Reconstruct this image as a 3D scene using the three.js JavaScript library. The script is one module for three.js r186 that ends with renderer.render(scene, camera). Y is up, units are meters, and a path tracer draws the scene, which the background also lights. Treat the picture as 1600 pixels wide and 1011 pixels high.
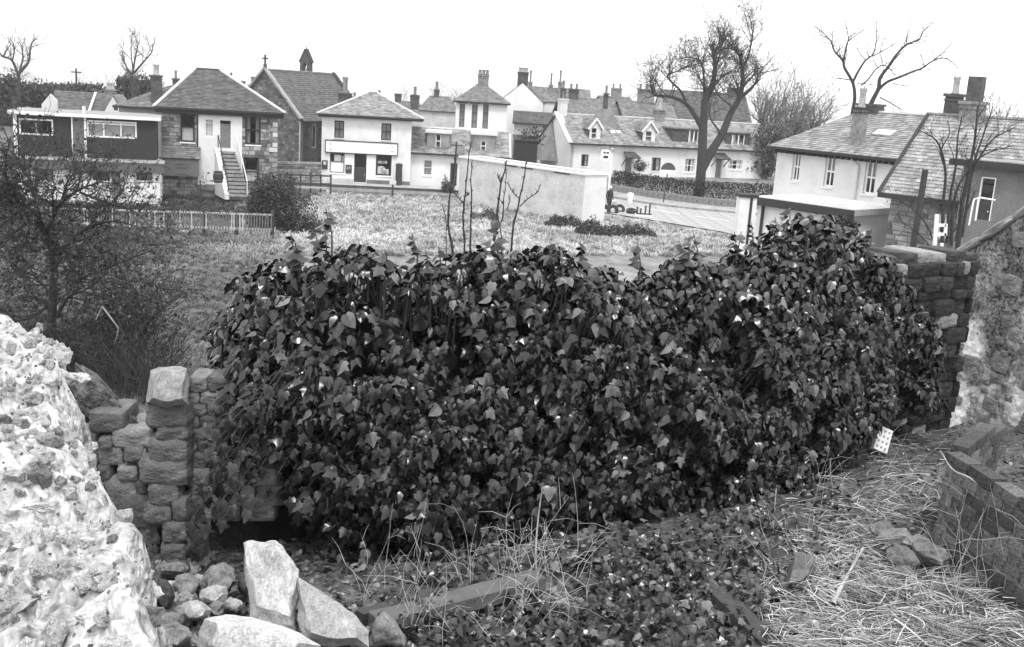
import * as THREE from 'three';
import { mergeGeometries, mergeVertices, toCreasedNormals } from 'three/addons/utils/BufferGeometryUtils.js';
import { ConvexGeometry } from 'three/addons/geometries/ConvexGeometry.js';
import { MarchingCubes } from 'three/addons/objects/MarchingCubes.js';
import { ImprovedNoise } from 'three/addons/math/ImprovedNoise.js';

// ---------------------------------------------------------------- camera, sky, sun, exposure
const scene = new THREE.Scene();
const W = 1600, H = 1011, FPX = 1650, CAM_Y = 8.6, PITCH = Math.atan(365.5 / FPX), ROLL = 3.5 * Math.PI / 180;
const camera = new THREE.PerspectiveCamera(2 * Math.atan(H / 2 / FPX) * 180 / Math.PI, W / H, 0.1, 4000);
camera.rotation.order = 'YXZ';
camera.position.set(0, CAM_Y, 0);
camera.rotation.set(-PITCH, 0, ROLL);
camera.updateMatrixWorld(true);
const renderer = new THREE.WebGLRenderer({ antialias: true });
renderer.setSize(1024, 647);
renderer.toneMapping = THREE.LinearToneMapping;
renderer.toneMappingExposure = 1.8;
renderer.shadowMap.enabled = true;
{ // overcast sky: a white cloud sheet, a little brighter overhead
  const w = 512, h = 256, data = new Float32Array(w * h * 4), n = new ImprovedNoise();
  for (let j = 0; j < h; j++) for (let i = 0; i < w; i++) {
    const el = (j + 0.5) / h * Math.PI - Math.PI / 2, az = i / w * Math.PI * 2, c = Math.cos(el);
    const x = c * Math.cos(az), y = Math.sin(el), z = c * Math.sin(az);
    const cl = n.noise(x * 2.3 + 5, y * 5, z * 2.3) * 0.06 + n.noise(x * 6, y * 13, z * 6 + 9) * 0.035;
    const v = (y > 0 ? 0.93 + 0.35 * y : 0.93) * (1 + cl) * (y < -0.05 ? 0.6 : 1), k = (j * w + i) * 4;
    data[k] = v; data[k + 1] = v; data[k + 2] = v; data[k + 3] = 1;
  }
  const t = new THREE.DataTexture(data, w, h, THREE.RGBAFormat, THREE.FloatType);
  t.mapping = THREE.EquirectangularReflectionMapping; t.magFilter = THREE.LinearFilter; t.minFilter = THREE.LinearFilter; t.needsUpdate = true;
  scene.background = t; scene.environment = t;
}
const sun = new THREE.DirectionalLight(0xffffff, 1.15);
sun.position.set(4, 66, 38); sun.target.position.set(0, 0, -40);
sun.position.add(sun.target.position);
sun.castShadow = true; sun.shadow.radius = 22; sun.shadow.mapSize.set(4096, 4096);
Object.assign(sun.shadow.camera, { left: -90, right: 90, top: 90, bottom: -90, near: 1, far: 300 });
scene.add(sun, sun.target);

// ---------------------------------------------------------------- helpers
const V = (x, y, z) => new THREE.Vector3(x, y, z);
function rng(seed) { let a = seed >>> 0; return () => { a = (a + 0x6D2B79F5) | 0; let t = Math.imul(a ^ (a >>> 15), 1 | a); t = (t + Math.imul(t ^ (t >>> 7), 61 | t)) ^ t; return ((t ^ (t >>> 14)) >>> 0) / 4294967296; }; }
const PN = new ImprovedNoise();
const fbm = (x, y, z, o = 4) => { let s = 0, a = 1, f = 1, t = 0; for (let i = 0; i < o; i++) { s += a * PN.noise(x * f + i * 7.3, y * f + 3.1 * i, z * f); t += a; a *= 0.5; f *= 2.03; } return s / t; };
const lerp = (a, b, t) => a + (b - a) * t, clamp = (x, a, b) => Math.min(b, Math.max(a, x));
const smooth = (a, b, x) => { const t = clamp((x - a) / (b - a), 0, 1); return t * t * (3 - 2 * t); };
const pw = (tab, x) => { if (x <= tab[0][0]) return tab[0][1]; for (let i = 1; i < tab.length; i++) if (x <= tab[i][0]) return lerp(tab[i - 1][1], tab[i][1], (x - tab[i - 1][0]) / (tab[i][0] - tab[i - 1][0])); return tab[tab.length - 1][1]; };
const dirOf = (px, py) => V((px - W / 2) / FPX, (H / 2 - py) / FPX, -1).applyQuaternion(camera.quaternion);
const at = (px, py, d) => { const v = dirOf(px, py); return v.multiplyScalar(d / -v.z).add(camera.position); };   // the point seen at a pixel, d metres ahead
const names = {};
const numbered = n => { const k = names[n] = (names[n] ?? -1) + 1; return k ? `${n}_${String(k).padStart(3, '0')}` : n; };
function thing(name, label, category, pos, group, turn = 0) {
  const o = new THREE.Group(); o.name = numbered(name); o.position.copy(pos || V(0, 0, 0)); o.rotation.y = turn;
  o.userData = { label, category }; if (group) o.userData.group = group; scene.add(o); o.updateMatrixWorld(true); return o;
}
function part(name, geo, mat, parent, kind) {
  const m = new THREE.Mesh(geo, mat); m.name = name; m.castShadow = m.receiveShadow = true; if (kind) m.userData.kind = kind; (parent || scene).add(m); return m;
}
function tagMesh(name, geo, mat, label, category, group) { const m = part(numbered(name), geo, mat, scene); m.userData = { label, category }; if (group) m.userData.group = group; return m; }
function setting(name, geo, mat) { const m = part(numbered(name), geo, mat, scene, 'structure'); return m; }

// uv in metres by the direction a face points
function boxUV(g, s = 1) {
  if (g.index) g = g.toNonIndexed();
  const p = g.attributes.position, uv = new Float32Array(p.count * 2), a = V(), b = V(), c = V(), n = V();
  for (let i = 0; i < p.count; i += 3) {
    a.fromBufferAttribute(p, i); b.fromBufferAttribute(p, i + 1); c.fromBufferAttribute(p, i + 2);
    n.copy(b).sub(a).cross(c.clone().sub(a)); const x = Math.abs(n.x), y = Math.abs(n.y), z = Math.abs(n.z);
    [a, b, c].forEach((v, k) => { const q = x > y && x > z ? [v.z, v.y] : y > z ? [v.x, v.z] : [v.x, v.y]; uv[(i + k) * 2] = q[0] * s; uv[(i + k) * 2 + 1] = q[1] * s; });
  }
  g.setAttribute('uv', new THREE.BufferAttribute(uv, 2)); return g;
}
class Geo {   // collects triangles, flat shaded, with a colour for each
  constructor() { this.p = []; this.c = []; this.tint = 1; }
  tri(a, b, c) { for (const v of [a, b, c]) { this.p.push(v.x, v.y, v.z); this.c.push(this.tint, this.tint, this.tint); } return this; }
  quad(a, b, c, d) { return this.tri(a, b, c).tri(a, c, d); }
  hexa(q) { // 8 corners: 0-3 back (ccw from front), 4-7 front
    const [a, b, c, d, e, f, g, h] = q; return this.quad(e, f, g, h).quad(b, a, d, c).quad(a, e, h, d).quad(f, b, c, g).quad(h, g, c, d).quad(a, b, f, e);
  }
  box(x0, y0, z0, x1, y1, z1, k = 0) { // k bevels the front face
    return this.hexa([V(x0, y0, z0), V(x1, y0, z0), V(x1, y1, z0), V(x0, y1, z0), V(x0 + k, y0 + k, z1), V(x1 - k, y0 + k, z1), V(x1 - k, y1 - k, z1), V(x0 + k, y1 - k, z1)]);
  }
  bar(a, b, w, h) { // a straight bar of square section from a to b
    const t = b.clone().sub(a).normalize(), up = Math.abs(t.y) > 0.9 ? V(0, 0, 1) : V(0, 1, 0), s = t.clone().cross(up).normalize().multiplyScalar(w / 2), u = s.clone().cross(t).normalize().multiplyScalar(h / 2);
    const q = (o, i, j) => o.clone().addScaledVector(s, i).addScaledVector(u, j);
    return this.hexa([q(a, -1, -1), q(a, 1, -1), q(a, 1, 1), q(a, -1, 1), q(b, -1, -1), q(b, 1, -1), q(b, 1, 1), q(b, -1, 1)]);
  }
  build(uvs = 1, tinted = true) {
    let g = new THREE.BufferGeometry(); g.setAttribute('position', new THREE.Float32BufferAttribute(this.p, 3));
    if (tinted) g.setAttribute('color', new THREE.Float32BufferAttribute(this.c, 3));
    g.computeVertexNormals(); return boxUV(g, uvs);
  }
}
class Tubes {  // collects tapered tubes, smooth shaded
  constructor(sides = 5) { this.p = []; this.i = []; this.n = sides; this.uv = []; }
  add(pts, r, sides = this.n) {
    const m = pts.length, base = this.p.length / 3; let ref = V(0.31, 0.2, 0.93), len = 0;
    for (let k = 0; k < m; k++) {
      const t = pts[Math.min(k + 1, m - 1)].clone().sub(pts[Math.max(k - 1, 0)]).normalize();
      if (Math.abs(t.dot(ref)) > 0.95) ref = V(t.y, t.z, -t.x).normalize();
      const u = t.clone().cross(ref).normalize(), v = t.clone().cross(u); ref = u.clone().cross(t).normalize();
      if (k) len += pts[k].distanceTo(pts[k - 1]);
      for (let j = 0; j < sides; j++) { const a = j / sides * Math.PI * 2, q = pts[k].clone().addScaledVector(u, Math.cos(a) * r[k]).addScaledVector(v, Math.sin(a) * r[k]); this.p.push(q.x, q.y, q.z); this.uv.push(j / sides * Math.max(0.06, r[k] * 6), len); }
    }
    for (let k = 0; k < m - 1; k++) for (let j = 0; j < sides; j++) { const a = base + k * sides + j, b = base + k * sides + (j + 1) % sides, c = a + sides, d = b + sides; this.i.push(a, b, c, b, d, c); }
    const tip = this.p.length / 3, e = pts[m - 1]; this.p.push(e.x, e.y, e.z); this.uv.push(0, len);
    for (let j = 0; j < sides; j++) this.i.push(base + (m - 1) * sides + j, base + (m - 1) * sides + (j + 1) % sides, tip);
    return this;
  }
  build() { const g = new THREE.BufferGeometry(); g.setAttribute('position', new THREE.Float32BufferAttribute(this.p, 3)); g.setAttribute('uv', new THREE.Float32BufferAttribute(this.uv, 2)); g.setIndex(this.i); g.computeVertexNormals(); return g; }
}

// tileable noise textures (grain, stains, weathering)
const hash = (x, y, s) => { let h = Math.imul(x, 374761393) ^ Math.imul(y, 668265263) ^ Math.imul(s, 974634721); h = Math.imul(h ^ (h >>> 13), 1274126177); return ((h ^ (h >>> 16)) >>> 0) / 4294967296; };
function tnoise(u, v, per, s) { const x = u * per, y = v * per, i = Math.floor(x), j = Math.floor(y), f = x - i, g = y - j, a = f * f * (3 - 2 * f), b = g * g * (3 - 2 * g), m = k => ((k % per) + per) % per; return lerp(lerp(hash(m(i), m(j), s), hash(m(i + 1), m(j), s), a), lerp(hash(m(i), m(j + 1), s), hash(m(i + 1), m(j + 1), s), a), b); }
const tfbm = (u, v, per, o, s) => { let r = 0, a = 1, t = 0; for (let k = 0; k < o; k++) { r += a * tnoise(u, v, per << k, s + k); t += a; a *= 0.55; } return r / t; };
const toS = x => x <= 0.0031308 ? x * 12.92 : 1.055 * Math.pow(x, 1 / 2.4) - 0.055;
function texture(fn, size, metres, color = true) {   // fn(u, v) gives a linear grey 0..1
  const d = new Uint8Array(size * size * 4);
  for (let j = 0; j < size; j++) for (let i = 0; i < size; i++) { let x = clamp(fn(i / size, j / size), 0, 1); if (color) x = toS(x); const k = (j * size + i) * 4; d[k] = d[k + 1] = d[k + 2] = x * 255; d[k + 3] = 255; }
  const t = new THREE.DataTexture(d, size, size); t.wrapS = t.wrapT = THREE.RepeatWrapping; t.magFilter = THREE.LinearFilter; t.minFilter = THREE.LinearMipmapLinearFilter; t.generateMipmaps = true;
  if (color) t.colorSpace = THREE.SRGBColorSpace; t.repeat.set(1 / metres, 1 / metres); t.needsUpdate = true; return t;
}
function mat(grey, o = {}) {
  const { map, bump, bumpScale = 0.01, rough = 0.9, tint = false, ...rest } = o;
  const m = new THREE.MeshPhysicalMaterial({ roughness: rough, metalness: 0, vertexColors: tint, ...rest });
  m.color.setRGB(grey, grey, grey); if (map) m.map = map; if (bump) { m.bumpMap = bump; m.bumpScale = bumpScale; } return m;
}
const T = {};
T.blotch = texture((u, v) => 0.35 + 0.5 * tfbm(u, v, 4, 6, 11) + 0.3 * (tnoise(u, v, 128, 5) - 0.5), 512, 3);
T.blotchB = texture((u, v) => tfbm(u, v, 8, 6, 21), 512, 3, false);
T.white = texture((u, v) => 0.86 + 0.18 * (tfbm(u, v, 4, 6, 31) - 0.5) + 0.07 * (tnoise(u, v, 200, 8) - 0.5) - 0.16 * Math.pow(clamp(tfbm(u, v * 0.999, 6, 5, 77) - 0.52, 0, 1) * 3, 1.5), 512, 6);
T.grit = texture((u, v) => 0.5 + 0.9 * (tfbm(u, v, 48, 3, 41) - 0.5) + 0.4 * (tfbm(u, v, 5, 4, 44) - 0.5), 512, 1.6);
T.gritB = texture((u, v) => tfbm(u, v, 40, 4, 43), 512, 1.6, false);
T.rock = texture((u, v) => { const a = tfbm(u, v, 5, 6, 51), c = Math.abs(tfbm(u, v, 6, 4, 61) - 0.5); return 0.2 + 0.75 * a + 0.3 * (tnoise(u, v, 170, 3) - 0.5) + 0.25 * (tfbm(u, v, 40, 3, 57) - 0.5); }, 512, 1.1);
T.rockB = texture((u, v) => { const c = Math.abs(tfbm(u, v, 6, 4, 61) - 0.5); return tfbm(u, v, 10, 6, 52); }, 512, 1.1, false);
T.bark = texture((u, v) => 0.4 + 0.5 * tfbm(u, v, 16, 4, 71) + 0.3 * (tfbm(u, v, 4, 3, 73) - 0.5), 256, 0.5);
T.barkB = texture((u, v) => tfbm(u, v, 16, 4, 72), 256, 0.5, false);
T.wood = texture((u, v) => 0.45 + 0.5 * (tnoise(u, v * 0.999, 48, 81) * 0.3 + tfbm(u, v, 6, 5, 84) * 0.7), 256, 0.8);
// ---------------------------------------------------------------- the ground: pit in front of the garden wall, bank and field behind it
const WALL_A = at(292, 700, 6.5), WALL_B = at(1500, 540, 10.5);      // the garden wall runs from A to B
const wallDir = V(WALL_B.x - WALL_A.x, 0, WALL_B.z - WALL_A.z).normalize(), wallBack = V(wallDir.z, 0, -wallDir.x); // points away from the camera
const behindWall = (x, z) => { const u = (x - WALL_A.x) * wallDir.x + (z - WALL_A.z) * wallDir.z; return u < 0 ? -z - 6.5 : (x - WALL_A.x) * wallBack.x + (z - WALL_A.z) * wallBack.z; };
const PROFILE = [[0, 4.6], [7, 4.75], [12, 4.45], [15, 4.1], [18, 3.4], [22, 2.6], [34, 1.6], [50, 0.8], [65, 0.35], [80, 0], [92, 0], [104, 1.2], [130, 1.5], [180, -1], [400, -22], [4000, -110]];
function groundY(x, z) {
  const d = -z, s = behindWall(x, z);
  let back = pw(PROFILE, d);
  back += smooth(40, 60, d) * smooth(14, 26, x) * smooth(90, 70, d) * -0.4;
  back += (fbm(x * 0.16, 0, z * 0.16, 3) * 0.35 + fbm(x * 0.6, 4, z * 0.6, 3) * 0.12) * smooth(8, 16, d) * smooth(75, 60, d);
  back -= 0.9 * smooth(-17, -22, x) * smooth(54, 64, d) * smooth(88, 78, d);
  const front = lerp(5.95, 5.5 - 0.18 * smooth(-1.6, 0, x) * smooth(3.2, 1.4, x), smooth(-2.0, -0.3, s)) + fbm(x * 0.9, 7, z * 0.9, 4) * 0.14;
  return lerp(front, back, smooth(-0.05, 0.42, s));
}
function onGround(px, py, lift = 0) { const v = dirOf(px, py), c = camera.position; let a = 3, b = 900; const f = d => { const k = d / -v.z; return c.y + v.y * k - groundY(c.x + v.x * k, c.z + v.z * k); }; let lo = a, hi = b; for (let d = a; d < b; d *= 1.04) if (f(d) < 0) { lo = d / 1.04; hi = d; break; } for (let k = 0; k < 16; k++) { const m = (lo + hi) / 2; f(m) > 0 ? lo = m : hi = m; } const p = at(px, py, hi); p.y += lift; return p; }
{
  const ds = []; for (let d = -4; d < 12; d += 0.12) ds.push(d); for (let d = 12, st = 0.14; d < 60; d += st, st *= 1.02) ds.push(d); for (let d = 60, st = 0.9; d < 3500; d += st, st *= 1.06) ds.push(d);
  const nx = 190, pos = [], uv = [], idx = [], col = [];
  for (const d of ds) for (let i = 0; i <= nx; i++) {
    const x = (i / nx - 0.5) * 2 * Math.max(9, Math.abs(d) * 0.85 + 3), y = groundY(x, -d) + fbm(x * 2.4, d * 2.4, 0, 3) * (d < 12 ? 0.05 : d < 40 ? 0.06 : 0.01);
    pos.push(x, y, -d); uv.push(x, -d);
    // bleached grass, bare earth on the bank, litter in the pit
    const s = behindWall(x, -d), g1 = fbm(x * 0.35, 11, d * 0.2, 4), g2 = fbm(x * 1.6, 17, d * 1.1, 3);
    let bleached = s > 0.2 ? clamp(0.25 + 0.3 * g1 + 0.14 * g2, 0.09, 0.45) : clamp(0.11 + 0.08 * g1 + 0.1 * g2, 0.04, 0.3);
    const earth = smooth(44, 36, d + 6 * g1) * smooth(0.1, 0.3, s); bleached = lerp(bleached, 0.1 + 0.09 * g2 + 0.05 * g1, earth);
    const lawn = smooth(56, 60, d + 3 * g1) * smooth(-17, -21, x + 2 * g2); bleached = lerp(bleached, 0.13 + 0.12 * g2 + 0.1 * g1, lawn);
    col.push(bleached, bleached, bleached);
  }
  for (let j = 0; j < ds.length - 1; j++) for (let i = 0; i < nx; i++) { const a = j * (nx + 1) + i; idx.push(a, a + 1, a + nx + 1, a + 1, a + nx + 2, a + nx + 1); }
  const g = new THREE.BufferGeometry(); g.setAttribute('position', new THREE.Float32BufferAttribute(pos, 3)); g.setAttribute('uv', new THREE.Float32BufferAttribute(uv, 2)); g.setAttribute('color', new THREE.Float32BufferAttribute(col, 3)); g.setIndex(idx); g.computeVertexNormals();
  setting('ground', g, mat(1.5, { map: T.grit, bump: T.gritB, bumpScale: 0.05, tint: true, rough: 1 }));
}
// ---------------------------------------------------------------- stones
const M = {
  darkStone: [0.022, 0.034, 0.05, 0.075].map(g => mat(g * 1.6, { map: T.rock, bump: T.rockB, bumpScale: 0.03, rough: 0.85 })),
  wallStone: [0.11, 0.15, 0.19, 0.25].map(g => mat(g * 1.7, { map: T.rock, bump: T.rockB, bumpScale: 0.02, rough: 0.9 })),
  mortar: mat(0.03, { map: T.grit, bump: T.gritB, bumpScale: 0.03 }),
  rubble: mat(1.15, { map: T.rock, bump: T.rockB, bumpScale: 0.025 }),
  paleRock: [0.78, 0.34, 0.66, 0.85].map(g => mat(g, { map: T.rock, bump: T.rockB, bumpScale: 0.025 })),
  brick: [0.05, 0.08, 0.12, 0.17].map(g => mat(g * 1.6, { map: T.grit, bump: T.gritB, bumpScale: 0.012 })),
  harl: mat(0.62, { map: T.blotch, bump: T.gritB, bumpScale: 0.03 }),
  wood: mat(0.13, { map: T.wood, bump: T.barkB, bumpScale: 0.008 }), darkWood: mat(0.06, { map: T.wood, bump: T.barkB, bumpScale: 0.008 }),
  bark: mat(0.055, { map: T.bark, bump: T.barkB, bumpScale: 0.02 }), paleBark: mat(0.5, { map: T.bark }), twig: mat(0.045), greyTwig: mat(0.11),
};
function subdivide(g, n) { g = g.index ? g.toNonIndexed() : g; let p = Array.from(g.attributes.position.array);
  for (let k = 0; k < n; k++) { const o = []; for (let i = 0; i < p.length; i += 9) { const a = p.slice(i, i + 3), b = p.slice(i + 3, i + 6), c = p.slice(i + 6, i + 9), m = (q, r) => [(q[0] + r[0]) / 2, (q[1] + r[1]) / 2, (q[2] + r[2]) / 2], ab = m(a, b), bc = m(b, c), ca = m(c, a); o.push(...a, ...ab, ...ca, ...ab, ...b, ...bc, ...ca, ...bc, ...c, ...ab, ...bc, ...ca); } p = o; }
  const r = new THREE.BufferGeometry(); r.setAttribute('position', new THREE.Float32BufferAttribute(p, 3)); return r; }
function roughen(g, amp, freq, seed, crease = 0.7, uvs = 1) {   // pushes a closed shape in and out by noise, about its middle
  g.computeBoundingBox(); const c = g.boundingBox.getCenter(V()), p = g.attributes.position, v = V();
  for (let i = 0; i < p.count; i++) { v.fromBufferAttribute(p, i); const n = v.clone().sub(c).normalize(), k = fbm(v.x * freq + seed, v.y * freq, v.z * freq, 3) * amp + (Math.abs(fbm(v.x * freq * 0.6, v.y * freq * 0.6 + seed, v.z * freq * 0.6, 2)) - 0.2) * amp; v.addScaledVector(n, k); p.setXYZ(i, v.x, v.y, v.z); }
  g = mergeVertices(g, 1e-4); g = toCreasedNormals(g, crease); return boxUV(g, uvs);
}
const blockCache = [];
for (let k = 0; k < 9; k++) { // squared rubble block, unit size, worn corners
  const g = new THREE.BoxGeometry(1, 1, 1, 9, 6, 5), p = g.attributes.position, v = V(); g.deleteAttribute('uv'); g.deleteAttribute('normal');
  for (let i = 0; i < p.count; i++) { v.fromBufferAttribute(p, i).multiplyScalar(2); const q = 7, r = Math.pow(Math.abs(v.x) ** q + Math.abs(v.y) ** q + Math.abs(v.z) ** q, 1 / q); v.multiplyScalar(lerp(1, 1 / r, 0.75) * (1 + 0.13 * fbm(v.x * 1.1 + k * 5, v.y * 1.1, v.z * 1.1, 3) + 0.05 * Math.abs(fbm(v.x * 4 + k, v.y * 5, v.z * 4, 2)))); p.setXYZ(i, v.x * 0.5, v.y * 0.5, v.z * 0.5); }
  blockCache.push(boxUV(toCreasedNormals(mergeVertices(g.toNonIndexed(), 1e-4), 0.6), 0.5));
}
const rockCache = [];
for (let k = 0; k < 10; k++) { const r = rng(900 + k), pts = []; for (let i = 0; i < 16; i++) { const a = V(r() - 0.5, r() - 0.5, r() - 0.5).normalize(); pts.push(a.multiply(V(1, 0.75, 0.85)).multiplyScalar(0.4 + 0.14 * r())); } rockCache.push(roughen(subdivide(new ConvexGeometry(pts), 3), 0.1, 4.5, k * 9.1, 0.5, 0.6)); }
function stone(parent, name, cache, k, p, sx, sy, sz, m, turn = 0, tilt = 0) { const o = part(name, cache[k % cache.length], m, parent); o.position.copy(p); o.scale.set(sx, sy, sz); o.rotation.set(tilt * 0.5, turn, tilt); return o; }
// a broken rock from its outline in the photograph, at its own distance and with its own thickness
function rockFrom(poly, d, thick, amp, seed, lean = 0) {
  const r = rng(seed), pts = [], cy = poly.reduce((s, q) => s + q[1], 0) / poly.length, cx = poly.reduce((s, q) => s + q[0], 0) / poly.length;
  for (const [x, y] of poly) { const dd = d + (cy - y) * lean; pts.push(at(x, y, dd + 0.1 * thick * r()), at(cx + (x - cx) * 0.82, cy + (y - cy) * 0.82, dd + thick * (0.8 + 0.2 * r())), at(cx + (x - cx) * 0.7, cy + (y - cy) * 0.7, dd - thick * (0.12 + 0.1 * r()))); }
  const g = subdivide(new ConvexGeometry(pts), 3); g.computeBoundingBox(); const c = g.boundingBox.getCenter(V()); c.y = g.boundingBox.min.y; g.translate(-c.x, -c.y, -c.z);
  return [roughen(g, amp, 4 / (thick + 0.15), seed, 0.45), c];
}

// ---------------------------------------------------------------- rubble wall with its dressed pier
const zA = (x, y) => [x / 1.978, 500 + y / 1.978];      // positions were noted on an enlargement of the corner
{
  const base = at(212, 800, 6.7), t = thing('rubble_wall', 'dark coursed rubble stone wall between white rubble heap and pale capped pier', 'wall', base);
  const L = (x, y, d) => at(...zA(x, y), d).sub(base), r = rng(5);
  const stones = [[270, 288, 382, 345], [345, 335, 488, 392], [300, 390, 382, 447], [383, 385, 448, 432], [303, 445, 348, 497], [362, 446, 424, 490], [318, 488, 422, 577], [308, 358, 347, 394], [355, 538, 532, 634], [385, 632, 424, 692], [424, 628, 497, 697], [453, 683, 527, 738], [497, 618, 577, 684], [525, 680, 577, 737], [340, 692, 400, 748], [400, 735, 470, 790], [425, 490, 462, 542], [422, 392, 460, 440], [280, 440, 305, 500], [270, 500, 322, 560], [250, 345, 300, 440], [300, 575, 358, 640], [470, 735, 530, 790], [345, 640, 388, 690]];
  stones.forEach(([x0, y0, x1, y1], k) => { const a = L(x0, y1, 6.5), b = L(x1, y0, 6.5), hgt = b.y - a.y, c = a.clone().add(b).multiplyScalar(0.5); c.z -= 0.12 + 0.05 * r(); stone(t, 'stone', blockCache, k, c, (b.x - a.x) * 0.98, hgt * 0.97, 0.34, M.wallStone[(k * 7) % 4], (r() - 0.5) * 0.16, 0.06 + (r() - 0.5) * 0.1); });
  const a = L(235, 800, 6.62), b = L(470, 400, 6.62), g = new Geo(); g.box(a.x, a.y - 0.3, a.z - 0.35, b.x, b.y, a.z); const a2 = L(420, 800, 6.6), b2 = L(572, 350, 6.6); g.box(a2.x, a2.y - 0.3, a2.z - 0.3, b2.x, b2.y, a2.z);
  part('mortar_core', g.build(1, false), M.mortar, t, 'stuff');
  // earth washed over the broken top
  const e = rockFrom([zA(240, 140), zA(290, 165), zA(330, 215), zA(400, 290), zA(470, 345), zA(350, 355), zA(250, 300)], 6.72, 0.6, 0.12, 31); const em = part('earth_top', e[0], mat(0.16, { map: T.grit, bump: T.gritB, bumpScale: 0.04 }), t); em.position.copy(e[1]).sub(base);
}
{
  const base = at(262, 845, 6.45), t = thing('stone_pier', 'squared stone gate pier with pale worn capstone at end of rubble wall', 'pier', base), r = rng(8);
  const blocks = [[447, 262, 582, 332], [478, 326, 582, 372], [455, 366, 581, 441], [424, 432, 580, 507], [455, 505, 552, 574], [530, 552, 579, 622], [440, 572, 528, 630], [500, 622, 578, 690], [495, 690, 576, 745]];
  blocks.forEach(([x0, y0, x1, y1], k) => { const a = at(...zA(x0, y1), 6.38).sub(base), b = at(...zA(x1, y0), 6.38).sub(base), c = a.clone().add(b).multiplyScalar(0.5); c.z -= 0.2; const xs = b.x - a.x; stone(t, 'stone', blockCache, k + 3, c, xs * 1.0, (b.y - a.y) * 0.97, 0.42, M.wallStone[1 + (k * 3) % 3], (r() - 0.5) * 0.04, 0.05); });
  const e = rockFrom([zA(452, 258), zA(462, 200), zA(466, 158), zA(490, 144), zA(560, 143), zA(578, 152), zA(582, 200), zA(582, 262), zA(520, 272)], 6.36, 0.42, 0.035, 77, 0.0018); part('capstone', e[0], M.wallStone[3], t).position.copy(e[1]).sub(base);
  const g = new Geo(), a = at(...zA(470, 740), 6.5).sub(base), b = at(...zA(572, 280), 6.5).sub(base); g.box(a.x, a.y - 0.2, a.z - 0.28, b.x, b.y, a.z); part('mortar_core', g.build(1, false), M.mortar, t);
}
{ // brickwork beyond the pier, running in behind the ivy
  const base = at(330, 790, 6.52), t = thing('brick_wall', 'short length of dark blockwork wall between stone pier and ivy', 'wall', base), r = rng(12);
  const rows = [178, 222, 262, 296, 336, 374, 408, 460, 512, 574, 620]; const g = new Geo();
  for (let k = 0; k < rows.length - 1; k++) { let x = 580 - (k % 2) * 26; while (x < 800) { const w = 52 + 30 * r() + (k > 6 ? 30 : 0), a = at(...zA(x, rows[k + 1]), 6.5).sub(base), b = at(...zA(x + w, rows[k]), 6.5).sub(base), c = a.clone().add(b).multiplyScalar(0.5); c.z -= 0.11 + 0.02 * r(); stone(t, 'brick', blockCache, k + Math.floor(x), c, (b.x - a.x) * 0.99, (b.y - a.y) * 0.98, 0.24, M.wallStone[Math.floor(r() * 4)], 0, 0.04); x += w; } }
  const a = at(...zA(585, 640), 6.6).sub(base), b = at(...zA(800, 225), 6.6).sub(base); g.box(a.x, a.y - 0.4, a.z - 0.2, b.x, b.y, a.z); part('mortar_core', g.build(1, false), M.mortar, t);
}
// ---------------------------------------------------------------- garden wall under the ivy, bare at its far end
const wallTopY = s => lerp(7.0, 7.15, s / 10);
const WL = Math.hypot(WALL_B.x - WALL_A.x, WALL_B.z - WALL_A.z);
{
  const t = thing('garden_wall', 'old rubble garden wall carrying the ivy, bare dark stones at its far end', 'wall', V(WALL_A.x, 5.4, WALL_A.z), null, Math.atan2(-wallDir.z, wallDir.x));
  const g = new Geo(); g.box(0.5, -0.6, -0.40, WL - 0.02, 1.6, -0.03); part('mortar_core', g.build(1, false), M.mortar, t);
  const r = rng(44); let n = 0;
  for (let y = 0; y < 1.72; ) { const h = 0.08 + 0.09 * r(); for (let x = WL - 1.75 - 0.2 * r(); x < WL; ) { const w = Math.min(0.1 + 0.2 * r(), WL - x + 0.02); stone(t, 'stone', blockCache, n++, V(x + w / 2, y + h / 2, -0.05 - 0.08 * r()), w * 1.0, h * 1.0, 0.26, r() < 0.08 ? M.wallStone[3] : M.darkStone[Math.floor(r() * 3)], (r() - 0.5) * 0.1, (r() - 0.5) * 0.08); x += w; } y += h; }
  for (let x = WL - 1.7; x < WL; ) { const w = 0.14 + 0.2 * r(); stone(t, 'coping_stone', blockCache, n++, V(x + w / 2, 1.78 + 0.05 * r(), -0.2 - 0.06 * r()), w, 0.12 + 0.06 * r(), 0.44, x > WL - 1.0 && x < WL - 0.35 ? M.wallStone[3] : M.darkStone[2], 0, (r() - 0.5) * 0.1); x += w; }
}
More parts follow.
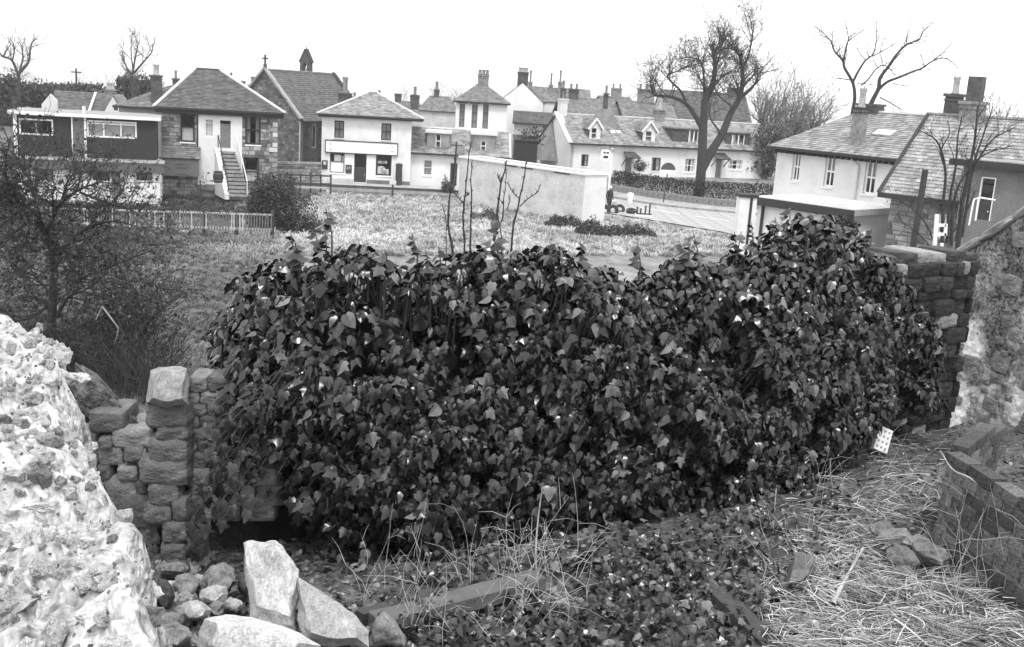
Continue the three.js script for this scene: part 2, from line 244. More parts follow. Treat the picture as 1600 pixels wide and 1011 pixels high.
{ // harled gable wall at the right with its raking coping
  const o = at(1500, 640, 11.15), o2 = at(1640, 660, 10.1), turn = Math.atan2(-(o2.z - o.z), o2.x - o.x), t = thing('harled_wall', 'stained harled outbuilding wall with raking stone coping', 'wall', o, null, turn);
  t.updateMatrixWorld(true); const inv = t.matrixWorld.clone().invert(), n = V(0, 0, 1).applyAxisAngle(V(0, 1, 0), turn);
  const q = (px, py) => { const v = dirOf(px, py), k = o.clone().sub(camera.position).dot(n) / v.dot(n); return camera.position.clone().addScaledVector(v, k).applyMatrix4(inv); };
  const tl = q(1478, 415), tr = q(1610, 333), br = q(1660, 700), sh = new THREE.Shape(), far = tr.x + 2.5; sh.moveTo(tl.x, -0.6); sh.lineTo(far, -0.6); sh.lineTo(far, lerp(tl.y, tr.y, (far - tl.x) / (tr.x - tl.x))); for (let k = 20; k >= 0; k--) { const f = k / 20, x = lerp(tl.x, tr.x, f); sh.lineTo(x, lerp(tl.y, tr.y, (x - tl.x) / (tr.x - tl.x)) + 0.02 * fbm(x * 3, 1, 2, 2)); }
  const g = new THREE.ExtrudeGeometry(sh, { depth: 0.45, bevelEnabled: false }); g.translate(0, 0, -0.45);
  const stain = texture((u, v) => { const a = tfbm(u, v, 7, 6, 151), b = tfbm(u, v, 14, 5, 163), k = smooth(0.54, 0.62, b); return 0.12 + 0.66 * smooth(0.3, 0.68, a) * (1 - 0.7 * k) + 0.25 * (tnoise(u, v, 140, 9) - 0.5); }, 512, 2.6);
  { const fg = new THREE.PlaneGeometry(1, 1, 120, 90), fp = fg.attributes.position; fg.deleteAttribute('uv'); for (let i = 0; i < fp.count; i++) { const x = lerp(tl.x, far, fp.getX(i) + 0.5), yt = lerp(tl.y, tr.y, (x - tl.x) / (tr.x - tl.x)) - 0.01, y = lerp(-0.6, yt, fp.getY(i) + 0.5), n = fbm(x * 2.2, y * 2.2, 3, 4), e = smooth(0.05, 0.2, fbm(x * 1.7, y * 1.7, 9, 3)); fp.setXYZ(i, x, y, 0.03 + 0.05 * n + 0.015 * fbm(x * 14, y * 14, 1, 2) - 0.025 * e); } part('harling', (() => { const q = boxUV(fg.toNonIndexed()); const m = mergeVertices(q, 1e-4); m.computeVertexNormals(); return m; })(), mat(1.0, { map: stain, bump: T.rockB, bumpScale: 0.04 }), t); }
  part('wall_face', boxUV(g), mat(0.72, { map: stain, bump: T.rockB, bumpScale: 0.05 }), t);
  { const hr = rng(88); for (let k = 0; k < 170; k++) { const x = tl.x + 0.1 + (far - tl.x - 0.2) * hr(), y = -0.5 + 3.2 * hr(), lim = lerp(tl.y, tr.y, (x - tl.x) / (tr.x - tl.x)) - 0.15; if (y > lim || fbm(x * 1.3, y * 1.3, 6, 3) < (y > 1.2 ? 0.06 : -0.12)) continue; const w = 0.08 + 0.16 * hr(); stone(t, 'stone', blockCache, k, V(x, y, -0.03 + 0.025 * hr()), w, w * (0.5 + 0.4 * hr()), 0.12, hr() < 0.4 ? M.wallStone[2 + Math.floor(hr() * 2)] : M.paleRock[1], 0, (hr() - 0.5) * 0.4); } }
  const nC = 9, dx = (far - tl.x) / nC, sl = Math.atan2(tr.y - tl.y, tr.x - tl.x);
  for (let k = 0; k < nC; k++) { const x = tl.x + 0.05 + dx * (k + 0.5); const s = stone(t, 'coping_stone', blockCache, k, V(x, lerp(tl.y, tr.y, (x - tl.x) / (tr.x - tl.x)) + 0.05, -0.25), dx / Math.cos(sl) * 1.02, 0.09, 0.62, M.wallStone[3], 0, 0); s.rotation.set(0, 0, sl); }
}
// ---------------------------------------------------------------- white rubble heap
const HEAP_EDGE = [[1.2, -0.6], [2.2, -0.8], [2.8, -1.05], [3.15, -1.17], [3.5, -1.5], [4.3, -1.88], [4.8, -2.12], [5.6, -2.6], [7, -3.4]];
const heapY = (x, d) => { const e = pw(HEAP_EDGE, d) + 0.12 * fbm(d * 1.7, 3, 1, 3), s = e - x; let top = -1.36 + 0.16 * smooth(0.3, 1.4, s) + 0.1 * smooth(3, 4.6, d) + 0.28 * fbm(x * 1.5, d * 1.5, 2, 3) + 0.13 * fbm(x * 4.5, d * 4.5, 8, 3) - 0.03 * Math.abs(fbm(x * 14, d * 14, 3, 2)); top -= 1.6 * smooth(5.0, 5.9, d + 0.25 * x * 0); return lerp(-3.4, top, smooth(-0.42, 0.06, s + 0.1 * fbm(x * 3, d * 3, 5, 2))); };
{
  const base = V(-1.8, 5.9, -3.6), t = thing('rubble_heap', 'large heap of pale lime rubble and broken stones beside the rubble wall', 'rubble heap', base);
  const pos = [], idx = [], nu = 230, nv = 230;
  for (let j = 0; j <= nv; j++) for (let i = 0; i <= nu; i++) { const d = lerp(1.5, 6.6, j / nv), x = lerp(-4.6, -0.2, i / nu), y = CAM_Y + heapY(x, d) + 0.035 * fbm(x * 20, d * 20, 0, 3); const k1 = 0.09 * fbm(x * 3, y * 3, d * 3, 3), k2 = 0.06 * fbm(x * 3.5 + 9, y * 3.5, d * 3.5, 3); pos.push(x + k1 - base.x, y - base.y, -d + k2 - base.z); }
  for (let j = 0; j < nv; j++) for (let i = 0; i < nu; i++) { const a = j * (nu + 1) + i; idx.push(a, a + 1, a + nu + 1, a + 1, a + nu + 2, a + nu + 1); }
  const g = new THREE.BufferGeometry(); g.setAttribute('position', new THREE.Float32BufferAttribute(pos, 3)); g.setIndex(idx); g.computeVertexNormals();
  { const col = []; for (let k = 0; k < pos.length; k += 3) { const x = pos[k], y = pos[k + 1], z = pos[k + 2], n = fbm(x * 3, y * 3, z * 3, 3), q = fbm(x * 11 + 5, y * 11, z * 11, 3), c = clamp(0.6 + 0.16 * n + 0.14 * q, 0.3, 0.9); col.push(c, c, c); } g.setAttribute('color', new THREE.Float32BufferAttribute(col, 3)); }
  part('lime_debris', boxUV(g), mat(1.3, { map: T.grit, bump: T.gritB, bumpScale: 0.05, rough: 1, tint: true }), t);
  const r = rng(61), put = (px, py, w, m, k, flat = 0.7) => { // stones lie where the photograph shows them
    const v = dirOf(px, py); let d = 2; for (; d < 6.2; d += 0.02) { const p = at(px, py, d); if (p.y < CAM_Y + heapY(p.x, d)) break; } px -= px > 95 ? 14 : 0; const p = at(px, py, d), s = w / FPX * d; p.y -= s * 0.06; p.z -= s * 0.2; stone(t, 'stone', rockCache, k, p.sub(base), s * 1.25, s * 1.1 * flat + 0.01, s * 1.1, m, r() * 6, (r() - 0.5) * 0.6); };
  [[33, 540, 30, 1], [28, 665, 44, 1, .6], [56, 650, 26, 0], [10, 612, 26, 1], [62, 728, 40, 1, .5], [104, 745, 26, 1, .8], [98, 922, 17, 1, 1.4], [110, 600, 36, 3], [85, 597, 26, 2], [120, 650, 46, 2], [80, 690, 30, 2], [125, 780, 50, 3, .6], [135, 590, 34, 3], [20, 745, 36, 2], [40, 860, 90, 3, .4], [120, 870, 70, 2, .4], [160, 850, 60, 3, .5], [200, 880, 80, 3, .6], [60, 790, 60, 3, .5], [30, 940, 110, 2, .4], [170, 950, 90, 3, .5], [90, 560, 40, 2], [60, 590, 34, 3], [14, 570, 30, 2], [145, 700, 36, 2], [90, 640, 22, 0], [120, 700, 20, 1], [45, 700, 16, 0], [10, 700, 20, 0]].forEach((q, k) => put(q[0], q[1], q[2], M.paleRock[q[3]], k, q[4]));
  const sm = new THREE.InstancedMesh(rockCache[3], mat(1.0, { map: T.rock, bump: T.rockB, bumpScale: 0.03 }), 9000), o = new THREE.Object3D(), c = new THREE.Color();
  for (let k = 0; k < 9000; k++) { const d = 1.6 + 4.2 * r(), x = pw(HEAP_EDGE, d) + 0.15 - 2.4 * Math.pow(r(), 0.8); let s = 0.012 + 0.1 * Math.pow(r(), 5); o.position.set(x - base.x, CAM_Y + heapY(x, d) + s * 0.05 - base.y, -d - base.z); if (k < 500) { const p = onGround(205 + 130 * r(), 830 + 180 * r()); s = 0.02 + 0.12 * Math.pow(r(), 4); o.position.copy(p).sub(base); o.position.y += s * 0.2; } o.rotation.set(r() * 6, r() * 6, r() * 6); o.scale.set(s * 1.3, s, s); o.updateMatrix(); sm.setMatrixAt(k, o.matrix); const v = r() < 0.12 ? 0.2 + 0.25 * r() : 0.5 + 0.4 * r(); sm.setColorAt(k, c.setRGB(v, v, v)); }
  sm.name = 'stone_chips'; sm.userData.kind = 'stuff'; sm.castShadow = sm.receiveShadow = true; t.add(sm);
}
// ---------------------------------------------------------------- boulders at the foot of the wall
const zB = (x, y) => [200 + x / 3.2, 720 + y / 3.2];
{
  const one = (name, label, cat, poly, d, th, amp, seed, m, group, lean) => { const e = rockFrom(poly.map(q => zB(...q)), d, th, amp, seed, lean); const o = tagMesh(name, e[0], m, label, cat, group); o.position.copy(e[1]); return o; };
  one('stone_slab', 'tall upright pale stone slab leaning among boulders', 'stone slab', [[575, 405], [610, 408], [645, 420], [690, 402], [740, 400], [770, 430], [810, 480], [850, 550], [850, 620], [820, 690], [840, 860], [780, 850], [610, 790], [600, 620]], 4.5, 0.2, 0.03, 3, M.paleRock[0], null, 0.0012);
  one('stone_slab', 'tilted wedge shaped stone slab propped against the upright slab', 'stone slab', [[845, 575], [900, 610], [1010, 680], [1130, 770], [1205, 850], [1203, 930], [1000, 930], [880, 890], [850, 800]], 4.35, 0.3, 0.03, 4, mat(0.5, { map: T.rock, bump: T.rockB, bumpScale: 0.03 }), null, 0.002);
  one('boulder', 'broad smooth white boulder at the foot of the slabs', 'boulder', [[340, 940], [350, 860], [385, 792], [490, 768], [620, 780], [740, 815], [860, 865], [960, 925], [900, 990], [400, 990]], 3.9, 0.6, 0.03, 6, M.paleRock[3], null, 0.002);
  one('boulder', 'pointed grey boulder beside the end of the long timber', 'boulder', [[1205, 930], [1212, 850], [1235, 800], [1275, 745], [1330, 800], [1395, 880], [1400, 940]], 4.6, 0.3, 0.04, 7, M.paleRock[1]);
  const BL = ['flat grey boulder highest in the jumble, below the pier foot', 'large rounded grey boulder right behind the upright slab', 'grey boulder behind the two whitish ones, against the wall foot', 'grey boulder beside the rubble heap edge, under the smallest whitish one', 'grey boulder wedged between rubble heap and broad white boulder', 'dark grey boulder touching the rubble heap edge', 'narrow dark boulder squeezed behind the upright slab edge', 'dark boulder under the upright slab, behind the broad white boulder', 'grey boulder between whitish boulders and broad white boulder']; const G = 'loose boulders below the broken wall', lab = 'loose grey boulder in the jumble between rubble heap and stone slabs', WB = ['whitish angular boulder lowest in the jumble, beside the broad white boulder', 'whitish boulder in the middle of the jumble before the large rounded one', 'small whitish boulder leaning on the upright slab'];
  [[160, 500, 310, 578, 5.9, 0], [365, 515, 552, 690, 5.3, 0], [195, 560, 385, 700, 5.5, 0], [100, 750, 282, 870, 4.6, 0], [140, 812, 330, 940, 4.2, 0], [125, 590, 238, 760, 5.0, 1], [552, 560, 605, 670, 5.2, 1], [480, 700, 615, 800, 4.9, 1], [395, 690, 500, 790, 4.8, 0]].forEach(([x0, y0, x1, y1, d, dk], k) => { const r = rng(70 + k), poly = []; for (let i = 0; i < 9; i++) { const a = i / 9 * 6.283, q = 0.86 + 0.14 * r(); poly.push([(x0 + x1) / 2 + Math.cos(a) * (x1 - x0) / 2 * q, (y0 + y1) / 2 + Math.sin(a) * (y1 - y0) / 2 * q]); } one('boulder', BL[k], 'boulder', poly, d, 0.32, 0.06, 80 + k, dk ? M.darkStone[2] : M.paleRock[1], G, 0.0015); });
  [[262, 690, 408, 805, 4.6], [355, 612, 505, 725, 4.9], [488, 678, 585, 760, 4.7], [1000, 628, 1125, 720, 5.4], [1085, 650, 1140, 720, 5.3]].forEach(([x0, y0, x1, y1, d], k) => { const r = rng(170 + k), poly = []; for (let i = 0; i < 9; i++) { const a = i / 9 * 6.283, q = 0.82 + 0.18 * r(); poly.push([(x0 + x1) / 2 + Math.cos(a) * (x1 - x0) / 2 * q, (y0 + y1) / 2 + Math.sin(a) * (y1 - y0) / 2 * q]); } one('boulder', k < 3 ? WB[k] : k > 3 ? 'smallest pale stone behind the tilted slab, near the ivy' : 'small pale boulder behind the tilted slab, near the ivy', 'boulder', poly, d, 0.3, 0.06, 180 + k, M.paleRock[k < 3 ? 2 : 0], k < 3 ? G + ', whitish' : 'small boulders behind the slab', 0.0015); });
  // dark stones at the pier's foot
  [[575, 640, 652, 745, 6.2], [495, 738, 592, 800, 6.0]].forEach(([x0, y0, x1, y1, d], k) => { const poly = []; const r = rng(200 + k); for (let i = 0; i < 9; i++) { const a = i / 9 * 6.283, q = 0.86 + 0.14 * r(); poly.push(zA((x0 + x1) / 2 + Math.cos(a) * (x1 - x0) / 2 * q, (y0 + y1) / 2 + Math.sin(a) * (y1 - y0) / 2 * q)); } const e = rockFrom(poly, d, 0.3, 0.05, 210 + k); tagMesh('boulder', e[0], M.darkStone[3], k ? 'flat dark stone with pale edge below the stone pier' : 'rounded dark boulder against the foot of the stone pier', 'boulder').position.copy(e[1]); });
}
// ---------------------------------------------------------------- timbers in the pit
function beam(label, a, b, w, h, m, name = 'timber_beam', cat = 'timber') { const c = a.clone().add(b).multiplyScalar(0.5), L = a.distanceTo(b), g = new THREE.BoxGeometry(L, h, w, 24, 2, 3), p = g.attributes.position; g.deleteAttribute('uv'); g.deleteAttribute('normal'); for (let i = 0; i < p.count; i++) { const x = p.getX(i); p.setY(i, p.getY(i) + 0.012 * fbm(x * 5, p.getZ(i) * 20, 3, 2)); p.setZ(i, p.getZ(i) + 0.012 * fbm(x * 4, p.getY(i) * 20, 9, 2)); } const o = tagMesh(name, boxUV(toCreasedNormals(mergeVertices(g.toNonIndexed(), 1e-4), 0.6), 1), m, label, cat); o.position.copy(c); const t = b.clone().sub(a).normalize(); o.quaternion.setFromUnitVectors(V(1, 0, 0), t); return o; }
beam('long weathered plank lying on the pit floor beside pointed boulder', onGround(585, 990, 0.05), onGround(840, 918, 0.05), 0.13, 0.07, M.wood);
beam('thin dark batten lying alongside the long weathered plank', onGround(560, 978, 0.05), onGround(690, 940, 0.05), 0.06, 0.05, M.darkWood);
beam('thick dark beam half buried in ivy, sloping towards the straw', onGround(1125, 945, 0.03), onGround(1215, 1025, 0.0), 0.12, 0.08, M.darkWood);
beam('short dark board under ground ivy beside the thick beam', onGround(1030, 950, 0.05), onGround(1085, 1000, 0.02), 0.12, 0.03, M.darkWood);
{ const p = [[1300, 955], [1312, 935], [1326, 915], [1345, 888]].map((q, k) => onGround(...q, 0.04 + 0.03 * k)), c = new THREE.CatmullRomCurve3(p).getPoints(16); tagMesh('branch', new Tubes(7).add(c, c.map((_, k) => 0.015 - 0.0006 * k + 0.002 * Math.sin(k * 1.7))).build(), M.paleBark, 'bleached bare branch lying across the straw', 'branch'); }
// ---------------------------------------------------------------- ruined brick enclosure at the right
{
  const c0 = at(1490, 705, 6.1), base = V(c0.x, 5.85, c0.z), t = thing('brick_enclosure', 'ruined low brick enclosure with pale top course amid straw', 'brick enclosure', base), r = rng(301);
  const e1 = at(1640, 765, 5.25).sub(c0).setY(0).normalize(), e2 = at(1568, 642, 7.1).sub(c0).setY(0).normalize(), topY = c0.y - base.y, bl = 0.225, bh = 0.068, nC = Math.round(topY / (bh + 0.01)) + 2;
  const bg = []; for (let k = 0; k < 4; k++) { const g = new THREE.BoxGeometry(1, 1, 1, 3, 2, 2), p = g.attributes.position; g.deleteAttribute('uv'); g.deleteAttribute('normal'); for (let i = 0; i < p.count; i++) { const v = V(p.getX(i), p.getY(i), p.getZ(i)), e = [v.x, v.y, v.z].filter(q => Math.abs(q) > 0.49).length, s = e > 1 ? 0.965 : 1; v.multiplyScalar(s * (1 + 0.05 * fbm(v.x * 2 + k * 7, v.y * 2, v.z * 2, 2))); p.setXYZ(i, v.x, v.y, v.z); } g.scale(bl, bh, 0.105); g.translate(0, 0, 0); bg.push(boxUV(toCreasedNormals(mergeVertices(g.toNonIndexed(), 1e-5), 0.5), 3)); }
  const wall = (dir, len, y0, skip, pale, off) => { const turn = Math.atan2(-dir.z, dir.x); for (let k = 0; k < nC; k++) { const y = topY - (k + 0.5) * (bh + 0.01); let x = off + (k % 2 ? bl / 2 + 0.008 : 0); for (; x < len; x += bl + 0.013) { if (k < 2 && skip(x, k)) continue; const b = part('brick', bg[Math.floor(r() * 4)], M.brick[Math.floor(r() * 4)], t); b.position.copy(dir.clone().multiplyScalar(x + bl / 2)).setY(y + (r() - 0.5) * 0.014); b.rotation.set(0, turn + (r() - 0.5) * 0.07, (r() - 0.5) * 0.03); } } };
  wall(e1, 1.55, 0, (x, k) => k === 0 && x > 1.1, true, 0);
  wall(e2, 1.0, 0, (x, k) => k === 0 && x > 0.75, true, 0.13);
  const g = new Geo(), h1 = topY - 0.085; // mortar, set back from the brick faces
  for (const [d, len] of [[e1, 1.5], [e2, 0.95]]) g.bar(d.clone().multiplyScalar(0.06).setY(h1 / 2), d.clone().multiplyScalar(len).setY(h1 / 2), 0.085, h1 - 0.01);
  part('mortar_core', g.build(1, false), mat(0.3, { map: T.grit }), t, 'stuff');
  [[1395, 840, 34, 0], [1412, 873, 40, 1], [1432, 850, 30, 0], [1452, 872, 46, 1], [1405, 898, 30, 1], [1375, 830, 36, 1], [1235, 890, 60, 1]].forEach(([px, py, w, k], i) => { const p = onGround(px, py + w * 0.3), s = w / FPX * -p.z; const e = tagMesh('boulder', rockCache[i], i < 6 ? (k ? M.wallStone[1] : M.paleRock[1]) : M.wallStone[0], i < 6 ? ['small grey boulder topmost in the pile by the brick enclosure', 'dark boulder in the middle of the pile by the brick enclosure', 'small grey boulder nearest the brick corner in the pile', 'largest dark boulder of the pile, against the brick corner', 'dark boulder at the straw side of the pile by the bricks', 'dark boulder at the ivy side of the pile by the bricks'][i] : 'dark boulder beside the straw below the ivy', 'boulder', i < 6 ? 'boulders piled by the brick enclosure' : null); e.position.copy(p).add(V(0, s * 0.32, 0)); e.scale.set(s * 1.9, s * 1.6, s * 1.6); e.rotation.y = i * 1.7; });
  // perforated clay air brick lying in the ivy
  const p = onGround(1368, 708, 0.02), ab = thing('air_brick', 'perforated pale clay air brick dropped below the ivy', 'air brick', p), sh = new THREE.Shape(); sh.moveTo(-0.075, 0); sh.lineTo(0.075, 0); sh.lineTo(0.075, 0.22); sh.lineTo(-0.075, 0.22); sh.closePath();
  for (let j = 0; j < 4; j++) for (let i = 0; i < 3; i++) { const h = new THREE.Path(); h.absellipse(-0.046 + i * 0.046, 0.032 + j * 0.052, 0.015, 0.015, 0, 6.283); sh.holes.push(h); }
  const ag = new THREE.ExtrudeGeometry(sh, { depth: 0.06, bevelEnabled: true, bevelSize: 0.003, bevelThickness: 0.003, bevelSegments: 1, curveSegments: 8 }); const m = part('perforated_face', boxUV(ag), mat(1.0, { map: T.white }), ab); const b2 = part('back', new THREE.BoxGeometry(0.15, 0.22, 0.02).translate(0, 0.11, -0.014), M.brick[0], ab); ab.rotation.set(-0.35, 0.35, -0.3);
}
// ---------------------------------------------------------------- ivy
function leafGeo(half, fold, droop) { // half outline from the stalk notch round to the tip; blade along +y, face +z
  const pos = [], idx = [], rib = [[0, 0.02], [0, 0.3], [0, 0.58], [0, 1]];
  const Z = (x, y) => -fold * Math.abs(x) - droop * y * y + 0.05 * Math.sin(y * 7 + x * 5);
  for (const sgn of [1, -1]) { const b = pos.length / 3; const ring = half; for (const [x, y] of [...rib.slice(0, 3), ...ring, rib[3]]) pos.push(x * sgn, y, Z(x, y)); const n = ring.length, tip = b + 3 + n;
    const T3 = (i, j, k) => sgn > 0 ? idx.push(i, j, k) : idx.push(i, k, j);
    for (let k = 0; k < n; k++) { const cur = b + 3 + k, nxt = k < n - 1 ? cur + 1 : tip, y = ring[k][1], c = y < 0.2 ? b : y < 0.48 ? b + 1 : b + 2; T3(c, cur, nxt); if (k < n - 1) { const y2 = ring[k + 1][1], c2 = y2 < 0.2 ? b : y2 < 0.48 ? b + 1 : b + 2; if (c2 !== c) T3(c, nxt, c2); } }
  }
  const g = new THREE.BufferGeometry(); g.setAttribute('position', new THREE.Float32BufferAttribute(pos, 3)); g.setIndex(idx); g.computeVertexNormals(); const uv = []; for (let k = 0; k < pos.length; k += 3) uv.push(pos[k], pos[k + 1]); g.setAttribute('uv', new THREE.Float32BufferAttribute(uv, 2)); return g;
}
const lobed = [[0.16, -0.07], [0.40, 0.04], [0.31, 0.2], [0.56, 0.4], [0.27, 0.5], [0.14, 0.76]], heart = [[0.2, -0.06], [0.40, 0.1], [0.43, 0.3], [0.33, 0.55], [0.17, 0.8]], lobed2 = [[0.2, -0.1], [0.46, 0.08], [0.36, 0.22], [0.50, 0.46], [0.28, 0.52], [0.18, 0.74]];
const LEAF = [leafGeo(lobed, 0.42, 0.22), leafGeo(heart, 0.5, 0.3), leafGeo(lobed2, 0.3, 0.42)];
const veins = texture((u, v) => 0.62 + 0.3 * (tfbm(u, v, 8, 4, 301) - 0.5) + (Math.abs(u - 0.5) < 0.02 ? 0.25 : 0), 128, 1);
const leafMat = g => mat(g, { map: veins, rough: 0.23, specularIntensity: 1 });
const leafTones = [0.016, 0.032, 0.065, 0.13].map(leafMat), leafStuff = leafMat(1);
function orient(tip, normal) { const y = tip.clone().normalize(), x = y.clone().cross(normal).normalize(), z = x.clone().cross(y); return new THREE.Matrix4().makeBasis(x, y, z); }
// ivy profile measured on the plane of its crest
const ivyN = wallBack.clone().multiplyScalar(-1), ivyO = V(WALL_A.x, 0, WALL_A.z).addScaledVector(ivyN, 0.35);
const ivyQ = (px, py) => { const v = dirOf(px, py), k = ivyO.clone().sub(camera.position).dot(ivyN) / v.dot(ivyN), p = camera.position.clone().addScaledVector(v, k); return [p.clone().sub(ivyO).dot(wallDir), p.y]; };
const IVY_TOP = [[368, 660], [372, 590], [384, 520], [405, 450], [450, 408], [500, 408], [545, 388], [600, 398], [660, 400], [700, 392], [745, 372], [790, 366], [840, 376], [890, 388], [960, 398], [1030, 385], [1085, 366], [1130, 372], [1190, 366], [1215, 338], [1250, 336], [1290, 362], [1340, 380], [1385, 394], [1425, 415], [1447, 460], [1457, 560]].map(q => ivyQ(...q));
const IVY_T = s => 0.3 + 0.6 * smooth(0, 1.4, s) + 0.3 * smooth(1, 2.6, s) - 0.3 * smooth(4, 6, s) - 0.55 * smooth(WL * 0.55, WL - 0.8, s);
const s0 = IVY_TOP[0][0], s1 = IVY_TOP[IVY_TOP.length - 1][0];
function ivySurface(s, w, out) { // w: 0 at the ground in front, 0.7 at the shoulder, 1 at the back of the top
  const h = pw(IVY_TOP, s) - lerp(0.1, 0.16, smooth(0.5, 3, s)), T = IVY_T(s) * (1 + 0.25 * fbm(s * 0.9, 2, 1, 3)), r = Math.min(0.75 * T, 0.6), y0 = 5.5 - 0.18 * smooth(0.6, 2, s) * smooth(6, 4, s) + 0.38 * smooth(4.3, 6.2, s) + 0.45 * smooth(1.0, 0.2, s - s0);
  let f, y, nf, ny;
  if (w < 0.66) { const k = w / 0.66; y = lerp(y0, h - r, k); f = T - 0.22 * T * smooth(0.4, 0.0, k); nf = 1; ny = 0.15; }
  else if (w < 0.86) { const a = (w - 0.66) / 0.2 * Math.PI / 2; f = T - r + r * Math.cos(a); y = h - r + r * Math.sin(a); nf = Math.cos(a); ny = Math.sin(a); }
  else { f = T - r - (w - 0.86) / 0.14 * 0.9; y = h - 0.55 * ((w - 0.86) / 0.14); nf = 0; ny = 1; }
  const lump = 0.30 * fbm(s * 1.3, y * 1.5, f, 3) + 0.16 * fbm(s * 3.4, y * 3.4, 4, 2) + out; f += lump * (nf + 0.2); y += lump * ny;
  const p = V(WALL_A.x, y, WALL_A.z).addScaledVector(wallDir, s).addScaledVector(ivyN, f); return [p, ivyN.clone().multiplyScalar(nf).add(V(0, ny, 0)).normalize()];
}
{
  const base = V(WALL_A.x, 5.9, WALL_A.z).addScaledVector(wallDir, WL / 2), t = thing('ivy', 'huge mass of glossy dark ivy smothering the garden wall', 'ivy', base);
  const r = rng(404), leaves = [], stems = new Tubes(4);
  const cluster = (s, w, out, n, size) => {
    const [p, nn] = ivySurface(s, w, out); const up = V(0, 1, 0), side = wallDir, ax = nn.clone().multiplyScalar(0.8).add(V((r() - 0.5) * 0.5, 0.35 + 0.4 * (r() - 0.5), (r() - 0.5) * 0.5)).normalize();
    const root = p.clone().addScaledVector(ax, -0.22 - 0.1 * r()).add(V(0, -0.1, 0)); if (out > -0.05 && r() < 0.5) stems.add([root, root.clone().lerp(p, 0.5).add(V(0, 0.02, 0)), p], [0.006, 0.005, 0.003], 4);
    const u = ax.clone().cross(V(0.3, 0.9, 0.2)).normalize(), v = ax.clone().cross(u), a0 = r() * 6.28;
    for (let k = 0; k < n; k++) { const a = a0 + k / n * 6.28 + (r() - 0.5) * 0.7, rad = u.clone().multiplyScalar(Math.cos(a)).addScaledVector(v, Math.sin(a)), sz = size * (0.45 + 1.0 * r());
      const tip = rad.clone().multiplyScalar(0.75).addScaledVector(ax, 0.25 * r()).add(V((r() - 0.5) * 0.9, -0.75 + 0.6 * (r() - 0.5), (r() - 0.5) * 0.9)).normalize(), nor = ax.clone().addScaledVector(rad, 0.35).add(V((r() - 0.5) * 1.7, 0.3 + (r() - 0.5) * 1.6, (r() - 0.5) * 1.7)).normalize();
      const q = p.clone().addScaledVector(rad, sz * (0.25 + 0.35 * r())).addScaledVector(ax, (r() - 0.5) * 0.07); const m = orient(tip, nor).scale(V(sz * (0.85 + 0.3 * r()), sz, sz)).setPosition(q);
      leaves.push({ m, tone: r() < 0.09 ? 1.3 : Math.pow(r(), 1.6), kind: r() < (w > 0.7 ? 0.5 : 0.25) ? 1 : r() < 0.5 ? 0 : 2, q, sz, out }); } };
  const span = s1 - s0;
  for (let k = 0; k < 5600; k++) { const s = s0 + span * r(), w = Math.pow(r(), 0.8), hole = fbm(s * 1.8, w * 4.5, 9, 3); if (hole < -0.06 && w < 0.8) continue; if (w < 0.12 && r() < 0.3) continue; cluster(s, w, 0.07 * r() + 0.02, 4 + Math.floor(r() * 4), 0.067); }
  for (let k = 0; k < 3000; k++) { const s = s0 + span * r(), w = r(); cluster(s, w, -0.12 - 0.22 * r(), 4 + Math.floor(r() * 3), 0.076); }
  // sprigs standing up out of the top
  for (let k = 0; k < 60; k++) { const s = s0 + span * (0.05 + 0.9 * r()), [p] = ivySurface(s, 0.78 + 0.16 * r(), 0.02), hgt = 0.12 + 0.22 * r(), top = p.clone().add(V((r() - 0.5) * 0.12, hgt, (r() - 0.5) * 0.12)); stems.add([p, p.clone().lerp(top, 0.5).add(V(0.02, 0, 0)), top], [0.006, 0.005, 0.003], 4);
    for (let j = 0; j < 5; j++) { const a = r() * 6.28, d = V(Math.cos(a), -0.4 + 0.5 * r(), Math.sin(a)), q = p.clone().lerp(top, 0.45 + 0.6 * j / 5), sz = 0.06 + 0.05 * r(); leaves.push({ m: orient(d, V((r() - 0.5), 1, 0.5)).scale(V(sz, sz, sz)).setPosition(q), tone: r() * 0.7, kind: 1, q, sz, out: 0.1 }); } }
  // trailing shoots on the pier side
  for (let k = 0; k < 26; k++) { let [p] = ivySurface(s0 + 0.35 * r(), 0.2 + 0.5 * r(), 0.02); const pts = [p.clone()]; for (let j = 0; j < 5; j++) { p = p.clone().addScaledVector(wallDir, -0.04 - 0.03 * r()).add(V(0, -0.05 - 0.04 * r(), 0.02)); pts.push(p); const sz = 0.05 + 0.05 * r(); leaves.push({ m: orient(V(r() - 0.5, -1, 0.3), V(r() - 0.5, 0.4, 1)).scale(V(sz, sz, sz)).setPosition(p), tone: r(), kind: 0, q: p, sz, out: 0.1 }); } stems.add(pts, [0.005, 0.004, 0.004, 0.003, 0.003, 0.002], 3); }
  part('ivy_stems', stems.build().translate(-base.x, -base.y, -base.z), M.twig, t, 'stuff');
  // the 300 leaves that show largest are parts, the rest one mass
  for (const l of leaves) l.big = l.out > 0 ? l.sz / l.q.distanceTo(camera.position) : 0;
  leaves.sort((a, b) => b.big - a.big); const off = new THREE.Matrix4().makeTranslation(-base.x, -base.y, -base.z);
  for (let k = 0; k < 300; k++) { const l = leaves[k], o = part('leaf', LEAF[l.kind], leafTones[Math.min(3, Math.floor(l.tone * 3.6))], t); o.applyMatrix4(off.clone().multiply(l.m)); }
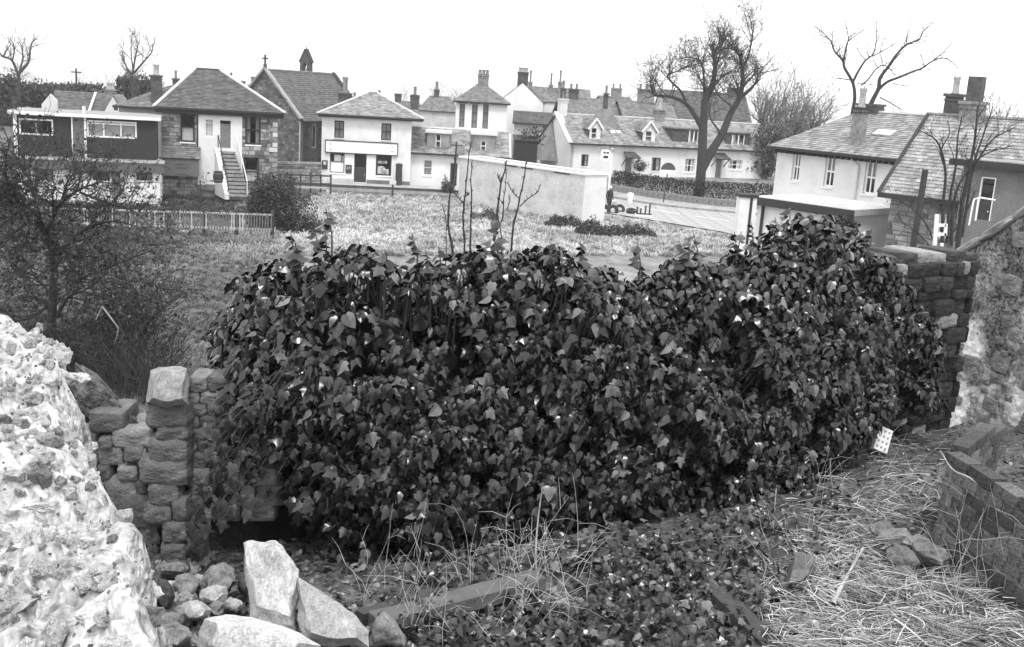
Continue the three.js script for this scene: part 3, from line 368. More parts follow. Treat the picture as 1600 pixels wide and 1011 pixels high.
  const rest = leaves.slice(300), c = new THREE.Color(); for (let kind = 0; kind < 3; kind++) { const L = rest.filter(l => l.kind === kind), im = new THREE.InstancedMesh(LEAF[kind], leafStuff, L.length); L.forEach((l, k) => { im.setMatrixAt(k, off.clone().multiply(l.m)); const v = lerp(0.012, 0.13, l.tone * l.tone); im.setColorAt(k, c.setRGB(v, v, v)); }); im.name = 'foliage'; im.userData.kind = 'stuff'; im.castShadow = im.receiveShadow = true; t.add(im); }
}
{ // ground ivy creeping over the pit floor
  const r = rng(515), L = [[], [], []]; const c = new THREE.Color();
  for (let k = 0; k < 17000; k++) { const px = 300 + 1060 * r(), py = 700 + 320 * r(); const edge = smooth(300, 560, px) * smooth(1380, 1150, px + (py - 850) * 0.5) * smooth(850, 885, py + Math.max(0, px - 800) * 0.2); const dens = edge * (0.36 + 1.2 * fbm(px * 0.012, py * 0.018, 4, 3)) * (px < 640 && py > 900 ? 0.2 : 1); if (r() > dens) continue; const p = onGround(px, py, 0.02 + 0.1 * r()), sz = 0.026 + 0.04 * r(); L[Math.floor(r() * 3)].push([orient(V(r() - 0.5, -0.3 + 0.3 * r(), r() - 0.5), V((r() - 0.5) * 1.2, 1, 0.5 + (r() - 0.5) * 1.2)).scale(V(sz, sz, sz)).setPosition(p), 0.016 + 0.22 * Math.pow(r(), 4)]); }
  const g = new THREE.Group(); g.name = 'ground_ivy'; g.userData = { label: 'small pale leaved ivy creeping over the pit floor', category: 'ground ivy', kind: 'stuff' }; scene.add(g);
  L.forEach((a, i) => { const im = new THREE.InstancedMesh(LEAF[i], leafStuff, a.length); a.forEach(([m, v], k) => { im.setMatrixAt(k, m); im.setColorAt(k, c.setRGB(v, v, v)); }); im.name = 'leaves'; im.userData.kind = 'stuff'; im.castShadow = im.receiveShadow = true; g.add(im); });
}
// ---------------------------------------------------------------- straw, dead stalks
{
  const r = rng(616), stalk = new Tubes(3);
  const tones = [0.17, 0.38, 0.7].map(g => [new Tubes(3), mat(g)]);
  for (let k = 0; k < 21000; k++) { const px = 1185 + 465 * r(), py = 640 + 390 * r(), cl = fbm(px * 0.02, py * 0.03, 7, 3); const m = (py > 870 ? 1.15 : py > 790 ? 0.6 : 0.26) * smooth(1190, 1260, px + (py - 800) * 0.3) * (0.5 + 2.1 * cl); if (r() > m) continue; if (Math.hypot(px - 1415, (py - 865) * 1.1) < 58) continue; if (px > 1485 && py < 915 + (px - 1485) * 0.5) continue; const p = onGround(px, py, 0.01 + 0.1 * r() * r()), a = 3.2 * fbm(px * 0.008, py * 0.012, 3, 2) + (r() - 0.5) * 2.6, L = 0.08 + 0.36 * r() * r(), pts = [], cv = (r() - 0.5) * (r() < 0.2 ? 2.6 : 0.9); let q = p, b = a, el = (r() - 0.3) * 0.6; for (let j = 0; j < 5; j++) { pts.push(q); q = q.clone().add(V(Math.cos(b), Math.sin(el) * 0.6, Math.sin(b)).multiplyScalar(L / 4)); b += cv / 4; el -= 0.22 * r(); q.y = Math.max(q.y, groundY(q.x, q.z) + 0.005); } const w = 0.0014 + 0.0034 * r() * r(); tones[Math.floor(r() * 3)][0].add(pts, [w, w, w * 0.9, w * 0.7, w * 0.3]); }
  { const sg = new THREE.Group(); sg.name = 'straw'; sg.userData = { label: 'flattened bleached straw and dead grass by the brick enclosure', category: 'straw', kind: 'stuff' }; scene.add(sg); for (const [tb, m] of tones) part('straw_stems', tb.build(), m, sg, 'stuff'); }
  { // dead leaves and crumbs over the pit floor
    const N = 7000, im = new THREE.InstancedMesh(LEAF[1], mat(1, { rough: 0.95 }), N), o = new THREE.Object3D(), c = new THREE.Color(); let n = 0; while (n < N) { const px = 280 + 1330 * r(), py = 640 + 380 * r(); if (px < 1150 && py < 800) continue; const p = onGround(px, py, 0.004 + 0.02 * r()); if (-p.z > 12) continue; o.position.copy(p); o.rotation.set(-1.57 + (r() - 0.5) * 1.3, (r() - 0.5) * 1.3, r() * 6.28); const s = 0.015 + 0.035 * r(); o.scale.set(s, s, s); o.updateMatrix(); im.setMatrixAt(n, o.matrix); const v = 0.03 + 0.26 * Math.pow(r(), 4); im.setColorAt(n++, c.setRGB(v, v, v)); } im.name = 'leaf_litter'; im.userData = { label: 'dead leaf litter strewn over the pit floor', category: 'leaf litter', kind: 'stuff' }; im.castShadow = im.receiveShadow = true; scene.add(im); }
  const weed = (px, py, hgt, lx, n = 3, w = 0.004) => { const p = onGround(px, py); let q = p; const pts = [q], rr = [w]; for (let j = 1; j <= 5; j++) { q = q.clone().add(V(lx / 5 * (0.5 + 0.25 * j) + (r() - 0.5) * 0.03, hgt / 5, (r() - 0.5) * 0.04)); pts.push(q); rr.push(w * (1 - j * 0.14)); } rr.forEach((v, i) => rr[i] = v * 0.62); w *= 0.6; stalk.add(pts, rr); for (let k = 0; k < n; k++) { const i = 1 + Math.floor(r() * 4), a = r() * 6.28, L = 0.08 + 0.2 * r(); const e = pts[i].clone().add(V(Math.cos(a) * L, L * (0.5 - r() * 0.6), Math.sin(a) * L)); stalk.add([pts[i], pts[i].clone().lerp(e, 0.5).add(V(0, 0.02, 0)), e], [w * 0.55, w * 0.45, w * 0.25]); } };
  for (let k = 0; k < 22; k++) weed(790 + 130 * r(), 860 + 130 * r(), 0.15 + 0.4 * r(), (r() - 0.5) * 0.4);
  for (let k = 0; k < 46; k++) weed(560 + 300 * r(), 880 + 130 * r(), 0.15 + 0.35 * r(), (r() - 0.5) * 0.3, 1, 0.003);
  for (let k = 0; k < 50; k++) weed(1200 + 300 * r(), 700 + 290 * r(), 0.1 + 0.4 * r(), (r() - 0.5) * 0.5, 2, 0.003);
  for (let k = 0; k < 16; k++) weed(1480 + 120 * r(), 890 + 70 * r(), 0.3 + 0.4 * r(), (r() - 0.7) * 0.5, 2, 0.0035);
  const st = setting('dead_stalks', stalk.build(), mat(0.5)); st.userData = { label: 'thin dead weed stalks standing in the pit', category: 'dead weeds', kind: 'stuff' };
  // long bare bramble canes
  const cane = (pts, w, label) => { const c = new THREE.CatmullRomCurve3(pts).getPoints(24), tb = new Tubes(5); tb.add(c, c.map((_, i) => w * (1 - 0.6 * i / 24))); return tagMesh('bramble_cane', tb.build(), mat(0.42, { map: T.bark }), label, 'bramble cane'); };
  cane([at(1620, 900, 5.3), at(1590, 850, 5.5), at(1555, 790, 5.7), at(1520, 750, 5.8), at(1490, 735, 5.9), at(1470, 705, 6.1)], 0.011, 'pale bare bramble cane arching over the brick enclosure');
  cane([onGround(1000, 872, 0.05), at(1050, 850, 6.1), at(1100, 842, 6.1), at(1165, 837, 6.0)], 0.005, 'thin pale cane lying level in front of dark ivy');
  cane([onGround(838, 985, 0), at(838, 900, 5.4), at(837, 860, 5.4), at(842, 800, 5.5), at(848, 760, 5.5)], 0.008, 'tall pale dead stem standing in the weeds before the ivy');
  cane([onGround(1303, 800, 0), at(1300, 760, 7.2), at(1297, 725, 7.2), at(1299, 715, 7.2)], 0.006, 'thin upright pale stem at the ivy foot beside the straw');
  cane([onGround(800, 995, 0), at(815, 950, 5.2), at(832, 912, 5.3)], 0.008, 'short pale bent stalk crossing the plank end');
  cane([onGround(1210, 800, 0), at(1215, 750, 7.5), at(1225, 700, 7.5), at(1245, 650, 7.6)], 0.007, 'hanging pale bramble stem among ivy by the straw');
}
// ---------------------------------------------------------------- building kit
T.harl = texture((u, v) => 0.66 + 0.3 * (tfbm(u, v, 5, 5, 331) - 0.5) + 0.35 * (tnoise(u, v, 150, 8) - 0.5) - 0.08 * smooth(0.6, 0.7, tfbm(u, v, 8, 5, 351)), 512, 4);
Object.assign(M, {
  white: mat(0.86, { map: T.white, bump: T.gritB, bumpScale: 0.01 }), cream: mat(0.7, { map: T.white, bump: T.gritB, bumpScale: 0.01 }), greyHarl: mat(0.8, { map: T.harl, bump: T.gritB, bumpScale: 0.015 }),
  masonry: mat(0.55, { map: T.grit, tint: true, bump: T.gritB, bumpScale: 0.02 }), joint: mat(0.3, { map: T.grit }),
  slate: mat(0.3, { map: T.grit, tint: true, rough: 0.7 }), slateDark: mat(0.16, { map: T.grit, tint: true, rough: 0.7 }), slatePale: mat(0.45, { map: T.grit, tint: true, rough: 0.75 }),
  lead: mat(0.75, { map: T.white }), gutter: mat(0.03), frame: mat(0.8), darkFrame: mat(0.03), door: mat(0.25, { map: T.wood }), darkDoor: mat(0.06, { map: T.wood }), boards: mat(0.035, { map: T.wood }), greyBoards: mat(0.2, { map: T.wood }),
  glass: new THREE.MeshPhysicalMaterial({ color: 0xffffff, roughness: 0.03, transmission: 1, thickness: 0, ior: 1.5 }), curtain: mat(0.7, { map: T.white }), curtainGrey: mat(0.35, { map: T.white }), room: mat(0.05), cope: mat(0.5, { map: T.grit }), flatRoof: mat(0.4, { map: T.blotch }), chim: mat(0.34, { map: T.rock, bump: T.rockB, bumpScale: 0.02 }), chimDark: mat(0.12, { map: T.rock, bump: T.rockB, bumpScale: 0.02 }), pot: mat(0.3, { map: T.grit }), potPale: mat(0.6, { map: T.grit }),
});
function building(name, label, category, px, py, d, deg = 0, group) {
  const o = at(px, py, d), turn = deg * Math.PI / 180, t = thing(name, label, category, o, group, turn), inv = t.matrixWorld.clone().invert(), n = V(0, 0, 1).applyAxisAngle(V(0, 1, 0), turn);
  t.q = (x, y, z = 0) => { const v = dirOf(x, y), k = o.clone().addScaledVector(n, z).sub(camera.position).dot(n) / v.dot(n); return camera.position.clone().addScaledVector(v, k).applyMatrix4(inv); };   // pixel to the facade's own plane
  return t;
}
const rectPx = (t, f, x0, y0, x1, y1, z = 0) => { const a = t.q(...f(x0, (y0 + y1) / 2), z), b = t.q(...f(x1, (y0 + y1) / 2), z), c = t.q(...f((x0 + x1) / 2, y0), z), e = t.q(...f((x0 + x1) / 2, y1), z); return [a.x, e.y, b.x, c.y]; };
function facade(outline, holes, thick = 0.35) { const vs = outline.map(p => p[1]), lo = Math.min(...vs) + 0.05, hi = Math.max(...vs) - 0.06; for (const q of holes) { q[1] = Math.max(q[1], lo); q[3] = Math.min(q[3], hi); } const s = new THREE.Shape(outline.map(p => new THREE.Vector2(...p))); for (const [a, b, c, d] of holes) s.holes.push(new THREE.Path([[a, b], [c, b], [c, d], [a, d]].map(p => new THREE.Vector2(...p)))); return boxUV(new THREE.ExtrudeGeometry(s, { depth: thick, bevelEnabled: false }).translate(0, 0, -thick)); }
const boxG = (x0, y0, z0, x1, y1, z1) => new Geo().box(x0, y0, z0, x1, y1, z1).build(1, false);
const shell = (u0, u1, v0, v1, depth) => [boxG(u0, v0, -depth, u0 + 0.3, v1, -0.352), boxG(u1 - 0.3, v0, -depth, u1, v1, -0.352), boxG(u0 + 0.301, v0, -depth, u1 - 0.301, v1, -depth + 0.3)];
// a window: frame with its panes, sill and what hangs behind the glass
function windowIn(t, [a, b, c, d], o = {}) {
  const { z = -0.14, m = M.frame, cols = [], rows = [], w = 0.06, curtain, sill = true, sillM = M.frame } = o, g = new Geo(); g.box(a, b, z - 0.05, a + w, d, z); g.box(c - w, b, z - 0.05, c, d, z); g.box(a + w, b, z - 0.05, c - w, b + w, z); g.box(a + w, d - w, z - 0.05, c - w, d, z);
  const xs = [0, ...cols, 1], ys = [0, ...rows, 1], X = f => lerp(a, c, f), Y = f => lerp(b, d, f);
  for (const f of cols) g.box(X(f) - w * 0.4, b + w, z - 0.045, X(f) + w * 0.4, d - w, z - 0.004);
  for (const f of rows) g.box(a + w, Y(f) - w * 0.45, z - 0.048, c - w, Y(f) + w * 0.45, z - 0.002);
  const win = part('window', g.build(1, false), m, t);
  for (let i = 0; i < xs.length - 1; i++) for (let j = 0; j < ys.length - 1; j++) part('pane', new THREE.PlaneGeometry((X(xs[i + 1]) - X(xs[i])) - w * 0.7, (Y(ys[j + 1]) - Y(ys[j])) - w * 0.7).translate((X(xs[i]) + X(xs[i + 1])) / 2, (Y(ys[j]) + Y(ys[j + 1])) / 2, z - 0.028), M.glass, win);
  if (sill) part('sill', boxG(a - 0.06, b - 0.1, -0.2, c + 0.06, b - 0.002, 0.06), sillM, win);
  if (curtain) { const [side, cm] = Array.isArray(curtain) ? curtain : [curtain, M.curtain], G = new Geo(), seg = 14; const drape = (x0, x1, y0) => { for (let i = 0; i < seg; i++) { const p = lerp(x0, x1, i / seg), q = lerp(x0, x1, (i + 1) / seg), z1 = z - 0.16 + 0.025 * Math.sin(i * 2.1), z2 = z - 0.16 + 0.025 * Math.sin((i + 1) * 2.1); G.quad(V(p, y0, z1), V(q, y0, z2), V(q, d, z2), V(p, d, z1)); } }; if (side === 'both') { drape(a, X(0.32), b); drape(X(0.68), c, b); } else if (side === 'all') drape(a, c, b); else if (side === 'low') { for (let i = 0; i < seg; i++) { const p = lerp(a, c, i / seg), q = lerp(a, c, (i + 1) / seg); G.quad(V(p, b, z - 0.16), V(q, b, z - 0.14), V(q, Y(0.5), z - 0.14), V(p, Y(0.5), z - 0.16)); } } else drape(a, c, Y(0.45)); part('curtain', G.build(1, false), cm, win); }
  return win;
}
function doorIn(t, [a, b, c, d], m, o = {}) { const { z = -0.16, fan = 0, glass = 0 } = o, top = d - fan * (d - b), gl = glass ? lerp(b, top, 1 - glass) : top, G = new Geo(); G.box(a + 0.05, b, z - 0.06, c - 0.05, gl, z); const n = 2, mw = (c - a - 0.1) / n; for (let i = 0; i < n; i++) for (const [f0, f1] of glass ? [[0.1, 0.9]] : [[0.06, 0.42], [0.5, 0.94]]) G.box(a + 0.05 + i * mw + 0.1, lerp(b, gl, f0), z, a + 0.05 + (i + 1) * mw - 0.1, lerp(b, gl, f1), z + 0.02, 0.015); const dr = part('door', G.build(1, false), m, t); part('door_frame', new Geo().box(a, b, z - 0.08, a + 0.05, d, z + 0.04).box(c - 0.05, b, z - 0.08, c, d, z + 0.04).box(a + 0.05, d - 0.05, z - 0.08, c - 0.05, d, z + 0.04).build(1, false), o.frameM || M.frame, dr); part('handle', new THREE.SphereGeometry(0.035, 8, 6).translate(c - 0.14, lerp(b, gl, 0.5), z + 0.045), M.lead, dr); if (glass) { part('pane', new THREE.PlaneGeometry(c - a - 0.14, top - gl - 0.05).translate((a + c) / 2, (gl + top) / 2, z - 0.03), M.glass, dr); } if (fan) part('fanlight', new THREE.PlaneGeometry(c - a - 0.12, d - top - 0.06).translate((a + c) / 2, (top + d) / 2, z - 0.03), M.glass, dr); return dr; }
let slateSeed = 1;
function slates(G, a, b, c, d, su = 0.34, sv = 0.24, lift = 0.035) { // courses of slates over a slope: a, b along the eaves, c, d along the ridge
  const r = rng(7000 + slateSeed++), n = b.clone().sub(a).cross(d.clone().sub(a)).normalize(); if (n.y < 0) n.negate(); const rows = Math.max(2, Math.round(Math.max(a.distanceTo(d), b.distanceTo(c)) / sv)); G.tint = 0.55; const s0 = n.clone().multiplyScalar(-0.06), mv = v => v.clone().add(s0); G.quad(mv(a), mv(b), mv(c), mv(d));
  const L = t => a.clone().lerp(d, t), R = t => b.clone().lerp(c, t);
  for (let j = 0; j < rows; j++) { const t0 = j / rows, t1 = Math.min(1, (j + 1.1) / rows), l0 = L(t0), r0 = R(t0), l1 = L(t1), r1 = R(t1), m = Math.max(1, Math.round(l0.distanceTo(r0) / su)), row = 0.9 + 0.2 * r(); for (let i = 0; i < m; i++) { const k = (j % 2) * 0.5, f0 = clamp((i - k) / m, 0, 1), f1 = clamp((i + 1 - k + (i === m - 1 ? 1 : 0)) / m, 0, 1); if (f1 - f0 < 0.002) continue; G.tint = row * (0.68 + 0.62 * r()); const up = lift * (0.7 + 0.6 * r()); const p = l0.clone().lerp(r0, f0).addScaledVector(n, up), q = l0.clone().lerp(r0, f1).addScaledVector(n, up), u = l1.clone().lerp(r1, f1).addScaledVector(n, 0.004), v = l1.clone().lerp(r1, f0).addScaledVector(n, 0.004); G.quad(p, q, u, v); G.quad(l0.clone().lerp(r0, f0), l0.clone().lerp(r0, f1), q, p); } }
  G.tint = 1; return G;
}
function roofPart(t, quads, m, o = {}) { const G = new Geo(); for (const q of quads) slates(G, ...q, o.su, o.sv); const roof = part('roof', G.build(1), m, t, 'stuff'); return roof; }
const ridge = (roof, pts, m = M.lead, w = 0.16, name = 'ridge_tile') => { for (let i = 0; i < pts.length - 1; i++) part(name, new Geo().bar(pts[i].clone().add(V(0, 0.03, 0)), pts[i + 1].clone().add(V(0, 0.03, 0)), w, 0.1).build(1, false), m, roof); };
function chimney(t, x, y, z, w, dp, h, pots, o = {}) { const { m = M.chim, pm = M.pot, ph = 0.7, pr = 0.13 } = o; const c = part('chimney', new Geo().box(x - w / 2, y, z - dp / 2, x + w / 2, y + h, z + dp / 2).build(1, false), m, t); part('chimney_cap', new Geo().box(x - w / 2 - 0.08, y + h + 0.001, z - dp / 2 - 0.08, x + w / 2 + 0.08, y + h + 0.14, z + dp / 2 + 0.08).box(x - w / 2 - 0.05, y + h - 0.2, z - dp / 2 - 0.05, x + w / 2 + 0.05, y + h - 0.12, z + dp / 2 + 0.05).build(1, false), o.cap || m, c, 'stuff'); for (let i = 0; i < pots; i++) { const f = pots === 1 ? 0.5 : i / (pots - 1), along = w >= dp; part('chimney_pot', new THREE.LatheGeometry([[pr * 0.95, 0], [pr, 0.06], [pr * 0.8, 0.12], [pr * 0.75, ph * 0.8], [pr * 0.95, ph * 0.86], [pr * 0.9, ph], [pr * 0.55, ph], [pr * 0.55, 0.1]].map(p => new THREE.Vector2(...p)), 8).translate(along ? x + (f - 0.5) * (w - 0.35) : x, y + h + 0.14, along ? z : z + (f - 0.5) * (dp - 0.35)), pm, c); } return c; }
// coursed rubble stonework on a facade, standing a little proud of its joints
function stonework(rect, holes, o = {}) { const { seed = 1, h0 = 0.18, h1 = 0.36, w0 = 0.2, w1 = 0.65, lo = 0.5, hi = 1.25, z = 0.002, dark = 0.25 } = o, r = rng(seed), G = new Geo(); const [a, b, c, d] = rect; for (let y = b; y < d - 0.05;) { const h = Math.min(d - y, h0 + (h1 - h0) * r()); for (let x = a; x < c - 0.03;) { const w = Math.min(c - x, w0 + (w1 - w0) * r()); let y0 = y, y1 = y + h - 0.025, x0 = x, x1 = x + w - 0.025, ok = x1 > x0 + 0.05; for (const q of holes) if (x0 < q[2] && x1 > q[0] && y0 < q[3] && y1 > q[1]) { if (x0 < q[0] - 0.08) x1 = q[0]; else if (x1 > q[2] + 0.08) x0 = q[2]; else ok = false; } if (ok) { G.tint = r() < dark ? lo * (0.45 + 0.4 * r()) : lerp(lo, hi, r()); G.box(x0, y0, z - 0.03, x1, y1, z + 0.03 + 0.035 * r(), 0.02); } x += w; } y += h; } G.tint = 1; return G; }
function quoins(t, x, y0, y1, side, m = M.cope, z = 0.03) { const r = rng(Math.floor(x * 97 + y0 * 13) + 500); for (let y = y0, k = 0; y < y1 - 0.1; k++) { const h = Math.min(0.38, y1 - y), w = k % 2 ? 0.62 : 0.36; part('quoin', new Geo().box(side > 0 ? x - w : x, y + 0.01, -0.1, side > 0 ? x + 0.02 : x + w, y + h - 0.015, z + 0.05, 0.02).build(1, false), m[Math.floor(r() * m.length)] || m, t); y += h; } }
const gutterBar = (t, a, b, w = 0.14) => part('gutter', new Geo().bar(a, b, w, w).build(1, false), M.gutter, t);
const pipe = (t, pts, m = M.gutter, r = 0.05) => part('downpipe', new Tubes(6).add(pts, pts.map(() => r)).build(), m, t);

// ---------------------------------------------------------------- flat roofed block at the left
{
  const f = (x, y) => [x / 3.371, 30 + y / 3.371], t = building('flat_roofed_house', 'two storey modern flat roofed block with dark boarding and white ground floor', 'house', ...f(80, 940), 70, 17), R = (x0, y0, x1, y1, z) => rectPx(t, f, x0, y0, x1, y1, z);
  // ground floor stands forward of the upper floor
  const G = R(95, 765, 842, 950, 0), U = R(75, 510, 820, 695, -2.2), w1 = R(488, 765, 578, 850), w2 = R(718, 768, 800, 850), w0 = R(180, 765, 280, 850), dr = R(583, 765, 637, 930), yT = t.q(...f(740, 765)).y;
  dr[1] = Math.min(dr[1], 0.3);
  part('ground_floor_wall', mergeGeometries([facade([[G[0], -0.6], [G[2], -0.6], [G[2], yT], [G[0], yT]], [w0, w1, w2, dr]), ...shell(G[0], G[2], -0.6, yT, 7)]), M.white, t);
  for (const w of [w0, w1, w2]) windowIn(t, w, { m: M.darkFrame, rows: [], cols: [0.5], curtain: w === w1 ? null : ['both', M.curtainGrey] });
  doorIn(t, dr, M.door, { fan: 0.12 });
  const lr = part('lower_roof', boxG(G[0] - 0.4, yT + 0.002, -2.3, G[2] + 0.3, yT + 0.14, 0.35), M.flatRoof, t); part('fascia', boxG(G[0] - 0.42, yT - 0.5, 0.352, G[2] + 0.32, yT + 0.12, 0.42), mat(0.14, { map: T.wood }), lr);
  const y0 = yT + 0.142, y1 = U[3] - 0.1, uw1 = R(100, 525, 280, 610, -2.2), uw2 = R(458, 537, 720, 625, -2.2), wall = facade([[U[0], y0], [U[2], y0], [U[2], y1], [U[0], y1]], [uw1, uw2]).translate(0, 0, -2.2);
  part('upper_floor_wall', mergeGeometries([wall, ...shell(U[0], U[2], y0, y1, 5).map(g => g.translate(0, 0, -2.2))]), M.boards, t);
  // weatherboards, one by one, between and below the upper windows
  const rows = Math.round((y1 - y0) / 0.19); for (let k = 0; k < rows; k++) { const yb = y0 + k * (y1 - y0) / rows, yt = yb + (y1 - y0) / rows - 0.015, cuts = [uw1, uw2].filter(w => yt > w[1] && yb < w[3]).sort((p, q) => p[0] - q[0]); let x = U[0]; for (const w of [...cuts, [U[2], 0, U[2], 0]]) { if (w[0] - x > 0.1) part('weatherboard', new Geo().hexa([V(x, yb, -2.21), V(w[0], yb, -2.21), V(w[0], yt, -2.21), V(x, yt, -2.21), V(x, yb, -2.16), V(w[0], yb, -2.16), V(w[0], yt, -2.19), V(x, yt, -2.19)]).build(1, false), M.boards, t); x = w[2]; } }
  windowIn(t, uw1, { z: -2.2, cols: [0.5], w: 0.1, sill: false }); windowIn(t, uw2, { z: -2.2, cols: [0.335, 0.68], rows: [0.82], w: 0.1, sill: false, curtain: ['all', M.curtainGrey] });
  const pp = R(385, 525, 443, 690, -2.2); part('panel', boxG(pp[0], y0, -2.155, pp[2], y1, -2.1), mat(0.2, { map: T.blotch }), t); const po = R(445, 525, 456, 690, -2.2); part('post', boxG(po[0], y0, -2.155, po[2], y1, -2.05), M.frame, t); const pl = R(72, 510, 90, 640, -2.2); part('post', boxG(pl[0], y0, -2.155, pl[2], y1, -2.05), M.frame, t); part('post', boxG(pp[0] - 0.09, y0, -2.155, pp[0] - 0.01, y1, -2.08), M.frame, t);
  const ur = part('upper_roof', boxG(U[0] - 0.3, y1 + 0.002, -7.3, U[2] + 0.35, y1 + 0.28, -1.85), M.flatRoof, t); part('fascia', boxG(U[0] - 0.32, y1 + 0.02, -1.848, U[2] + 0.37, y1 + 0.26, -1.78), M.white, ur); part('vent_pipe', new THREE.CylinderGeometry(0.12, 0.12, 0.5, 10).translate(po[0], y1 + 0.5, -2.3), M.lead, ur);
  pipe(t, [V(G[2] - 0.35, yT - 0.2, 0.06), V(G[2] - 0.35, -0.5, 0.06)], M.frame, 0.045);
}
// ---------------------------------------------------------------- stone villa with the outside stair
{
  const f = (x, y) => [220 + x / 4.0433, 60 + y / 4.0433], t = building('stone_villa', 'hip roofed rubble stone villa with white porch bay and outside stair', 'house', ...f(135, 930), 79, 15), R = (x0, y0, x1, y1, z) => rectPx(t, f, x0, y0, x1, y1, z);
  const F = R(135, 445, 862, 910), top = F[3] - 0.1, w1 = R(250, 462, 340, 655), w2 = R(660, 487, 757, 672), d2 = R(652, 752, 745, 915), wh = R(358, 468, 640, 885, 0), sw = R(405, 512, 460, 620), dr = R(497, 515, 572, 692), U1 = F[2], D = 8;
  part('wall', mergeGeometries([facade([[0, -0.8], [U1, -0.8], [U1, top], [0, top]], [w1, w2, d2, sw, dr]), ...shell(0, U1, -0.8, top, D)]), M.joint, t);
  part('stonework', mergeGeometries([stonework([0, -0.6, wh[0], top], [w1], { seed: 3, lo: 0.7, hi: 1.35 }).build(), stonework([wh[2], -0.6, U1 - 0.5, top], [w2, d2], { seed: 4, lo: 0.6, hi: 1.35, dark: 0.35 }).build()]), M.masonry, t, 'stuff');
  quoins(t, U1, -0.6, top, 1, [M.cope, M.cream, M.chim]);
  part('white_bay', facade([[wh[0], wh[1] - 0.5], [wh[2], wh[1] - 0.5], [wh[2], top - 0.1], [wh[0], top - 0.1]], [sw, dr], 0.12).translate(0, 0, 0.124), M.white, t);
  windowIn(t, w1, { m: M.darkFrame, rows: [0.5], w: 0.12, curtain: 'low' }); windowIn(t, w2, { m: M.darkFrame, rows: [0.5], w: 0.12, curtain: ['both', M.curtainGrey] }); windowIn(t, d2, { m: M.darkFrame, rows: [0.45], w: 0.14, curtain: ['low', M.curtain], sill: false }); windowIn(t, sw, { m: M.frame, z: 0.05, rows: [0.8], curtain: 'all' });
  doorIn(t, dr, M.door, { z: 0.02, fan: 0.14 });
  // roof: hips down to all sides, wing to the left
  const eL = -0.5, eR = U1 + 0.55, eF = 0.55, eB = -D - 0.5, a = t.q(...f(345, 190), -D / 2), b = t.q(...f(500, 200), -D / 2), yE = top + 0.05, ry = (a.y + b.y) / 2, P = { fl: V(eL, yE, eF), fr: V(eR, yE, eF), bl: V(eL, yE, eB), br: V(eR, yE, eB), ra: V(a.x, ry, -D / 2), rb: V(b.x, ry, -D / 2) };
  const roof = roofPart(t, [[P.fl, P.fr, P.rb, P.ra], [P.fr, P.br, P.rb, P.rb], [P.br, P.bl, P.ra, P.rb], [P.bl, P.fl, P.ra, P.ra]], M.slateDark); ridge(roof, [P.fl, P.ra], M.lead, 0.2, 'hip_flashing'); ridge(roof, [P.fr, P.rb], M.lead, 0.2, 'hip_flashing'); ridge(roof, [P.ra, P.rb], M.chimDark);
  part('eaves_board', new Geo().box(eL + 0.1, yE - 0.42, 0.1, eR - 0.1, yE - 0.02, eF - 0.1).build(1, false), M.gutter, t); gutterBar(t, V(eL, yE - 0.06, eF + 0.06), V(eR, yE - 0.06, eF + 0.06));
  // left wing, lower and set back
  const lw = t.q(...f(0, 405), -4); part('wing_wall', boxG(lw.x - 1.5, -0.8, -7, -0.002, top - 0.2, -3), M.greyHarl, t); const wr = roofPart(t, [[V(lw.x - 1.9, top - 0.15, -2.6), V(0, top - 0.15, -2.6), V(a.x, ry - 0.8, -5.5), V(lw.x + 1.5, ry - 1.6, -5.5)]], M.slate); gutterBar(t, V(lw.x - 1.9, top - 0.22, -2.5), V(eL, top - 0.22, -2.5));
  const ch = R(65, 235, 132, 370, -3.5); chimney(t, (ch[0] + ch[2]) / 2, ch[1] - 0.6, -3.5, ch[2] - ch[0], 0.9, ch[3] - ch[1] + 0.5, 1, { m: M.chimDark, pm: M.potPale, ph: 0.8, pr: 0.26 });
  pipe(t, [V(w1[2] + 0.22, top - 0.3, 0.14), V(w1[2] + 0.22, wh[1] + 1.2, 0.14)]);
  // outside stair
  const n = 12, ys = dr[1], y0 = -0.15, ste = [], ra = R(500, 690, 570, 700), sx = 0.75; const cheek = new Geo();
  for (let k = 0; k < n; k++) { const y = lerp(ys, y0, (k + 1) / n) + 0.05, z0 = 0.13 + k * 0.27, dx = sx * k / n, ws = 1.15 + 0.5 * k / n; part('step', new Geo().box(dr[0] + dx - 0.02, y - 0.18, z0, dr[0] + dx + ws, y - 0.02, z0 + 0.29).build(1, false), M.cope, t); part('riser', new Geo().box(dr[0] + dx - 0.01, -0.5, z0 + 0.002, dr[0] + dx + ws - 0.01, y - 0.182, z0 + 0.25).build(1, false), M.chimDark, t); cheek.hexa([V(dr[0] + dx - 0.35, -0.5, z0), V(dr[0] + dx - 0.02, -0.5, z0), V(dr[0] + dx - 0.02, y + 0.2, z0), V(dr[0] + dx - 0.35, y + 0.2, z0), V(dr[0] + dx + 0.06 - 0.35, -0.5, z0 + 0.268), V(dr[0] + dx + 0.04, -0.5, z0 + 0.268), V(dr[0] + dx + 0.04, y + 0.03, z0 + 0.268), V(dr[0] + dx + 0.06 - 0.35, y + 0.03, z0 + 0.268)]); }
  part('stair_cheek', cheek.build(1, false), M.white, t, 'stuff');
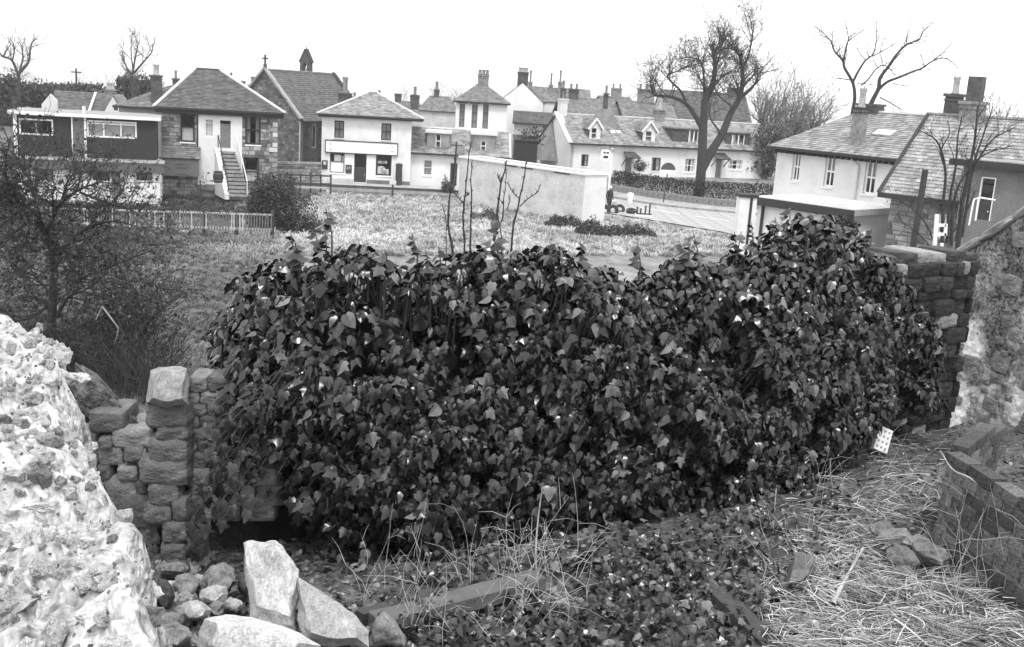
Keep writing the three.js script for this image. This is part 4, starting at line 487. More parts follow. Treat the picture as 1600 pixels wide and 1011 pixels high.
  const rail = (x, m, name) => { const p0 = V(x, ys + 0.95, 0.2), p1 = V(x + sx, y0 + 1.0, 3.3), tb = new Tubes(5).add([p0, p1], [0.035, 0.035]); for (const k of [0, 0.5, 1]) { const p = p0.clone().lerp(p1, k); tb.add([p, p.clone().add(V(0, -0.95, 0))], [0.03, 0.03]); } part(name, tb.build(), m, t, 'stuff'); }; rail(dr[0] - 0.1, M.darkFrame, 'handrail'); rail(dr[0] + 1.25, M.frame, 'handrail');
  // boarded lean-to
  const L = R(137, 757, 366, 868, 1.2), lt = part('lean_to', boxG(L[0], L[1], 0.14, L[2], L[3], 1.2), M.greyBoards, t); for (let k = 0; k < 16; k++) { const x = lerp(L[0], L[2], k / 16); part('board', boxG(x + 0.005, L[1] - 0.02, 1.2, x + (L[2] - L[0]) / 16 - 0.01, L[3], 1.225), M.greyBoards, lt); }
  roofPart(t, [[V(L[0] - 0.1, L[3], 1.35), V(L[2] + 0.1, L[3], 1.35), V(L[2] + 0.1, L[3] + 0.8, 0.15), V(L[0] - 0.1, L[3] + 0.8, 0.15)]], M.slate); const lw2 = R(210, 787, 305, 855, 1.2); windowIn(t, lw2, { z: 1.3, rows: [0.65], cols: [0.5], m: M.greyBoards, sill: false, curtain: ['all', M.curtainGrey] });
}
// ---------------------------------------------------------------- church with bellcote
{
  const f = (x, y) => [220 + x / 4.0433, 60 + y / 4.0433], t = building('stone_church', 'dark rubble church with steep slated roof and gabled bellcote', 'church', ...f(1000, 800), 94, -22), pk = t.q(...f(790, 195)), ev = t.q(...f(998, 500)), hw = -pk.x, base = -0.3, L = 11;
  part('gable_wall', facade([[-2 * hw, base], [0, base], [0, ev.y], [-hw, pk.y - 0.05], [-2 * hw, ev.y]], [], 0.5), M.joint, t);
  const G = new Geo(); const r = rng(21); for (let y = 0; y < pk.y;) { const h = 0.2 + 0.15 * r(), half = y < ev.y ? hw : hw * (1 - (y + h - ev.y) / (pk.y - ev.y)); for (let x = -hw - half; x < -hw + half - 0.1;) { const w = Math.min(0.22 + 0.4 * r(), -hw + half - x); G.tint = 0.25 + 0.45 * r(); G.box(x, y, -0.02, x + w - 0.03, y + h - 0.03, 0.03 + 0.03 * r(), 0.02); x += w; } y += h; } part('stonework', G.build(), M.masonry, t, 'stuff');
  // nave wall towards the shop, with lancets
  const side = new THREE.Group(); part('nave_wall', boxG(-0.4, base, -L, -0.002, ev.y, -0.502), M.chimDark, t); part('nave_wall', boxG(-2 * hw, base, -L, -2 * hw + 0.4, ev.y, -0.502), M.chimDark, t); part('rear_wall', facade([[-2 * hw, base], [0, base], [0, ev.y], [-hw, pk.y - 0.05], [-2 * hw, ev.y]], [], 0.4).translate(0, 0, -L), M.joint, t);
  for (const z of [-2.2, -4.4, -6.6, -8.8]) { const lw = part('window', boxG(-0.1, 1.4, z - 0.35, 0.03, 3.6, z + 0.35), M.cope, t); part('pane', boxG(0.031, 1.55, z - 0.22, 0.036, 3.4, z + 0.22), M.gutter, lw); }
  for (const z of [-1.2, -3.3, -5.5, -7.7]) part('buttress', boxG(0.002, base, z - 0.22, 0.35, ev.y - 0.9, z + 0.22), M.chimDark, t);
  const e = 0.25, rA = V(-hw, pk.y, 0), rB = V(-hw, pk.y, -L), k = (pk.y - ev.y) / hw, roof = roofPart(t, [[V(e, ev.y - k * e, -0.1), V(e, ev.y - k * e, -L), rB, V(-hw, pk.y, -0.1)], [V(-2 * hw - e, ev.y - k * e, -L), V(-2 * hw - e, ev.y - k * e, -0.1), V(-hw, pk.y, -0.1), rB]], M.slateDark); ridge(roof, [rA, rB], M.cope, 0.2);
  part('skew_coping', new Geo().bar(V(0.25, ev.y - 0.1, 0.1), V(-hw, pk.y + 0.1, 0.1), 0.5, 0.16).build(1, false), M.cope, t); part('skew_coping', new Geo().bar(V(-2 * hw - 0.25, ev.y - 0.1, 0.1), V(-hw, pk.y + 0.1, 0.1), 0.5, 0.16).build(1, false), M.cope, t); part('skew_coping', new Geo().bar(V(0.2, ev.y, -L), V(-hw, pk.y + 0.1, -L), 0.5, 0.16).build(1, false), M.gutter, t);
  gutterBar(t, V(e + 0.05, ev.y - k * e - 0.05, -0.1), V(e + 0.05, ev.y - k * e - 0.05, -L)); pipe(t, [V(0.05, ev.y - 0.3, 0.05), V(0.05, 0, 0.05)], M.lead);
  // stone cross on the near gable
  part('finial_cross', new Geo().box(-hw - 0.12, pk.y, 0, -hw + 0.12, pk.y + 0.45, 0.22).box(-hw - 0.07, pk.y + 0.452, 0.04, -hw + 0.07, pk.y + 1.25, 0.18).box(-hw - 0.3, pk.y + 0.85, 0.06, -hw - 0.072, pk.y + 1.0, 0.16).box(-hw + 0.072, pk.y + 0.85, 0.06, -hw + 0.3, pk.y + 1.0, 0.16).build(1, false), M.chimDark, t, 'stuff');
  // bellcote on the far gable
  const b0 = t.q(...f(1046, 235), -L + 0.3), bw = 1.0, sh = new THREE.Shape(); sh.moveTo(-bw, -1.4); sh.lineTo(bw, -1.4); sh.lineTo(bw * 0.92, 1.9); sh.lineTo(bw, 2.1); sh.lineTo(0, 4.1); sh.lineTo(-bw, 2.1); sh.lineTo(-bw * 0.92, 1.9); sh.closePath(); const ho = new THREE.Path(); ho.moveTo(-0.38, 0); ho.lineTo(0.38, 0); ho.lineTo(0.38, 1.25); ho.quadraticCurveTo(0.36, 1.7, 0, 2.05); ho.quadraticCurveTo(-0.36, 1.7, -0.38, 1.25); ho.closePath(); sh.holes.push(ho);
  const bc = part('bellcote', boxUV(new THREE.ExtrudeGeometry(sh, { depth: 0.9, bevelEnabled: false }).translate(b0.x, b0.y + 0.05, -L - 0.1)), M.chimDark, t); part('bell', new THREE.LatheGeometry([[0.03, 0.62], [0.12, 0.6], [0.17, 0.4], [0.2, 0.2], [0.3, 0.02], [0.27, 0]].map(p => new THREE.Vector2(...p)), 12).translate(b0.x, b0.y + 0.55, -L + 0.35), mat(0.35, { metalness: 0.6, rough: 0.5 }), bc); part('roof_cap', new Geo().bar(V(b0.x - bw - 0.12, b0.y + 2.1, -L + 0.35), V(b0.x, b0.y + 4.25, -L + 0.35), 1.05, 0.12).bar(V(b0.x + bw + 0.12, b0.y + 2.1, -L + 0.35), V(b0.x, b0.y + 4.25, -L + 0.35), 1.05, 0.12).build(1, false), M.gutter, bc, 'stuff'); part('finial', new THREE.ConeGeometry(0.09, 1.1, 6).translate(b0.x, b0.y + 4.75, -L + 0.35), M.chimDark, bc);
  bc.scale.setScalar(0.6); bc.position.set(b0.x * 0.4, b0.y * 0.4, (-L + 0.35) * 0.4);
}
// ---------------------------------------------------------------- shop
{
  const f = (x, y) => [480 + x / 4.596, 90 + y / 4.596], t = building('village_shop', 'white two storey shop with hipped roof and long blank signboard', 'shop', ...f(100, 885), 86, 8), R = (x0, y0, x1, y1, z) => rectPx(t, f, x0, y0, x1, y1, z);
  const F = R(102, 420, 790, 880), top = F[3] - 0.05, u1 = R(195, 452, 265, 577), u2 = R(532, 472, 603, 594), s1 = R(162, 667, 268, 828), s2 = R(493, 688, 605, 848), dr = R(337, 677, 425, 882), x1 = R(105, 600, 745, 700)[2]; dr[1] = 0.02;
  part('wall', mergeGeometries([facade([[F[0], -0.3], [x1, -0.3], [x1, top], [F[0], top]], [u1, u2, s1, s2, dr]), ...shell(F[0], x1, -0.3, top, 8)]), M.white, t);
  windowIn(t, u1, { m: M.darkFrame, rows: [0.5], cols: [0.5], w: 0.08, curtain: ['all', M.curtainGrey], sillM: M.cream }); windowIn(t, u2, { m: M.darkFrame, rows: [0.5], cols: [0.5], w: 0.08, curtain: ['all', M.curtainGrey], sillM: M.cream });
  const W1 = windowIn(t, s1, { m: M.greyBoards, rows: [0.5, 0.86], w: 0.07 }), W2 = windowIn(t, s2, { m: M.darkFrame, rows: [0.88], w: 0.09 }); const h1 = lerp(s1[1], s1[3], 0.49); part('whitewashed_pane', boxG(s1[0] + 0.08, s1[1] + 0.07, -0.24, s1[2] - 0.08, h1, -0.2), M.frame, W1); part('price_card', boxG(s1[0] + 0.35, h1 + 0.05, -0.3, s1[0] + 0.9, h1 + 0.55, -0.27), M.frame, W1); part('price_card', boxG(s1[0] + 1.0, h1 + 0.05, -0.3, s1[0] + 1.5, h1 + 0.5, -0.27), M.frame, W1);
  const r = rng(33); for (let k = 0; k < 9; k++) { const x = lerp(s2[0] + 0.15, s2[2] - 0.5, k % 5 / 4), y = k < 5 ? s2[1] + 0.1 : s2[3] - 0.85, h = k < 5 ? 0.3 + 0.55 * r() * (1 - k / 7) : 0.22; part('goods', boxG(x, y, -0.6, x + 0.3, y + h, -0.3), M.curtain, W2); }
  doorIn(t, dr, M.darkDoor, { glass: 0.5, frameM: M.darkFrame });
  const sg = R(135, 607, 645, 687), sb = part('signboard', boxG(sg[0], sg[1], 0.002, sg[2], sg[3], 0.16), M.frame, t); part('signboard_border', new Geo().box(sg[0] - 0.03, sg[3], 0.002, sg[2] + 0.03, sg[3] + 0.07, 0.2).box(sg[0] - 0.03, sg[1] - 0.06, 0.002, sg[2] + 0.03, sg[1], 0.2).box(sg[0] - 0.07, sg[1] - 0.06, 0.002, sg[0] - 0.032, sg[3] + 0.07, 0.19).box(sg[2] + 0.032, sg[1] - 0.06, 0.002, sg[2] + 0.07, sg[3] + 0.07, 0.19).build(1, false), M.darkFrame, sb, 'stuff');
  // the faint marks left at the ends of the board
  for (const [x, y] of [[155, 618], [155, 655], [600, 640], [600, 672]]) { const q = R(x, y, x + 20, y + 5, 0.16); part('faded_mark', boxG(q[0], q[1], 0.161, q[2], q[3], 0.166), M.curtainGrey, sb); } for (let k = 0; k < 6; k++) { const q = R(225 + k * 46, 624 + k * 4, 250 + k * 46 + (k % 2) * 8, 634 + k * 4, 0.16); part('faded_mark', boxG(q[0], q[1], 0.161, q[2], q[3], 0.166), mat(0.68), sb); }
  for (const [q, dark] of [[R(106, 737, 147, 800), 1], [R(275, 770, 320, 830), 0]]) { const c = part('notice_board', boxG(q[0], q[1], 0.002, q[2], q[3], 0.08), M.darkDoor, t); if (dark) part('notice', boxG(q[0] + 0.12, q[1] + 0.35, 0.081, q[2] - 0.12, q[3] - 0.1, 0.09), M.curtain, c); else { part('notice', boxG(q[0] + 0.1, q[1] + 0.3, 0.081, (q[0] + q[2]) / 2 - 0.03, q[3] - 0.15, 0.09), M.curtainGrey, c); part('notice', boxG((q[0] + q[2]) / 2 + 0.03, q[1] + 0.35, 0.081, q[2] - 0.12, q[3] - 0.12, 0.09), M.curtainGrey, c); } }
  const pl = R(110, 862, 335, 885), pb = boxG(F[0] + 0.5, -0.2, 0.002, dr[0] - 0.05, 0.28, 0.05); part('plinth', pb, M.greyHarl, t); part('plinth', boxG(dr[2] + 0.05, -0.2, 0.002, x1, 0.28, 0.05), mat(0.25, { map: T.blotch }), t);
  const eF = 0.45, D = 8, a = t.q(...f(440, 252), -D / 2), b = t.q(...f(505, 252), -D / 2), yE = top + 0.05, P = { fl: V(F[0] - 0.4, yE, eF), fr: V(F[2] + 0.45, yE, eF), bl: V(F[0] - 0.4, yE, -D - 0.4), br: V(F[2] + 0.45, yE, -D - 0.4), ra: V(a.x, a.y, -D / 2), rb: V(b.x, a.y, -D / 2) };
  const roof = roofPart(t, [[P.fl, P.fr, P.rb, P.ra], [P.fr, P.br, P.rb, P.rb], [P.br, P.bl, P.ra, P.rb], [P.bl, P.fl, P.ra, P.ra]], M.slatePale); ridge(roof, [P.fl, P.ra], M.lead, 0.14, 'hip_flashing'); ridge(roof, [P.fr, P.rb], M.lead, 0.14, 'hip_flashing'); ridge(roof, [P.ra, P.rb], M.cope);
  part('eaves_board', new Geo().box(P.fl.x + 0.1, yE - 0.22, 0.05, P.fr.x - 0.1, yE - 0.02, eF - 0.05).build(1, false), M.gutter, t); gutterBar(t, P.fl.clone().add(V(0, -0.06, 0.05)), P.fr.clone().add(V(0, -0.06, 0.05)), 0.13);
  { const q = R(198, 205, 240, 260, -10); chimney(t, R(180, 250, 242, 350, -9)[0] + 1.1, yE - 0.5, -9, 1.15, 0.9, R(180, 262, 242, 350, -9)[3] - yE + 0.5, 1, { m: M.chimDark, pm: M.chim, ph: 1.4, pr: 0.28 }); }
  const bx = R(642, 792, 674, 892, 0.6); part('letter_box', new THREE.CylinderGeometry(0.27, 0.27, 1.6, 14).translate((bx[0] + bx[2]) / 2, 0.85, 0.6), M.darkDoor, t).add((() => { const c = new THREE.Mesh(new THREE.SphereGeometry(0.32, 14, 6, 0, 6.3, 0, 1.57).scale(1, 0.4, 1).translate((bx[0] + bx[2]) / 2, 1.65, 0.6), M.darkDoor); c.name = 'domed_cap'; c.castShadow = true; return c; })());
}
// ---------------------------------------------------------------- low dormered cottage beside the shop
{
  const f = (x, y) => [640 + x / 4.044, 90 + y / 4.044], t = building('dormer_cottage', 'low white cottage with two box dormers between shop and rendered shed', 'cottage', ...f(-10, 800), 88, 4), R = (x0, y0, x1, y1, z) => rectPx(t, f, x0, y0, x1, y1, z);
  const e0 = t.q(...f(0, 592)), e1 = t.q(...f(620, 636)), yE = (e0.y + e1.y) / 2, U1 = e1.x, w = R(88, 647, 142, 745), d = R(253, 665, 303, 805), D = 6; d[1] = 0.05;
  part('wall', mergeGeometries([facade([[0, -0.6], [U1, -0.6], [U1, yE], [0, yE]], [w, d]), ...shell(0, U1, -0.6, yE, D)]), M.white, t); windowIn(t, w, { m: M.frame, rows: [0.5], curtain: ['all', M.curtainGrey], sill: true }); doorIn(t, d, M.darkDoor);
  const rg = t.q(...f(300, 452), -D / 2), a = V(-0.6, yE, 0.35), b = V(U1 + 0.15, yE, 0.35), c = V(U1 + 0.15, rg.y, -D / 2), dd = V(-0.6, rg.y, -D / 2); const roof = roofPart(t, [[a, b, c, dd], [V(U1 + 0.15, yE, -D - 0.35), V(-0.6, yE, -D - 0.35), dd, c]], M.slatePale); ridge(roof, [dd, c], M.lead, 0.2); gutterBar(t, V(-0.6, yE - 0.05, 0.42), V(U1 + 0.15, yE - 0.05, 0.42)); part('gable', facade([[0, yE], [D, yE], [D / 2, rg.y - 0.1]], [], 0.3).rotateY(-Math.PI / 2).translate(U1, 0, -D + 0.001), M.white, t); part('gable', facade([[0, yE], [D, yE], [D / 2, rg.y - 0.1]], [], 0.3).rotateY(-Math.PI / 2).translate(0, 0, -D + 0.001), M.white, t);
  for (const [x0, x1, yt, yb, wx0, wx1, wy0, wy1] of [[112, 250, 478, 570, 165, 197, 488, 568], [400, 538, 490, 598, 450, 482, 532, 586]]) { const q = R(x0, yt, x1, yb, -0.3), wq = R(wx0, wy0, wx1, wy1, -0.3), dm = part('dormer', mergeGeometries([facade([[q[0], q[1]], [q[2], q[1]], [q[2], q[3]], [q[0], q[3]]], [wq], 0.1).translate(0, 0, -0.3), boxG(q[0] - 0.05, q[1], -3, q[0] + 0.02, q[3], -0.402), boxG(q[2] - 0.02, q[1], -3, q[2] + 0.05, q[3], -0.402)]), mat(0.4, { map: T.blotch }), t); part('dormer_roof', boxG(q[0] - 0.2, q[3] + 0.002, -3.1, q[2] + 0.2, q[3] + 0.2, -0.1), M.lead, dm); part('window', new Geo().box(wq[0], wq[1], -0.38, wq[0] + 0.05, wq[3], -0.32).box(wq[2] - 0.05, wq[1], -0.38, wq[2], wq[3], -0.32).box(wq[0] + 0.05, (wq[1] + wq[3]) / 2 - 0.03, -0.38, wq[2] - 0.05, (wq[1] + wq[3]) / 2 + 0.03, -0.32).build(1, false), M.frame, dm, 'stuff'); part('pane', new THREE.PlaneGeometry(wq[2] - wq[0], wq[3] - wq[1]).translate((wq[0] + wq[2]) / 2, (wq[1] + wq[3]) / 2, -0.36), M.glass, dm); }
}
// ---------------------------------------------------------------- tall white building behind, with three slit windows
{
  const f = (x, y) => [640 + x / 4.044, 90 + y / 4.044], t = building('tall_white_hall', 'tall white hall with three slit windows behind the dormered cottage', 'hall', ...f(285, 470), 104, 2), R = (x0, y0, x1, y1, z) => rectPx(t, f, x0, y0, x1, y1, z);
  const F = R(285, 277, 615, 470), top = t.q(...f(290, 275)).y, U1 = F[2], ws = [R(314, 292, 348, 440), R(392, 295, 428, 445), R(462, 295, 497, 450)], D = 9;
  part('wall', mergeGeometries([facade([[0, -6], [U1, -6], [U1, top], [0, top]], ws), ...shell(0, U1, -6, top, D)]), M.white, t); for (const w of ws) { windowIn(t, w, { m: M.greyBoards, rows: [0.33, 0.66], w: 0.09, curtain: ['all', M.curtainGrey] }); part('lintel', boxG(w[0] - 0.2, w[3] + 0.05, 0.002, w[2] + 0.2, w[3] + 0.2, 0.16), M.gutter, t); }
  const a = t.q(...f(440, 160), -D / 2), yE = top + 0.05, P = { fl: V(-0.3, yE, 0.3), fr: V(U1 + 0.3, yE, 0.3), bl: V(-0.3, yE, -D - 0.3), br: V(U1 + 0.3, yE, -D - 0.3), ra: V(a.x, a.y, -D / 2), rb: V(Math.max(a.x + 0.5, U1 - 3), a.y, -D / 2) }; const roof = roofPart(t, [[P.fl, P.fr, P.rb, P.ra], [P.fr, P.br, P.rb, P.rb], [P.br, P.bl, P.ra, P.rb], [P.bl, P.fl, P.ra, P.ra]], M.slate); ridge(roof, [P.ra, P.rb], M.cope); gutterBar(t, V(-0.3, yE - 0.08, 0.35), V(U1 + 0.3, yE - 0.08, 0.35), 0.12);
  const c = R(432, 118, 500, 165, -D / 2); chimney(t, (c[0] + c[2]) / 2, a.y - 0.6, -D / 2, c[2] - c[0], 0.9, c[3] - a.y + 0.6, 3, { pm: M.pot, ph: 0.5, pr: 0.2, m: M.chim });
}
// ---------------------------------------------------------------- white gabled house behind the shed, with lower wing
{
  const f = (x, y) => [640 + x / 4.044, 90 + y / 4.044], t = building('white_gabled_house', 'white gabled house with broad chimney and low slated wing behind the rendered shed', 'house', ...f(650, 640), 112, 0), R = (x0, y0, x1, y1, z) => rectPx(t, f, x0, y0, x1, y1, z);
  const pk = t.q(...f(715, 158), -5), er = t.q(...f(845, 285), -5), hw = (er.x - pk.x), D = 8; const out = [[pk.x - hw, 0], [pk.x + hw, 0], [pk.x + hw, er.y], [pk.x, pk.y], [pk.x - hw, er.y]];
  part('gable_wall', facade(out, [], 0.4).translate(0, 0, -5), M.white, t); const roof = roofPart(t, [[V(er.x + 0.2, er.y - 0.15, -4.95), V(er.x + 0.2, er.y - 0.15, -5 - D), V(pk.x, pk.y + 0.08, -5 - D), V(pk.x, pk.y + 0.08, -4.95)], [V(pk.x - hw - 0.2, er.y - 0.15, -5 - D), V(pk.x - hw - 0.2, er.y - 0.15, -4.95), V(pk.x, pk.y + 0.08, -4.95), V(pk.x, pk.y + 0.08, -5 - D)]], M.slate); part('side_wall', boxG(pk.x + hw - 0.4, 0, -5 - D, pk.x + hw - 0.002, er.y - 0.1, -5.402), M.white, t); part('side_wall', boxG(pk.x - hw, 0, -5 - D, pk.x - hw + 0.4, er.y - 0.1, -5.402), M.white, t);
  const c = R(682, 100, 750, 160, -5.4); chimney(t, (c[0] + c[2]) / 2, pk.y - 0.7, -5.5, c[2] - c[0], 0.8, c[3] - pk.y + 0.7, 4, { pm: M.potPale, ph: 0.5, pr: 0.17, m: M.chimDark });
  // lower wing in front
  const w0 = t.q(...f(662, 410)), w1 = t.q(...f(865, 420)), yW = (w0.y + w1.y) / 2, yR = t.q(...f(760, 340), -3).y, wins = [R(790, 425, 812, 480), R(838, 425, 858, 470)]; part('wing_wall', mergeGeometries([facade([[w0.x, -1], [w1.x + 0.5, -1], [w1.x + 0.5, yW], [w0.x, yW]], wins), boxG(w0.x, -1, -4, w0.x + 0.3, yW, -0.352), boxG(w1.x + 0.2, -1, -4, w1.x + 0.5, yW, -0.352)]), M.cream, t); for (const w of wins) windowIn(t, w, { m: M.frame, rows: [0.5], curtain: ['all', M.curtainGrey], sill: false }); const wr = roofPart(t, [[V(w0.x - 0.2, yW, 0.3), V(w1.x + 0.7, yW, 0.3), V(w1.x + 0.7, yR, -3), V(w0.x - 0.2, yR, -3)]], M.slateDark); gutterBar(t, V(w0.x - 0.2, yW - 0.06, 0.36), V(w1.x + 0.7, yW - 0.06, 0.36));
  // rear range of roofs to the right
  const q0 = R(765, 185, 980, 280, -9); part('rear_wall', boxG(q0[0], 0, -16, q0[2] + 3, q0[1], -9), M.white, t); roofPart(t, [[V(q0[0], q0[1], -8.8), V(q0[2] + 3, q0[1], -8.8), V(q0[2] + 3, q0[3], -12), V(q0[0], q0[3], -12)]], M.slate);
  for (const [x, y0, y1, pots] of [[762, 140, 185, 1], [892, 158, 200, 1], [950, 140, 205, 1]]) { const k = R(x - 6, y0 + 22, x + 6, y1, -11); chimney(t, (k[0] + k[2]) / 2, k[1] - 0.5, -11, 0.45, 0.45, k[3] - k[1] + 0.5, pots, { m: M.chim, ph: 1.3, pr: 0.14 }); }
}
{ // dark shed in the gap
  const f = (x, y) => [640 + x / 4.044, 90 + y / 4.044], t = building('dark_shed', 'dark felt roofed shed between white gabled house and terrace gable', 'shed', ...f(662, 645), 97, 3), R = (x0, y0, x1, y1, z) => rectPx(t, f, x0, y0, x1, y1, z), q = R(662, 528, 808, 650); part('shed_wall', boxG(q[0], -0.6, -3, q[2], q[3], 0), M.boards, t); part('shed_roof', new Geo().hexa([V(q[0] - 0.1, q[3] + 0.35, -3.1), V(q[2] + 0.1, q[3] + 0.35, -3.1), V(q[2] + 0.1, q[3] + 0.42, -3.1), V(q[0] - 0.1, q[3] + 0.42, -3.1), V(q[0] - 0.1, q[3] + 0.002, 0.15), V(q[2] + 0.1, q[3] + 0.002, 0.15), V(q[2] + 0.1, q[3] + 0.08, 0.15), V(q[0] - 0.1, q[3] + 0.08, 0.15)]).build(1, false), M.boards, t); for (let k = 0; k < 9; k++) part('board', boxG(lerp(q[0], q[2], k / 9) + 0.01, -0.6, 0.002, lerp(q[0], q[2], (k + 1) / 9) - 0.02, q[3] - 0.05, 0.03), M.boards, t); }
// ---------------------------------------------------------------- grey rendered flat roofed shed
{
  const C = at(914, 274, 70), Lp = at(719, 247, 80), turn = Math.atan2(-(C.z - Lp.z), C.x - Lp.x), y0 = -0.8, hgt = C.y - y0, len = Math.hypot(C.x - Lp.x, C.z - Lp.z), t = thing('rendered_shed', 'long windowless grey rendered shed with white parapet beside the road', 'shed', V(Lp.x, y0, Lp.z), null, turn);
  part('wall', boxG(0, 0, -2.1, len, hgt, 0), M.greyHarl, t); const cp = part('parapet_coping', new Geo().box(-0.1, hgt + 0.002, -0.25, len + 0.1, hgt + 0.14, 0.1).box(len - 0.2, hgt + 0.003, -2.2, len + 0.1, hgt + 0.14, -0.252).box(-0.1, hgt + 0.003, -2.2, 0.2, hgt + 0.14, -0.252).box(0.202, hgt + 0.003, -2.2, len - 0.202, hgt + 0.14, -1.9).build(1, false), M.white, t, 'stuff'); part('roof_felt', boxG(0.2, hgt + 0.002, -1.898, len - 0.202, hgt + 0.05, -0.252), M.flatRoof, t); for (const [x, w] of [[5.2, 1.3], [7, 1.2], [10.4, 1.5]]) part('drain_slot', boxG(x, hgt - 0.12, 0.002, x + w, hgt - 0.04, 0.03), M.gutter, t);
  part('end_wall_render', boxG(len + 0.002, 0, -2.09, len + 0.02, hgt - 0.02, -0.01), M.white, t); 
}
// ---------------------------------------------------------------- terrace of cottages
{
  const f = (x, y) => [830 + x / 3.486, 90 + y / 3.486], t = building('cottage_terrace', 'long terrace of white cottages with gabled dormers along the hedge', 'cottages', ...f(205, 620), 100, 22), R = (x0, y0, x1, y1, z) => rectPx(t, f, x0, y0, x1, y1, z);
  const yE = (t.q(...f(220, 458)).y + t.q(...f(1220, 512)).y) / 2, U1 = t.q(...f(1330, 560)).x, D = 7, yR = t.q(...f(600, 328), -D / 2).y, wins = [R(272, 527, 312, 592), R(655, 545, 705, 617), R(838, 550, 893, 625), R(1075, 557, 1150, 610), R(1215, 560, 1240, 605)], doors = [R(512, 535, 552, 640), R(1005, 545, 1040, 660)]; for (const d of doors) d[1] = Math.max(d[1] - 0.2, -0.5);
  part('wall', mergeGeometries([facade([[0, -1.5], [U1, -1.5], [U1, yE], [0, yE]], [...wins, ...doors]), boxG(U1 - 0.3, -1.5, -D, U1, yE, -0.352), boxG(0, -1.5, -D, U1 - 0.301, yE, -D + 0.3)]), M.white, t);
  part('gable_wall', facade([[0, -1.5], [D, -1.5], [D, yE], [D / 2, yR + 0.15], [0, yE]], [], 0.35).rotateY(-Math.PI / 2).translate(-0.002 + 0.001, 0, -D).translate(0, 0, 0.0), mat(0.88, { map: T.white, bump: T.gritB, bumpScale: 0.015 }), t);
  const stepW = boxG(0.1, -1.5, 0.002, 1.2, t.q(...f(205, 520)).y, 0.5);
  wins.forEach((w, k) => windowIn(t, w, { m: k > 1 ? M.frame : M.darkFrame, rows: [0.5], cols: k > 1 ? [0.33, 0.66] : [0.5], curtain: ['both', M.curtain], w: 0.07 })); for (const d of doors) { doorIn(t, d, M.door); }
  for (const [a, b, y] of [[508, 588, 545], [998, 1078, 552]]) { const q = R(a, y - 30, b, y, 0.6), pr = roofPart(t, [[V(q[0], q[1], 1.1), V(q[2], q[1], 1.1), V(q[2] - 0.2, q[3], 0.02), V(q[0] + 0.2, q[3], 0.02)]], M.slateDark); pr.name = 'porch_roof'; for (const x of [q[0] + 0.1, q[2] - 0.15]) part('bracket', new Geo().bar(V(x, q[1] - 0.8, 0.02), V(x, q[1] - 0.05, 0.9), 0.07, 0.07).build(1, false), M.darkDoor, pr); }
  const a = V(-0.25, yE, 0.35), b = V(U1 + 0.1, yE, 0.35), c = V(U1 + 0.1, yR, -D / 2), d = V(-0.25, yR, -D / 2), roof = roofPart(t, [[a, b, c, d], [V(U1 + 0.1, yE, -D - 0.3), V(-0.25, yE, -D - 0.3), d, c]], M.slatePale); ridge(roof, [d, c], M.lead, 0.26); gutterBar(t, V(-0.25, yE - 0.07, 0.42), V(U1 + 0.1, yE - 0.07, 0.42)); part('skew_coping', new Geo().bar(V(-0.2, yE, 0.3), V(-0.2, yR + 0.12, -D / 2), 0.4, 0.16).build(1, false), M.cream, t);
  // gabled dormers
  for (const [x0, x1, yt, yb, wx0, wx1, wy0, wy1] of [[318, 377, 380, 456, 330, 355, 385, 440], [608, 676, 395, 470, 625, 655, 402, 455]]) { const q = R(x0, yt, x1, yb, -0.25), w = R(wx0, wy0, wx1, wy1, -0.25), m = (q[0] + q[2]) / 2, pk = q[3] + 0.75, dm = part('dormer', mergeGeometries([facade([[q[0], q[1]], [q[2], q[1]], [q[2], q[3]], [m, pk], [q[0], q[3]]], [w], 0.12).translate(0, 0, -0.25), boxG(q[0], q[1], -3.2, q[0] + 0.1, q[3], -0.372), boxG(q[2] - 0.1, q[1], -3.2, q[2], q[3], -0.372)]), M.white, t); const g = new Geo(); slates(g, V(q[0] - 0.2, q[3] - 0.2, -3.2), V(q[0] - 0.2, q[3] - 0.2, -0.05), V(m, pk + 0.05, -0.05), V(m, pk + 0.05, -3.2)); slates(g, V(q[2] + 0.2, q[3] - 0.2, -0.05), V(q[2] + 0.2, q[3] - 0.2, -3.2), V(m, pk + 0.05, -3.2), V(m, pk + 0.05, -0.05)); part('dormer_roof', g.build(), M.slate, dm, 'stuff'); part('bargeboard', new Geo().bar(V(q[0] - 0.22, q[3] - 0.2, -0.06), V(m, pk + 0.08, -0.06), 0.08, 0.16).bar(V(q[2] + 0.22, q[3] - 0.2, -0.06), V(m, pk + 0.08, -0.06), 0.08, 0.16).build(1, false), M.frame, dm, 'stuff'); part('pane', new THREE.PlaneGeometry(w[2] - w[0], w[3] - w[1]).translate((w[0] + w[2]) / 2, (w[1] + w[3]) / 2, -0.33), M.glass, dm); part('sash_bar', new Geo().box(w[0], (w[1] + w[3]) / 2 - 0.03, -0.34, w[2], (w[1] + w[3]) / 2 + 0.03, -0.28).build(1, false), M.frame, dm); part('cheek_slates', boxG(q[0] - 0.03, q[1], -3.2, q[0] - 0.002, q[3], -0.3), M.slateDark, dm); }
